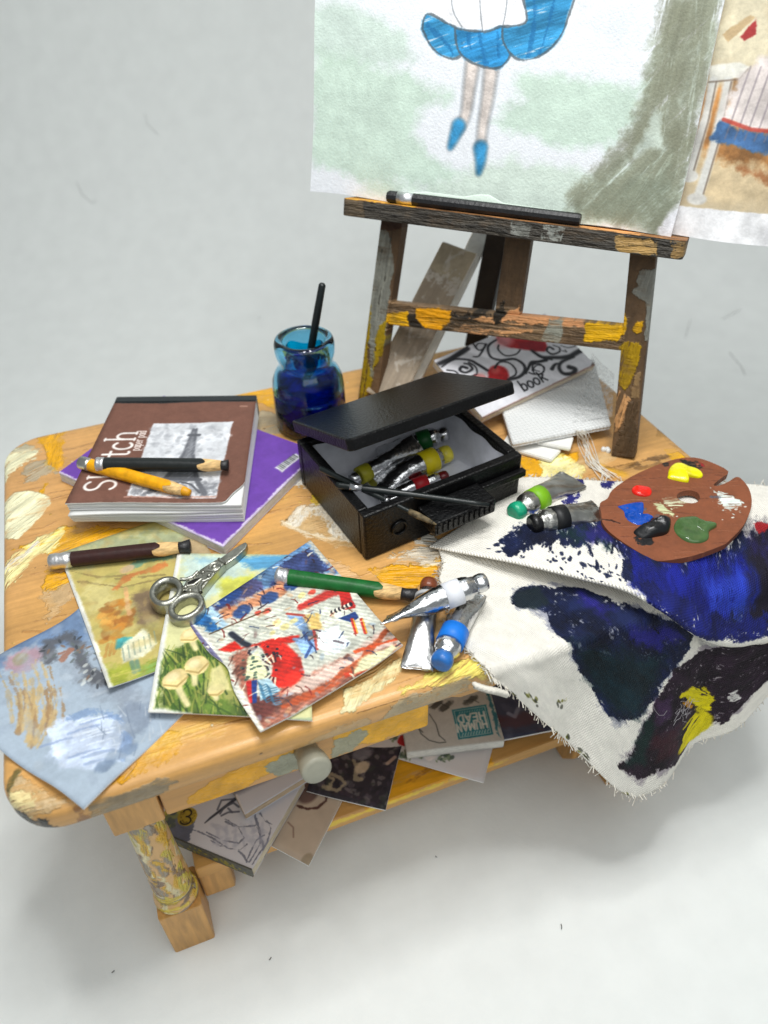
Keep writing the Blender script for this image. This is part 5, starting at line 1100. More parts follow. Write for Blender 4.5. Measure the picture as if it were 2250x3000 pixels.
c4_.line([(-2.35,-2.77),(-2.10,-2.92),(-2.03,-3.27),(-2.10,-3.71)], .05, (178,60,48), .8); c4_.line([(-2.21,-3.29),(-2.16,-3.60),(-2.32,-3.80)], .05, (46,70,120), .8)
c4_.poly([(-1.96,-3.30),(-1.61,-3.34),(-1.58,-3.78),(-1.87,-3.90),(-2.08,-3.67)], (212,218,220), rough=.03, soft=.05, var=.1)
c4_.poly([(-2.07,-2.91),(-1.86,-2.95),(-1.90,-3.32),(-2.06,-3.26)], (206,178,112), rough=.04, soft=.05)
c4_.line([(-2.08,-2.71),(-1.60,-2.59),(-1.27,-2.64)], .16, (190,50,44), .9, rough=.03); c4_.poly([(-1.38,-2.62),(-1.20,-2.67),(-1.24,-3.09),(-1.45,-3.06)], (176,44,40), rough=.02)
for k in range(12): c4_.dot(*hm((0.00361106, -0.0020659, -3.95527, -0.00148579, -0.00584852, -0.210041, 9.82654e-06, 0.000299695, 1), [(780 + 9 * k, 345 - 4 * k)])[0], .03, .05, (40,40,50) if k % 2 else (230,226,210), 0, .95)
c4_.poly([(-1.57,-3.21),(-1.27,-3.18),(-1.25,-3.34),(-1.41,-3.37)], (40,66,120), rough=.01)
for x in (885, 930): c4_.line(hm((0.00361106, -0.0020659, -3.95527, -0.00148579, -0.00584852, -0.210041, 9.82654e-06, 0.000299695, 1), [(x, 375), (x + 20, 440)]), .06, (190,50,34), .9); c4_.line(hm((0.00361106, -0.0020659, -3.95527, -0.00148579, -0.00584852, -0.210041, 9.82654e-06, 0.000299695, 1), [(x + 6, 375), (x + 26, 440)]), .02, (220,180,60), .9)
for (x, y) in ((640,255),(690,240),(430,340),(470,330),(600,380),(520,390),(560,410),(500,440)): c4_.dot(*hm((0.00361106, -0.0020659, -3.95527, -0.00148579, -0.00584852, -0.210041, 9.82654e-06, 0.000299695, 1), [(x, y)])[0], .08, .06, (196,66,50) if x % 20 else (212,200,140), .5, .85, .5, .3)
c4_.line([(-3.67,-2.71),(-2.62,-2.55),(-2.60,-2.60)], .03, (80,60,40), .8); c4_.line([(-3.33,-2.85),(-3.19,-3.14),(-3.13,-3.21)], .11, (34,40,56), .9)
for k in range(110): x, y = rng.uniform(-3.9, -.9), rng.uniform(-4.8, -1.3); c4_.dot(x, y, rng.uniform(.02, .09), rng.uniform(.015, .04), [(226,220,196),(110,80,80),(140,160,180),(190,150,110)][k % 4], rng.uniform(0, 3), .45, .6, .3)
for (x, y) in ((800,480),(640,640),(850,560),(560,440),(400,490)): c4_.line([tuple(p) for p in np.array(hm((0.00361106, -0.0020659, -3.95527, -0.00148579, -0.00584852, -0.210041, 9.82654e-06, 0.000299695, 1), [(x, y), (x + 40, y + 10)]))], .04, (60,46,54), .6, rough=.02)
c4_.line([(-3.97, -2.28), (-3.62, -3.4), (-3.33, -4.92)], .14, (228,228,216), .9, rough=.02)
c4_.line([(-3.97, -2.28), (-3.62, -3.4)], .07, (100,96,140), .8)
for k in range(120):                                                                # small print marks: outlines, folds, leaves
    x, y = rng.uniform(-3.9, -.9), rng.uniform(-4.8, -1.3); L_ = rng.uniform(.05, .22); t = rng.normal() * .5 + (.3 if k % 2 else 1.7)
    c4_.line([(x, y), (x + L_ * .5 * math.cos(t), y + L_ * .5 * math.sin(t) + .02), (x + L_ * math.cos(t + .2), y + L_ * math.sin(t + .2))], rng.uniform(.012, .03), [(52,40,52),(40,56,92),(120,40,36),(232,226,204),(96,66,56)][k % 5], .75, rough=.01)
c4_.a *= (1 + .07 * np.sin(c4_.X * 46 + c4_.Y * 64 + 2.0 * nz(c4_.X, c4_.Y, 2, 0)))[..., None]
c4_.a = .5 + (c4_.a - .5) * 1.12 - .03
c4_.grain(.08, 10, 1)
o = sheet('picture_sheet', xyz(q4_, .0), c4_, mat('red_blue_print', rough=.65, cv=c4_, bump=.25, bs=20), pap, lambda u, v: (0, 0, .215 + .07 * math.exp(-((v - .5) / .18) ** 2) * max(0, .5 - u) + .02 * math.sin(5 * v) + .6 * max(0, u - v - .72) ** 1.5 + .35 * max(0, .22 - u - v)), .025,
          notch=lambda u, v: (.12 * math.exp(-((v - .52) / .12) ** 2) * (1 - u), 0, 0)); tag(o, 'bright red, white and blue patterned print under the green pencil', 'print', 'loose prints on the table')

# ---------------------------------------------------------------- painted rag of canvas cloth
# control rows (back hem, middle, crest of the pleat, tucked back, emerging, ..., hanging hem); x, y, height above the table top
CNET = np.array([
 [(2.90,-0.75,0.03), (3.30,-0.82,0.04), (4.00,-1.15,0.05), (4.60,-1.50,0.06), (5.30,-1.83,0.06), (6.00,-2.15,0.05), (6.50,-2.35,0.04), (7.20,-2.60,0.02), (8.00,-2.95,-0.10)],
 [(1.95,-1.47,0.05), (2.54,-1.84,0.20), (3.25,-2.35,0.28), (3.91,-2.88,0.32), (4.44,-3.35,0.34), (5.13,-3.63,0.36), (5.69,-3.76,0.32), (6.57,-3.88,0.20), (7.49,-4.08,0.05)],
 [(0.66,-2.04,0.12), (1.60,-3.08,0.36), (2.32,-3.82,0.46), (3.06,-4.57,0.50), (3.39,-5.20,0.48), (4.07,-5.43,-0.09), (4.70,-5.48,-0.48), (5.80,-5.44,-0.84), (6.87,-5.45,-0.97)],
 [(0.74,-2.06,0.07), (1.77,-2.61,0.07), (2.53,-3.33,0.07), (3.30,-4.06,0.07), (3.64,-4.65,0.15), (4.41,-4.97,-0.60), (5.03,-5.20,-1.06), (6.07,-5.32,-1.35), (7.18,-5.34,-1.36)],
 [(0.64,-2.53,0.05), (1.64,-2.89,0.05), (2.44,-3.59,0.05), (3.24,-4.32,0.05), (3.58,-4.97,0.07), (4.37,-5.17,-0.65), (5.01,-5.28,-1.09), (6.06,-5.36,-1.36), (7.18,-5.36,-1.37)],
 [(0.44,-2.86,0.05), (1.32,-3.66,0.05), (1.95,-4.38,0.05), (2.62,-5.01,-0.02), (3.44,-5.25,-0.74), (4.30,-5.39,-1.28), (5.07,-5.42,-1.61), (6.10,-5.43,-1.64), (7.14,-5.41,-1.37)],
 [(0.25,-3.76,0.05), (1.03,-4.36,0.05), (1.58,-5.01,-0.09), (2.44,-5.22,-0.78), (3.30,-5.54,-1.60), (4.23,-5.61,-1.94), (5.13,-5.55,-2.16), (6.14,-5.51,-1.94), (7.11,-5.46,-1.38)],
 [(0.21,-4.44,0.05), (0.77,-4.98,0.03), (1.55,-5.22,-0.85), (2.26,-5.44,-1.58), (3.19,-5.81,-2.58), (4.19,-5.82,-2.69), (5.19,-5.70,-2.71), (6.18,-5.59,-2.24), (7.13,-5.48,-1.44)],
 [(0.35,-4.99,0.01), (0.80,-5.16,-0.64), (1.51,-5.44,-1.66), (2.07,-5.67,-2.43), (3.09,-6.09,-3.63), (4.16,-6.03,-3.48), (5.25,-5.86,-3.29), (6.22,-5.68,-2.55), (7.16,-5.50,-1.51)]], float)
def _cr(P, t):
    """Catmull-Rom through the rows of P at parameters t (0..n-1)"""
    n = len(P); t = np.clip(np.asarray(t, float), 0, n - 1 - 1e-9); i = t.astype(int); f = (t - i)
    g = lambda k: P[np.clip(k, 0, n - 1)]
    sh = (len(t),) + (1,) * (P.ndim - 1); f = f.reshape(sh)
    a, b, c, d = g(i - 1), g(i), g(i + 1), g(i + 2)
    return .5 * (2 * b + (c - a) * f + (2 * a - 5 * b + 4 * c - d) * f ** 2 + (3 * b - a - 3 * c + d) * f ** 3)
def cloth_grid(nu, nv):
    """nv+1 rows by nu+1 columns of points"""
    vv = np.linspace(0, 8, nv + 1); uu = np.linspace(0, 8, nu + 1)
    A = _cr(CNET, vv); A = np.swapaxes(_cr(np.swapaxes(A, 0, 1), uu), 0, 1)
    return A

NU, NV = 150, 150
G = cloth_grid(NU, NV)
cc_ = Cv(0, 0, 8, 8, 120, (240, 236, 226)); cc_.relief = .5
cc_.a *= (1 + .03 * nz(cc_.X, cc_.Y, .5, 0) + .03 * nz(cc_.X, cc_.Y, 6, 1))[..., None]
NVY, ULT, GRN, PLM = (20, 28, 58), (30, 44, 168), (14, 34, 42), (36, 24, 36)
up = [(0.93,1.79),(1.07,1.51),(1.24,1.32),(1.54,1.06),(2.15,0.86),(2.89,0.90),(3.48,1.25),(4.49,1.34),(5.81,1.25),(7.17,1.04),(7.69,1.30),(7.59,1.85),(7.00,1.95),(6.00,1.95),(5.00,1.96),(4.01,1.94),(3.24,1.94),(2.99,1.81),(3.26,1.52),(3.16,1.41),(2.51,1.45),(1.95,1.56),(1.44,1.59),(1.18,1.84),(1.05,1.98)]
cc_.poly(up, NVY, rough=.12, soft=.03, dry=.1, var=.25)
cc_.poly([(3.14,1.41),(4.50,1.30),(6.35,1.32),(6.78,1.56),(6.56,1.76),(6.01,1.88),(5.08,1.91),(4.03,1.90),(3.30,1.88),(3.23,1.65)], (20,29,122), rough=.14, soft=.25, var=.14, f=2)
cc_.poly([(5.16,1.52),(6.22,1.49),(6.58,1.65),(6.38,1.79),(5.69,1.74)], (44,70,190), rough=.12, soft=.3, a=.75, dry=.2)
cc_.poly([(1.74,1.38),(2.40,1.16),(2.85,1.35),(2.21,1.44)], (16,44,44), rough=.1, soft=.15, a=.8)
cc_.poly([(2.30,1.24),(2.79,1.14),(2.94,1.34),(2.52,1.39)], (42,38,120), rough=.1, soft=.15, a=.8)
cc_.poly([(6.60,1.11),(7.19,1.01),(8.00,1.00),(8.00,1.99),(6.55,1.94),(6.64,1.59)], (27,23,38), rough=.12, soft=.25)
cc_.poly([(6.67,1.16),(7.04,1.21),(7.09,1.35),(6.83,1.34)], (50,44,130), rough=.1, soft=.2, a=.6)
for pts in ([(1.88,0.70),(2.16,0.55),(2.34,0.59),(2.25,0.81),(1.96,0.89)], [(3.08,0.04),(3.34,0.07),(3.29,0.31),(3.02,0.28)], [(2.36,0.09),(2.49,0.11),(2.44,0.26)]): cc_.poly(pts, (40,40,110), rough=.1, dry=.15)
cc_.poly([(1.29,1.09),(1.54,1.02),(1.56,1.23),(1.31,1.25)], (40,70,160), rough=.06, dry=.2)
for k in range(60):
    p = [(2.12,1.70),(1.85,1.79),(2.46,1.76),(2.75,1.73),(2.33,1.98),(1.30,1.70),(0.84,1.76),(2.83,1.81)][k % 8]; cc_.dot(p[0] + rng.normal() * .14, p[1] + rng.normal() * .05, rng.uniform(.015, .06), rng.uniform(.01, .03), NVY, rng.uniform(0, 3), .9, .5, .5)
cc_.poly([(4.40,0.00),(4.55,0.05),(4.46,0.20)], (150,30,36), rough=.05); cc_.poly([(6.86,1.02),(7.17,1.04),(7.15,1.12),(6.89,1.09)], (150,28,34), rough=.05, dry=.2)
cc_.poly([(3.3,1.75),(4.3,1.7),(5.3,1.75),(6.6,1.8),(7.6,1.9),(7.6,2.1),(5.6,2.08),(5.0,2.25),(4.2,2.3),(3.6,2.12)], (20,27,92), rough=.06, soft=.04, dry=.08, var=.2)
lo1 = [(1.15,4.97),(1.25,4.70),(1.64,4.41),(2.00,4.33),(2.33,4.25),(2.88,4.34),(3.84,4.12),(5.03,3.98),(4.79,4.65),(4.44,5.16),(4.14,5.80),(3.88,6.29),(3.36,6.66),(3.15,6.72),(2.84,6.34),(2.54,6.12),(2.29,5.72),(2.04,5.53),(1.79,5.06),(1.55,5.03),(1.21,5.24)]
cc_.poly(lo1, (110, 114, 140), rough=.14, soft=.12, a=.6)
cc_.poly(lo1, NVY, rough=.07, soft=.025, dry=.04, var=.25)
cc_.poly([(2.29,5.61),(3.09,5.33),(4.24,4.84),(3.95,6.16),(3.35,6.61),(3.11,6.56),(2.70,6.15)], GRN, rough=.12, soft=.3, var=.2)
cc_.poly([(2.41,4.42),(2.90,4.44),(2.90,4.84),(2.58,4.70)], (48,40,150), rough=.1, soft=.2, a=.7, dry=.2); cc_.poly([(3.31,4.74),(4.12,4.25),(4.67,4.26),(4.08,4.80),(3.58,4.94)], (44,40,140), rough=.1, soft=.2, a=.75, dry=.25)
cc_.poly([(1.15,4.97),(1.25,4.71),(1.65,4.45),(1.86,4.78),(1.55,5.03),(1.21,5.21)], (26,38,44), rough=.04, soft=.08, a=.9)
cc_.poly([(1.94,4.50),(2.06,4.47),(2.06,4.65),(1.96,4.69)], (206,206,206), rough=.06, dry=.3)
cc_.poly([(5.04,3.91),(6.04,3.75),(5.94,4.24),(5.53,4.42),(5.19,4.29)], (196,194,190), rough=.05, soft=.06, dry=.2)
pl = [(4.20,5.89),(4.54,5.14),(5.21,4.47),(6.11,4.05),(7.00,4.09),(7.54,5.15),(7.54,7.30),(7.00,6.94),(6.56,7.00),(6.00,7.41),(5.60,7.38),(4.94,7.75),(4.29,7.45),(3.99,7.59),(3.60,7.45),(3.85,6.97),(3.99,6.38)]
cc_.poly(pl, (120, 108, 124), rough=.13, soft=.12, a=.6)
cc_.poly(pl, PLM, rough=.07, soft=.03, dry=.06, var=.25)
cc_.poly([(3.85,6.97),(4.00,6.42),(4.21,6.03),(4.22,6.72),(4.08,7.25),(3.64,7.44)], (16,38,36), rough=.06, soft=.12)
cc_.poly([(4.25,5.92),(4.53,5.78),(4.54,6.29),(4.29,6.50)], (78,52,92), rough=.08, soft=.15, a=.6)
cc_.poly([(4.28,6.74),(4.83,6.66),(4.91,7.44),(4.39,7.24)], (62,26,34), rough=.1, soft=.2, a=.7)
YL = (232, 216, 14)
cc_.poly([(4.83,5.74),(5.21,5.71),(5.61,6.04),(5.79,6.38),(5.74,6.75),(5.46,6.60),(5.26,6.26),(4.97,6.12)], YL, rough=.08, soft=.03, dry=.3, ang=.6)
cc_.poly([(5.41,6.75),(5.69,7.10),(5.72,7.47),(5.45,7.65),(5.01,7.53),(5.08,7.21)], YL, rough=.06, soft=.03, dry=.14, ang=-.8)
for pts, w in (([(4.83,5.80),(5.10,5.76),(5.42,6.04)], .16), ([(5.20,6.17),(5.62,6.59),(5.79,6.45),(5.70,6.08),(5.54,5.89)], .10), ([(5.51,6.66),(5.66,7.08),(5.70,7.45),(5.45,7.58),(5.05,7.50)], .22), ([(5.00,6.92),(5.41,6.83)], .10), ([(5.10,5.83),(5.39,6.31)], .12)):
    cc_.line(pts, w, YL, .95, rough=.05, dry=.12)
cc_.line([(4.86,6.04),(5.03,6.14),(5.21,6.39)], .1, (214,150,20), .9, rough=.05, dry=.2)
cc_.poly([(6.10,6.19),(6.30,6.21),(6.36,6.74),(6.15,6.59)], (214,212,208), rough=.05, dry=.2)
for p in [(1.52,7.54),(1.38,7.56),(2.14,7.16),(2.10,8.00),(2.59,7.85),(2.98,7.86),(0.89,7.92),(3.76,8.00)]:
    for k in range(5): cc_.dot(p[0] + rng.normal() * .06, p[1] + rng.normal() * .05, .05, .03, (60,62,50) if k % 3 else (120,120,40), rng.uniform(0, 3), .7, .5, .5)
cc_.poly([(2.09,7.14),(2.36,6.96),(2.38,7.06),(2.09,7.25)], (150,140,50), rough=.05, dry=.3)
# collision with the table edge, then small wrinkles
Gs = G.copy()
wr = .03 * nz(Gs[..., 0], Gs[..., 1] + Gs[..., 2], .22, 2) + .012 * nz(Gs[..., 0], Gs[..., 1] + Gs[..., 2], .5, 0)
uq = np.linspace(0, 8, NU + 1)[None]; hq = np.clip(-Gs[..., 2] / 3.5, 0, 1)
Gs[..., 1] -= hq * (.16 * np.sin(1.9 * uq + .6) + .07 * np.sin(4.3 * uq))
for j in range(NV + 1):
    for i in range(NU + 1):
        x, y, z = Gs[j, i]
        Gs[j, i] = (x, y - (wr[j, i] if y < -5 else 0), z + abs(wr[j, i]) * .8)
def collide(A, lim=.05):
    t = A[..., 1] + 5.05; s_ = lim - A[..., 2]; ins = (t > 0) & (s_ > 0) & (A[..., 0] < 7.05)
    top = ins & (s_ < 1.5 * t); A[..., 2] = np.where(top, lim, A[..., 2]); A[..., 1] = np.where(ins & ~top, -5.05, A[..., 1])
collide(Gs)
for _ in range(3):
    B_ = Gs.copy(); B_[1:-1] = .25 * Gs[:-2] + .5 * Gs[1:-1] + .25 * Gs[2:]; B_[:, 1:-1] = .25 * B_[:, :-2] + .5 * B_[:, 1:-1] + .25 * B_[:, 2:]
    near = (np.abs(Gs[..., 1] + 5.0) < .4) & (Gs[..., 2] > -.6); Gs = np.where(near[..., None], B_, Gs); collide(Gs)
du = np.zeros((NV + 1, NU + 1)); dv = np.zeros_like(du)
du[:, 1:] = np.cumsum(np.linalg.norm(np.diff(Gs, axis=1), axis=2), axis=1); dv[1:] = np.cumsum(np.linalg.norm(np.diff(Gs, axis=0), axis=2), axis=0)
du = du - du[:, NU // 2:NU // 2 + 1]
V = Gs.reshape(-1, 3) + np.array([0, 0, TZ]); W_ = NU + 1
UV = [(i / NU, j / NV) for j in range(NV + 1) for i in range(NU + 1)]; UV2 = np.stack([du.ravel(), dv.ravel()], 1)
nf_ = []; 
for j in range(NV):
    for i in range(NU): q = j * W_ + i; nf_.append([q, q + W_, q + W_ + 1, q + 1])
cl_m = mat('canvas_cloth', rough=.75, spec=.3, cv=cc_, bump=.5, bs=7.4, uvbump='weave')
CLT = obj('paint_cloth', V, nf_, cl_m, None, UV, smooth=True, uv2=UV2)
sm = CLT.modifiers.new('thick', 'SOLIDIFY'); sm.thickness = .035; sm.offset = 0
tag(CLT, 'frayed white canvas rag stained navy, blue and plum, hanging over the front edge', 'cloth')
# frayed hem threads
thr = []; 
edge = [(j, 0) for j in range(int(NV * .48), NV)] + [(NV, i) for i in range(NU)] + [(0, i) for i in range(0, NU)]
for (j, i) in edge:
    for _ in range(1 if rng.random() < .55 else 2):
        p = Gs[j, i] + np.array([0, 0, TZ]); 
        if j == NV: o_ = Gs[j, i] - Gs[j - 4, i]
        elif j == 0: o_ = Gs[0, i] - Gs[4, i]; o_[2] = .02
        else: o_ = Gs[j, 0] - Gs[j, 3]
        o_ = o_ / (np.linalg.norm(o_) + 1e-9); l = .015 + .10 * rng.random() ** 2.5; s_ = rng.normal(size=3) * .045; p = p + rng.normal(size=3) * .02
        thr.append(strip([p - o_ * .03, p + o_ * l * .5 + s_ * .5, p + o_ * l + s_ + (np.array([0, 0, -.03]) if j == NV else 0)], .010, 3))
fr_m = mat('canvas_thread', (216, 211, 200), .85, spec=.2)
V, Fc = join(*thr); o = obj('frayed_hem', V, Fc, fr_m, CLT); tag(o, kind='stuff')
hl = []
for k in range(14):
    c = [(4.89,6.28)][0]; uu, vv = c[0] + rng.normal() * .22, c[1] + rng.normal() * .35; A = [uu, vv]; pts = []
    a_ = rng.uniform(0, 6)
    for s_ in range(6):
        i_, j_ = int(np.clip(A[0] / 8 * NU, 0, NU)), int(np.clip(A[1] / 8 * NV, 0, NV)); pts.append(Gs[j_, i_] + np.array([0, -.045, TZ + .01])); A[0] += .08 * math.cos(a_); A[1] += .1 * math.sin(a_); a_ += rng.normal() * .9
    hl.append(strip(pts, .0035, 3))
V, Fc = join(*hl); o = obj('loose_fibres', V, Fc, mat('fibre', (176, 172, 176), .8), CLT); tag(o, kind='stuff')
# a loose twisted strand of yarn on the table edge by the hem
ya = [PT for PT in [(-0.08, -5.35, 0.32), (0.05, -5.45, 0.29), (0.23, -5.5, 0.2), (0.48, -5.4, -0.13)]]; s1 = []
for ph in (0, math.pi):
    pts = []
    for k in range(60):
        t = k / 59 * (len(ya) - 1); p = _cr(np.array(ya), [t])[0]; pts.append(p + np.array([0, .03 * math.cos(k * .9 + ph), TZ + .03 * math.sin(k * .9 + ph)]))
    s1.append(strip(pts, .035, 5))
V, Fc = join(*s1); o = obj('yarn', V, Fc, fr_m, smooth=True); tag(o, 'short twisted strand of white yarn sticking out under the front table edge beside the rag', 'yarn')

# ---------------------------------------------------------------- palette
pz = .46
po = [(3.93,-2.50),(4.14,-2.43),(4.38,-2.24),(4.94,-2.03),(5.58,-1.91),(6.10,-1.88),(6.48,-1.97),(6.69,-2.22),(6.82,-2.61),(6.54,-2.74),(6.27,-2.85),(6.34,-2.91),(6.61,-2.88),(6.82,-2.82),(6.89,-2.89),(6.83,-3.18),(6.65,-3.48),(6.40,-3.74),(5.98,-4.04),(5.50,-4.26)] + [(5.30,-4.32),(4.66,-4.35),(4.08,-4.26),(3.92,-4.13),(3.77,-3.78),(3.65,-3.32),(3.66,-3.02),(3.79,-2.76)]
def smooth_closed(pts, n=6):
    P_a = np.array(pts); N_ = len(P_a); o = []
    for k in range(N_):
        for s_ in range(n): o.append(_cr(P_a[[(k - 1) % N_, k, (k + 1) % N_, (k + 2) % N_]], [1 + s_ / n])[0])
    return o
pcv = Cv(3.2, -5.0, 7.6, -1.2, 130, (128, 74, 48)); pcv.relief = .6; pcv.a *= (1 + .05 * nz(pcv.X, pcv.Y, 3, 1) + .04 * nz(pcv.X, pcv.Y, .4, 0))[..., None]
pcv.poly([(6.13,-2.81),(6.27,-3.05),(6.46,-3.24),(6.41,-3.48),(6.03,-3.65),(5.91,-3.50),(6.04,-3.13)], (214,222,216), rough=.08, soft=.03, dry=.3, ang=-.4)
pcv.poly([(4.86,-2.86),(5.02,-2.89),(5.10,-3.27),(4.95,-3.40),(4.83,-3.09)], (200,206,160), rough=.05, soft=.03, dry=.28, ang=-.6)
pcv.poly([(5.12,-2.85),(5.36,-2.88),(5.39,-3.13),(5.19,-3.18),(5.10,-3.04)], (206,208,176), rough=.08, soft=.03, dry=.48, ang=-.4)
pcv.poly([(6.18,-1.98),(6.50,-2.15),(6.51,-2.32),(6.27,-2.31),(6.11,-2.13)], (26,28,24), rough=.06, soft=.03, dry=.25); pcv.poly([(6.49,-2.16),(6.53,-2.27),(6.48,-2.33),(6.43,-2.27)], (150,30,34), rough=.03)
pcv.poly([(5.81,-1.90),(5.90,-1.92),(5.83,-2.02),(5.77,-1.99)], (40,34,30), rough=.03)
pcv.poly([(3.96,-3.54),(4.30,-3.65),(4.12,-3.87),(3.90,-3.78),(3.94,-3.66)], (26,26,28), rough=.06, dry=.15)
for (x, y) in ((1220,1400),(1320,1380),(1440,1275),(1350,1300),(775,1370)): pcv.dot(*hm((0.00226043, -0.00131757, 6.44785, -0.000932876, -0.0037381, 1.56348, 6.36615e-06, 0.000194158, 1), [(x, y)])[0], .03, .02, (220,216,206), 0, .9, .4, .4)
pcv.line([(3.70,-2.91),(3.85,-3.01),(3.95,-3.13)], .03, (50,26,18), .9, rough=.02)
for k in range(60):
    x, y = rng.uniform(3.6, 7.2), rng.uniform(-4.6, -1.6); pcv.line([(x, y), (x + .3, y - .1), (x + rng.uniform(.5, 1.1), y - .3)], .014, (96, 52, 34) if k % 2 else (150, 92, 62), .45, rough=.02)
for (x, y) in ((560,1360),(680,1560),(1000,1250),(470,1230),(1180,1330)):
    p = [(4.81,-3.18)][0]; pcv.line([(p[0] + (x - 620) * .0021, p[1] - (y - 1340) * .0024), (p[0] + (x - 560) * .0021, p[1] - (y - 1320) * .0024)], .09, [(70,92,120),(60,70,50),(170,160,130),(120,60,56),(180,176,160)][x % 5], .6, rough=.05, dry=.4)
pcv.grain(.03, 8, 1)
pal_m = mat('palette_wood', rough=.6, spec=.35, cv=pcv, bump=.12, bs=10)
bm = bmesh.new(); ol = smooth_closed(po, 3)
hc = [(5.60,-2.98)][0]; ho = [(hc[0] + .225 * math.cos(t) + .02 * math.sin(2 * t), hc[1] + .19 * math.sin(t)) for t in np.linspace(0, math.tau, 20, endpoint=False)]
e_ = []
for lst in (ol, ho):
    vs = [bm.verts.new((p[0], p[1], TZ + pz)) for p in lst]; e_ += [bm.edges.new((vs[k], vs[(k + 1) % len(vs)])) for k in range(len(vs))]
bmesh.ops.triangle_fill(bm, use_beauty=True, use_dissolve=False, edges=e_)
r = bmesh.ops.extrude_face_region(bm, geom=list(bm.faces))
for v in r['geom']:
    if isinstance(v, bmesh.types.BMVert): v.co.z -= .13
bmesh.ops.recalc_face_normals(bm, faces=bm.faces)
V, Fc = bm_out(bm)
PAL = thing('palette', 'brown thumb hole palette with yellow, red, blue and green paint blobs on the rag', 'palette', (5.3, -3.0, TZ + .3))
obj('board', V, Fc, pal_m, PAL, [pcv.uv(v[0], v[1]) for v in V])
def blob(name, pts, h, col, rough=.18, lump=.25, label=None, seed=0):
    o_ = np.array(smooth_closed(pts, 4)); c = o_.mean(0); n = len(o_); V = []; Fc = []; K = 7
    for k in range(K + 1):
        f = math.cos(k / K * math.pi / 2) if k < K else 0
        for p in o_:
            q = c + (p - c) * f; z = h * math.sin(k / K * math.pi / 2) ** .8
            z *= 1 + lump * 1.4 * float(nz(np.array([q[0]]), np.array([q[1]]), .55, 0, seed)[0]); V.append((q[0], q[1], TZ + pz + .002 + z))
    for k in range(K):
        for i in range(n): Fc.append([k * n + i, k * n + (i + 1) % n, (k + 1) * n + (i + 1) % n, (k + 1) * n + i])
    b_ = obj(name, V, Fc, mat('paint_%d_%d_%d' % col, col, rough, spec=.55, bump=.15, bs=6, var=.12, vs=4), PAL, smooth=True)
    if label: b_['label'] = label
    return b_
blob('paint_blob', [(5.80,-2.10),(6.03,-2.01),(6.15,-2.15),(6.28,-2.37),(6.27,-2.53),(6.14,-2.58),(5.92,-2.45),(5.89,-2.59),(5.80,-2.58),(5.59,-2.37),(5.63,-2.28)], .13, (232,222,10), .2, .5, 'bright yellow paint blob')
blob('paint_blob', [(4.72,-2.38),(4.86,-2.32),(5.03,-2.42),(5.06,-2.54),(4.95,-2.66),(4.80,-2.65),(4.68,-2.52)], .09, (224,34,22), .2, .5, 'red paint blob', 1)
blob('paint_blob', [(4.18,-2.72),(4.30,-2.71),(4.51,-2.73),(4.67,-2.80),(4.59,-2.96),(4.46,-3.13),(4.60,-3.19),(4.55,-3.30),(4.31,-3.32),(4.19,-3.26),(4.13,-3.06),(4.21,-2.87)], .11, (14,70,164), .12, 1.0, 'glossy blue paint blob', 2)
blob('paint_blob', [(4.04,-3.43),(4.34,-3.37),(4.55,-3.27),(4.62,-3.36),(4.83,-3.35),(4.81,-3.47),(4.60,-3.69),(4.35,-3.70),(4.09,-3.63)], .14, (20,21,24), .3, 1.1, 'black paint blob', 3)
blob('paint_blob', [(4.80,-3.59),(5.04,-3.43),(5.28,-3.52),(5.35,-3.66),(5.50,-3.78),(5.52,-3.88),(5.31,-3.94),(5.16,-4.10),(4.96,-4.13),(4.77,-4.02),(4.72,-3.80)], .1, (70,98,56), .12, .9, 'olive green paint blob', 4)

# ---------------------------------------------------------------- canvas boards, heart book, gauze
wf = mat('waffle_board', (228, 229, 228), .8, spec=.25, bump=.6, bs=12, uvbump='waffle'); wb = mat('white_board', (228, 227, 222), .75, spec=.25, bump=.2, bs=8)
def board(name, quad, th, m, label, group=None, cat='canvas board'):
    V, Fc = slab(quad, th, .02); o = obj(name, V, Fc, m); return tag(o, label, cat, group)
GB = 'white boards stacked behind the paint box'
board('canvas_board', [T(p, .10) for p in ([(4.05,-0.54)][0], [(4.43,-0.30)][0], (5.0, 1.2), (3.4, 1.3), )][:2] + [T((4.4, 1.35), .10), T((3.3, .35), .10)], .09, wb, 'lowest small white board, its corner poking out at the bottom of the stack', GB)
board('canvas_board', [T([(4.02,0.04)][0], .2), T([(4.55,-0.45)][0], .2), T([(4.86,-0.08)][0] , .2), T((4.0, .9), .2)], .085, wb, 'small white board with rounded corner between the two others', GB)
TQ = [T([(3.40,0.01)][0], .34), T([(5.71,-0.19)][0], .34), T((6.95, 2.45), .34), T((4.2, 2.55), .36)]
board('canvas_board', TQ, .12, wf, 'large white waffle textured canvas board on top of the stack, under the heart book', GB)
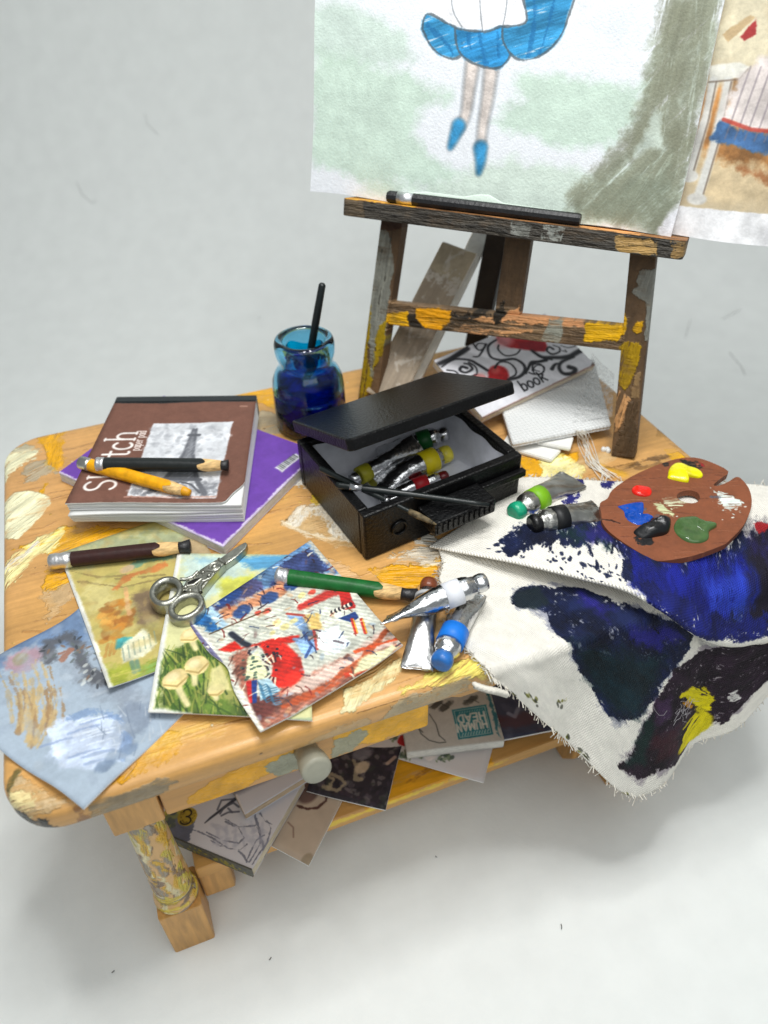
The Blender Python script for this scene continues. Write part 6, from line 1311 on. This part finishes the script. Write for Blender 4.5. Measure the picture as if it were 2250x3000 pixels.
# gauze laid over the board corner, with loose threads
gz = mat('gauze', (232, 233, 232), .9, alpha=.5, bump=.5, bs=16)
nodes = gz.node_tree.nodes; ck = nodes.new('ShaderNodeTexNoise'); ck.inputs['Scale'].default_value = 14; rp = nodes.new('ShaderNodeMapRange'); rp.inputs[1].default_value = .42; rp.inputs[2].default_value = .6; rp.inputs[3].default_value = .03; rp.inputs[4].default_value = .35
gz.node_tree.links.new(ck.outputs['Fac'], rp.inputs[0]); gz.node_tree.links.new(rp.outputs[0], nodes['Principled BSDF'].inputs['Alpha'])
gq = [T([(4.95,0.19)][0], .37), T([(5.89,0.04)][0], .37), T([(6.83,1.43)][0], .42), T([(6.88,2.47)][0], .5)]
o = sheet('gauze', gq, None, gz, gz, lambda u, v: (0, 0, .02 + .03 * math.sin(5 * u) * math.sin(4 * v)), .012, 16, 16); tag(o, 'scrap of thin white gauze on the waffle board by the right easel post', 'gauze')
tl = []
for k in range(13):
    a0 = np.array(hm((0.00370839, -0.00215161, 4.21647, -0.0015293, -0.00610114, 6.64992, 1.03563e-05, 0.000315853, 1), [(1030 + 6 * k, 860)])[0]); a1 = np.array(hm((0.00384469, -0.00218755, 4.50394, -0.00158054, -0.00618893, 7.31671, 1.03563e-05, 0.000315853, 1), [(1060 + 7 * k, 960)])[0]); a2 = np.array(hm((0.00384469, -0.00218755, 4.50394, -0.00158054, -0.00618893, 7.31671, 1.03563e-05, 0.000315853, 1), [(1130 + 5 * k, 1080)])[0]); a3 = np.array(hm((0.00384469, -0.00218755, 4.50394, -0.00158054, -0.00618893, 7.31671, 1.03563e-05, 0.000315853, 1), [(1235 + 4 * k, 1185)])[0])
    jit = lambda s_: rng.normal(size=2) * s_
    pts = [(*(a0 + jit(.03)), .40 + TZ), (*((a0 + a1) / 2 + jit(.04)), .30 + TZ), (*(a1 + jit(.05)), .03 + TZ), (*(a2 + jit(.06)), .03 + TZ), (*(a3 + jit(.08)), .05 + TZ)]
    tl.append(strip(_cr(np.array(pts), np.linspace(0, 4, 16)), .009, 4))
V, Fc = join(*tl); o = obj('loose_threads', V, Fc, fr_m); tag(o, 'bunch of fine white threads trailing from the waffle board to the rag', 'threads')
# little white glue lumps at the foot of the easel
gl = mat('glue', (226, 226, 222), .3)
parts = [lathe([(0, .06), (.04, .05), (.055, .01), (.05, -.03)][::-1], (*hm((0.00384859, -0.00218857, 4.51215, -0.001582, -0.00619143, 7.33576, 1.03563e-05, 0.000315853, 1), [p])[0], TZ + .03), 10) for p in ((1262,1000),(1228,990),(1255,990))]
V, Fc = join(*parts); tag(obj('glue_lumps', V, Fc, gl, smooth=True), 'tiny white glue lumps at the foot of the right easel post', 'glue')

HB = [np.array(T([(3.16,0.99)][0], .47)), np.array(T([(6.51,1.79)][0], .62)), None, np.array(T([(2.76,2.80)][0], 1.05))]
HB[2] = HB[1] + HB[3] - HB[0]
hb = Cv(0, 0, 3.5, 2.05, 150, (218, 217, 222)); hb.a *= (1 + .03 * nz(hb.X, hb.Y, .8, 0))[..., None]
INK = (34, 34, 38)
def spiral(cx_, cy_, r0, r1, a0, turns, w, w2=None): 
    pts = [(cx_ + (r0 + (r1 - r0) * k / 40) * math.cos(a0 + turns * math.tau * k / 40), cy_ + (r0 + (r1 - r0) * k / 40) * math.sin(a0 + turns * math.tau * k / 40)) for k in range(41)]
    hb.line(pts, w, INK, .92, taper=w2 or w * .5, rough=.006); return pts[-1]
def heart(pts1, pts2, pts3):
    hb.poly(crv(pts1 + pts1[:1]), (172, 36, 40), rough=.02, soft=.06, var=.12)
heart([(0.40,1.10),(0.62,1.19),(0.79,1.10),(0.83,0.96),(0.99,1.14),(1.29,1.17),(1.41,0.95),(1.30,0.72),(1.08,0.55),(0.46,0.64),(0.40,0.88)], 0, 0)
hb.dot(*[(0.63,1.02)][0], .22, .14, (226,176,172), .3, .8, .7); hb.dot(*[(1.15,1.05)][0], .12, .1, (214,110,100), .3, .6, .8)
heart([(1.83,1.90),(1.78,1.69),(2.06,1.38),(2.61,0.98),(2.89,1.25),(2.98,1.43),(2.52,1.99),(2.02,2.11)], 0, 0)
hb.dot(*[(1.94,1.76)][0], .28, .2, (226,170,172), .3, .7, .8); hb.poly([(2.20,1.57),(2.88,1.26),(2.63,0.99),(2.12,1.37)], (132,30,44), rough=.03, soft=.12, a=.7)
for pts, w, t in (
  ([(0.06,1.89),(0.32,1.88),(0.70,1.93),(0.94,1.98)], .13, .16), ([(0.05,1.77),(0.45,1.83),(0.77,1.64),(0.88,1.41),(0.97,1.15)], .05, .09),
  ([(1.18,2.03),(1.17,1.81),(1.32,1.78),(1.43,1.89),(1.29,1.99),(1.16,1.90)], .05, .03), ([(1.78,1.88),(1.46,1.79),(1.31,1.48),(1.47,1.26),(1.79,1.13),(1.88,0.87),(1.77,0.68),(1.53,0.60),(1.25,0.65)], .06, .09),
  ([(1.72,1.70),(1.62,1.57),(1.66,1.33),(1.91,1.24),(2.11,1.31)], .05, .04), ([(1.18,1.12),(1.40,1.22),(1.59,1.09),(1.61,0.85),(1.50,0.70),(1.32,0.69)], .06, .04),
  ([(0.11,1.62),(0.26,1.49),(0.25,1.29),(0.16,1.21)], .05, .03), ([(0.57,1.45),(0.49,1.54),(0.38,1.47),(0.46,1.34),(0.67,1.36),(0.68,1.52),(0.60,1.60)], .08, .05), ([(0.72,1.58),(0.78,1.38),(0.68,1.18),(0.51,1.19)], .05, .03),
  ([(1.46,1.88),(1.08,1.64),(0.93,1.68)], .06, .04), ([(1.89,0.70),(2.10,0.84),(2.29,0.76),(2.48,0.72)], .06, .1), ([(1.84,0.59),(1.93,0.48),(2.15,0.43),(2.29,0.57),(2.17,0.69),(2.01,0.63),(2.09,0.50)], .045, .03),
  ([(2.36,1.15),(2.45,0.86),(2.70,0.70),(3.04,0.54),(3.39,0.55),(3.55,0.55)], .08, .16), ([(2.88,0.93),(2.83,1.04),(2.70,0.97),(2.74,0.81),(2.95,0.78),(3.05,0.90),(2.96,1.03)], .07, .04), ([(3.17,0.47),(2.80,0.48),(2.61,0.36),(2.58,0.16),(2.78,0.05),(2.94,0.13),(2.85,0.25)], .07, .14),
  ([(2.36,1.10),(2.43,0.84),(2.62,0.66)], .05, .05), ([(2.42,0.41),(2.57,0.49),(2.67,0.49)], .1, .05), ([(3.13,0.94),(3.25,0.79),(3.45,0.74)], .03, .03), ([(3.05,0.78),(3.12,0.69),(3.13,0.77)], .025, .025),
  ([(1.75,0.61),(2.02,0.78),(2.21,0.79),(2.49,0.73)], .06, .05), ([(1.95,0.60),(2.09,0.75),(2.26,0.68),(2.24,0.50),(2.05,0.41),(1.94,0.50),(2.00,0.63)], .04, .04)):
    hb.line(crv(pts), w, INK, .92, taper=t, rough=.004)
k0, k1 = [(1.34,0.17),(2.10,0.18)]; kx = np.array(k1) - np.array(k0); kl = np.linalg.norm(kx); kx /= kl
write(hb, 'book', tuple(k0), tuple(kx * kl / 2.45), (-kx[1] * kl / 2.3, kx[0] * kl / 2.3), .045, INK, slant=.15)
hb.poly([(3.3,.0),(3.5,0),(3.5,.1)], (120,110,104), rough=.02)
hb.line([(0,0),(3.5,0)], .04, (150,110,96), .7, rough=.01); hb.line([(0,0),(0,2.05)], .03, (206,196,186), .8, rough=.01)

hb.grain(.03, 8, 1)
hb_m = mat('heart_cover', rough=.55, spec=.35, cv=hb, bump=.06, bs=12)
HBT = thing('book', 'white notebook with red hearts and black scrolls, propped at the back under the easel', 'book', tuple(HB[0]))
V, Fc = slab(HB, .04, .008); obj('cover', V, Fc, hb_m, HBT, [(a, b) for a, b in quad_uv(V, HB)])
nrm_h = np.cross(HB[1] - HB[0], HB[3] - HB[0]); nrm_h /= np.linalg.norm(nrm_h)
V, Fc = slab([p - nrm_h * .045 for p in HB], .12, .01); obj('page_block', V, Fc, mat('cream_pages', (214, 200, 176), .8, bump=.5, bs=10, stretch=(1, 1, 8), var=.1, vs=6), HBT)
V, Fc = slab([p - nrm_h * .17 for p in HB], .03, .008); obj('back_cover', V, Fc, mat('back_cover_grey', (196, 186, 180), .7), HBT)

# ---------------------------------------------------------------- papers and books on the shelf
def flat_item(name, quad, th, cv, m, edge, label, cat, z, group='books and papers on the shelf', bend=.0, parts=False):
    q = xyz(quad, z)
    if th <= .05:
        o = sheet(name, q, cv, m, edge, lambda u, v: (0, 0, bend * (u - .5) ** 2 + bend * .5 * math.sin(4 * v)), th, 14, 14); return tag(o, label, cat, group)
    R_ = thing(name, label, cat, tuple(np.mean(q, 0) - np.array([0, 0, th])), group)
    V, Fc = slab(q, .03, .008); obj('cover', V, Fc, m, R_, [cv.uv(v[0], v[1]) for v in V])
    V, Fc = slab([(p[0], p[1], p[2] - .032) for p in q], th - .064, .01); obj('page_block', V, Fc, edge, R_)
    V, Fc = slab([(p[0], p[1], p[2] - th + .03) for p in q], .03, .008); obj('back_cover', V, Fc, m, R_, [cv.uv(v[0], v[1]) for v in V])
    return R_
A0 = [(-4.0, -4.66), (-2.62, -3.30), (-4.28, -1.95), (-5.62, -3.18)]
ac = cvq(A0, 130, (206, 203, 206), .1); a0 = np.array(A0)
def aq(u, v): return tuple(a0[0] + (a0[1] - a0[0]) * u + (a0[3] - a0[0]) * v)
ac.poly([aq(-.05,.62),aq(.2,.7),aq(.2,1.05),aq(-.05,1.05)], (104,108,124), rough=.05); ac.poly([aq(-.05,.85),aq(.35,.86),aq(.35,1.05),aq(-.05,1.05)], (120,126,84), rough=.05)
for k in range(26): ac.dot(*aq(rng.uniform(0, .35), rng.uniform(.84, 1)), .06, .05, (176,166,70) if k % 2 else (80,90,90), 0, .9, .4, .3)
bd = [(-4.95,-3.21)][0]; ac.dot(bd[0], bd[1], .19, .185, (176,150,48), 0, 1, .1, .03)
for k in range(40): t = rng.uniform(0, 6.3); r_ = rng.uniform(.1, .17); ac.dot(bd[0] + r_ * math.cos(t), bd[1] + r_ * math.sin(t), .015, .015, (120,98,30), 0, .8)
b1_ = np.array([(-5.08,-3.22)][0]); b2_ = np.array([(-5.01,-3.12)][0]); dd = np.array([(-5.02,-3.28),(-5.01,-3.15),(-4.86,-3.21)]); ux = dd[2] - dd[1]; uy = np.array([-ux[1], ux[0]])
write(ac, '3', tuple(np.array(bd) - ux * 1.0 * .75 + uy * -.95 * 1.0), tuple(ux * 2.6), tuple(uy * 1.9), .03, (36,30,16))
SK = (96, 98, 112)
for pts in ([(200,440),(330,470),(440,520),(560,600),(650,610),(700,570)], [(400,480),(520,540),(640,560),(680,520),(640,450),(540,400)], [(540,380),(640,440),(760,430)], [(760,330),(770,430),(820,560),(830,640)], [(700,690),(740,600),(770,540),(830,500)],
            [(720,700),(770,620),(800,560)], [(740,720),(790,640),(850,560),(880,450),(850,390)], [(640,620),(680,660),(700,700)], [(430,540),(500,580),(580,590)], [(800,340),(840,400),(890,420)], [(770,380),(800,480),(800,560)]):
    ac.line(hm((0.00254365, -0.00121821, -5.42411, -0.00101928, -0.00337004, -1.90251, 4.83077e-06, 0.000147331, 1), pts), rng.uniform(.014, .032), SK, .75, rough=.015)
for k in range(30): p = hm((0.00254365, -0.00121821, -5.42411, -0.00101928, -0.00337004, -1.90251, 4.83077e-06, 0.000147331, 1), [(480 + 400 * (k % 6) / 6, 440 + 200 * (k // 6) / 6)])[0]; ac.dot(p[0], p[1], rng.uniform(.05, .16), .04, (166,166,178), rng.uniform(0, 3), .4, .8, .4)
ac.line([(-4.65,-3.46),(-4.53,-3.40),(-3.98,-3.18)], .02, (60,62,72), 1, taper=.07)
for pts in ([(500,340),(530,290),(600,260),(640,290)], [(510,355),(560,330),(640,325)], [(480,310),(510,240),(600,230)], [(560,300),(590,330)]): ac.line(hm((0.00254365, -0.00121821, -5.42411, -0.00101928, -0.00337004, -1.90251, 4.83077e-06, 0.000147331, 1), pts), .04, (84,86,98), .8)
ac_m = mat('art_book_cover', rough=.55, cv=ac, bump=.06, bs=12)
cream_e = mat('cream_page_edge', (206, 194, 170), .85, bump=.5, bs=10, stretch=(1, 1, 8), var=.08, vs=6)
AB = flat_item('book', A0, .27, ac, ac_m, cream_e, 'art book with a pencil drawing and gold badge 3 on its cover', 'book', -4.1)
# ornamental spine along the left long side
sp_ = Cv(0, 0, 3, .3, 120, (84, 84, 76))
for k in range(60): sp_.dot(rng.uniform(.2, 2.8), rng.uniform(.05, .25), .05, .04, (140,130,44) if k % 3 else (60,64,70), rng.uniform(0, 3), .9, .4, .3)
V = [(*aq(-.004, 0), TZ - 4.08), (*aq(-.004, 1), TZ - 4.08), (*aq(-.004, 1), TZ - 4.37), (*aq(-.004, 0), TZ - 4.37)]; n_ = a0[0] - a0[1]; n_ = n_ / np.linalg.norm(n_) * .03
V = V + [(v[0] + n_[0], v[1] + n_[1], v[2]) for v in V]
obj('spine', V, [[4, 5, 6, 7], [3, 2, 1, 0], [0, 1, 5, 4], [1, 2, 6, 5], [2, 3, 7, 6], [3, 0, 4, 7]], mat('spine_print', rough=.5, cv=sp_), AB, [(0, 1), (1, 1), (1, 0), (0, 0)] * 2)
BK = [(-3.89, -3.74), (-2.55, -3.40), (-2.75, -2.3), (-4.1, -2.6)]
bk = cvq(BK, 80, (206, 206, 212)); bk.line([(-4.1,-2.95),(-3.2,-2.85),(-2.6,-2.8)], .6, (44,48,66), .95, rough=.02); bk.line([(-3.95,-3.3),(-3.9,-3.74)], .05, (214,208,206))
flat_item('booklet', BK, .22, bk, mat('booklet_cover', rough=.5, cv=bk), mat('tan_page_edge', (190, 168, 140), .85, bump=.5, bs=10, stretch=(1, 1, 8), var=.1), 'thin white and navy booklet lying on the art book below the drawer knob', 'booklet', -3.80)
SE = [(-3.56, -4.20), (-3.0, -4.83), (-1.62, -3.42), (-2.35, -2.6)]
se = cvq(SE, 90, (186, 168, 148)); se.a *= (1 + .06 * nz(se.X, se.Y, .6, 0))[..., None]
se.line([(-2.87,-3.59),(-2.71,-3.73),(-2.51,-3.78),(-2.31,-3.70),(-2.25,-3.58)], .05, (70,40,34), .9, rough=.015); se.line([(-3.14,-3.86),(-3.07,-4.00),(-3.12,-4.19)], .03, (120,92,80), .7); se.dot(*[(-3.00,-4.71)][0], .14, .1, (140,124,98), .6, .6); se.dot(*[(-2.59,-3.40)][0], .25, .2, (80,52,48), .6, .7)
flat_item('paper_sheet', SE, .03, se, mat('sepia_sheet', rough=.8, cv=se), pap, 'brown stained sheet with a dark ring mark jutting out beside the art book', 'sheet', -4.42)
FL = [(-2.62, -3.42), (-1.28, -4.38), (-.42, -3.1), (-1.8, -2.2)]
fl = cvq(FL, 110, (44, 38, 46))
for k in range(420): x, y = rng.uniform(-2.6, -.4), rng.uniform(-4.4, -2.2); fl.dot(x, y, rng.uniform(.03, .09), rng.uniform(.02, .06), [(30,26,34),(84,76,84),(60,48,62),(112,104,104),(52,56,50)][k % 5], rng.uniform(0, 3), .7, .5, .4)
for pts in ([(0,640),(80,660),(130,620),(90,580),(20,560)], [(0,560),(60,600),(30,650)], [(180,480),(200,520),(190,590),(230,600)]): fl.line(hm((0.00349253, -0.00165946, -1.49803, -0.001398, -0.00458549, -0.967849, 6.51649e-06, 0.000198744, 1), pts), .07, (164,150,122), .8, rough=.03)
fl.dot(*[(-1.40,-3.33)][0], .17, .13, (196,176,148), .4, .9, .3, .15); fl.dot(*[(-1.31,-2.99)][0], .22, .16, (120,116,122), .4, .8, .5, .3); fl.line([(-0.89,-3.45),(-0.69,-3.36)], .08, (190,160,140), .8)
flat_item('paper_sheet', FL, .03, fl, mat('dark_floral_sheet', rough=.7, cv=fl), pap, 'dark floral print hanging over the shelf rail right of the knob', 'sheet', -4.33, bend=.1)
BP = [(.60, -3.68), (2.78, -4.02), (3.1, -2.2), (.95, -1.9)]
bp = cvq(BP, 90, (72, 76, 98))
for k in range(90): bp.dot(rng.uniform(.6, 3.1), rng.uniform(-4, -2), rng.uniform(.06, .22), rng.uniform(.04, .12), [(60,62,86),(96,98,118),(84,52,62),(52,56,80)][k % 4], rng.uniform(0, 3), .5, .7, .4)
bp.line([(1.65,-3.33),(1.99,-3.51),(2.48,-3.57)], .3, (98,56,62), .6, rough=.05); bp.line([(1.99,-3.29),(2.08,-3.41),(2.25,-3.25)], .09, (156,158,176), .7); bp.line([(0.62,-3.69),(1.33,-3.81)], .14, (40,52,96), .9)
flat_item('paper_sheet', BP, .04, bp, mat('dark_blue_sheet', rough=.6, cv=bp), pap, 'dark blue print lying under the white book at the right end of the shelf', 'sheet', -4.28)
RS = [(-1.26, -2.86), (.78, -4.53), (1.75, -3.35), (-.2, -1.7)]
rs = cvq(RS, 110, (208, 202, 200))
for k in range(60): p = hm((0.00349988, -0.0016614, -1.49346, -0.00140076, -0.00459023, -0.94546, 6.51649e-06, 0.000198744, 1), [(400 + 8 * (k % 10), 330), (560, 440), (740, 460), (480, 440)])[k % 4]; rs.dot(p[0] + rng.normal() * .1, p[1] + rng.normal() * .07, rng.uniform(.03, .08), rng.uniform(.02, .045), [(96,110,84),(130,140,110),(70,84,70)][k % 3], rng.uniform(0, 3), .8, .4, .3)
for (x, y) in ((640,440),(620,430),(655,450)): rs.dot(*hm((0.00349988, -0.0016614, -1.49346, -0.00140076, -0.00459023, -0.94546, 6.51649e-06, 0.000198744, 1), [(x, y)])[0], .12, .08, (226,214,206), .4, .9, .3, .2)
rs.dot(*[(-0.39,-3.04)][0], .12, .13, (178,28,30), 0, .95, .2, .2)
flat_item('paper_sheet', RS, .025, rs, mat('rose_sheet', rough=.75, cv=rs), pap, 'pale sheet printed with white roses and one red flower, pointing out below the shelf books', 'sheet', -4.36, bend=.06)
HD = [(-.48, -3.52), (1.50, -4.0), (1.98, -1.9), (.02, -1.45)]
hc_ = cvq(HD, 160, (196, 193, 186), .1); h0 = np.array(HD)
TL = (40, 122, 134); tq = [(0.62,-3.64),(1.35,-3.79),(1.54,-3.07),(0.79,-2.92)]; hc_.poly(tq, TL, rough=.005, soft=.02)
tq = np.array(tq); tc_ = tq.mean(0); inn = tc_ + (tq - tc_) * .88; hc_.line([tuple(p) for p in inn] + [tuple(inn[0])], .02, (180,196,192), .8)
ex_ = tq[3] - tq[2]; ex_ /= np.linalg.norm(ex_); ey_ = tq[1] - tq[2]; ey_ /= np.linalg.norm(ey_)      # the title reads from the far side: upside down to us
org = tq[2]; wid = np.linalg.norm(tq[3] - tq[2])
def title(txt, y, h, sc, w): write(hc_, txt, tuple(org + ex_ * .07 + ey_ * y), tuple(ex_ * sc), tuple(ey_ * h), w, (216, 218, 210))
title('HUMAN', .38, .18, .185, .045); title('HEAD', .17, .18, .225, .045)
for k in range(10): hc_.line([tuple(org + ex_ * (.08 + .06 * k) + ey_ * .61), tuple(org + ex_ * (.11 + .06 * k) + ey_ * .67)], .03, (190,204,200), .7); hc_.line([tuple(org + ex_ * (.1 + .055 * k) + ey_ * .09), tuple(org + ex_ * (.12 + .055 * k) + ey_ * .12)], .02, (190,204,200), .6)
for pts in ([(565,250),(590,310),(640,350),(700,365),(740,360)], [(640,190),(680,250),(700,320),(735,350)], [(640,150),(700,120),(760,150),(720,175)], [(850,110),(900,100),(940,120)], [(600,300),(560,260),(540,200)]): hc_.line(hm((0.00340676, -0.00163685, -1.55136, -0.00136576, -0.00453025, -1.22906, 6.51649e-06, 0.000198744, 1), pts), .03, (90,92,90), .75)
for (x, y) in ((690,130),(740,140),(890,105)): hc_.dot(*hm((0.00340676, -0.00163685, -1.55136, -0.00136576, -0.00453025, -1.22906, 6.51649e-06, 0.000198744, 1), [(x, y)])[0], .17, .07, (64,64,60), .3, .8, .5, .3)
hc_.line([tuple(h0[1] + (h0[2] - h0[1]) * .02 - (h0[1] - h0[0]) * .03), tuple(h0[2] - (h0[1] - h0[0]) * .03)], .09, (40,110,124), .9, rough=.04, dry=.15)
hc_.grain(.03, 8, 1)
flat_item('book', HD, .26, hc_, mat('head_book_cover', rough=.5, cv=hc_, bump=.05, bs=12), pape, 'white drawing book titled HUMAN HEAD in a teal panel, lying upside down on the shelf', 'book', -4.0)
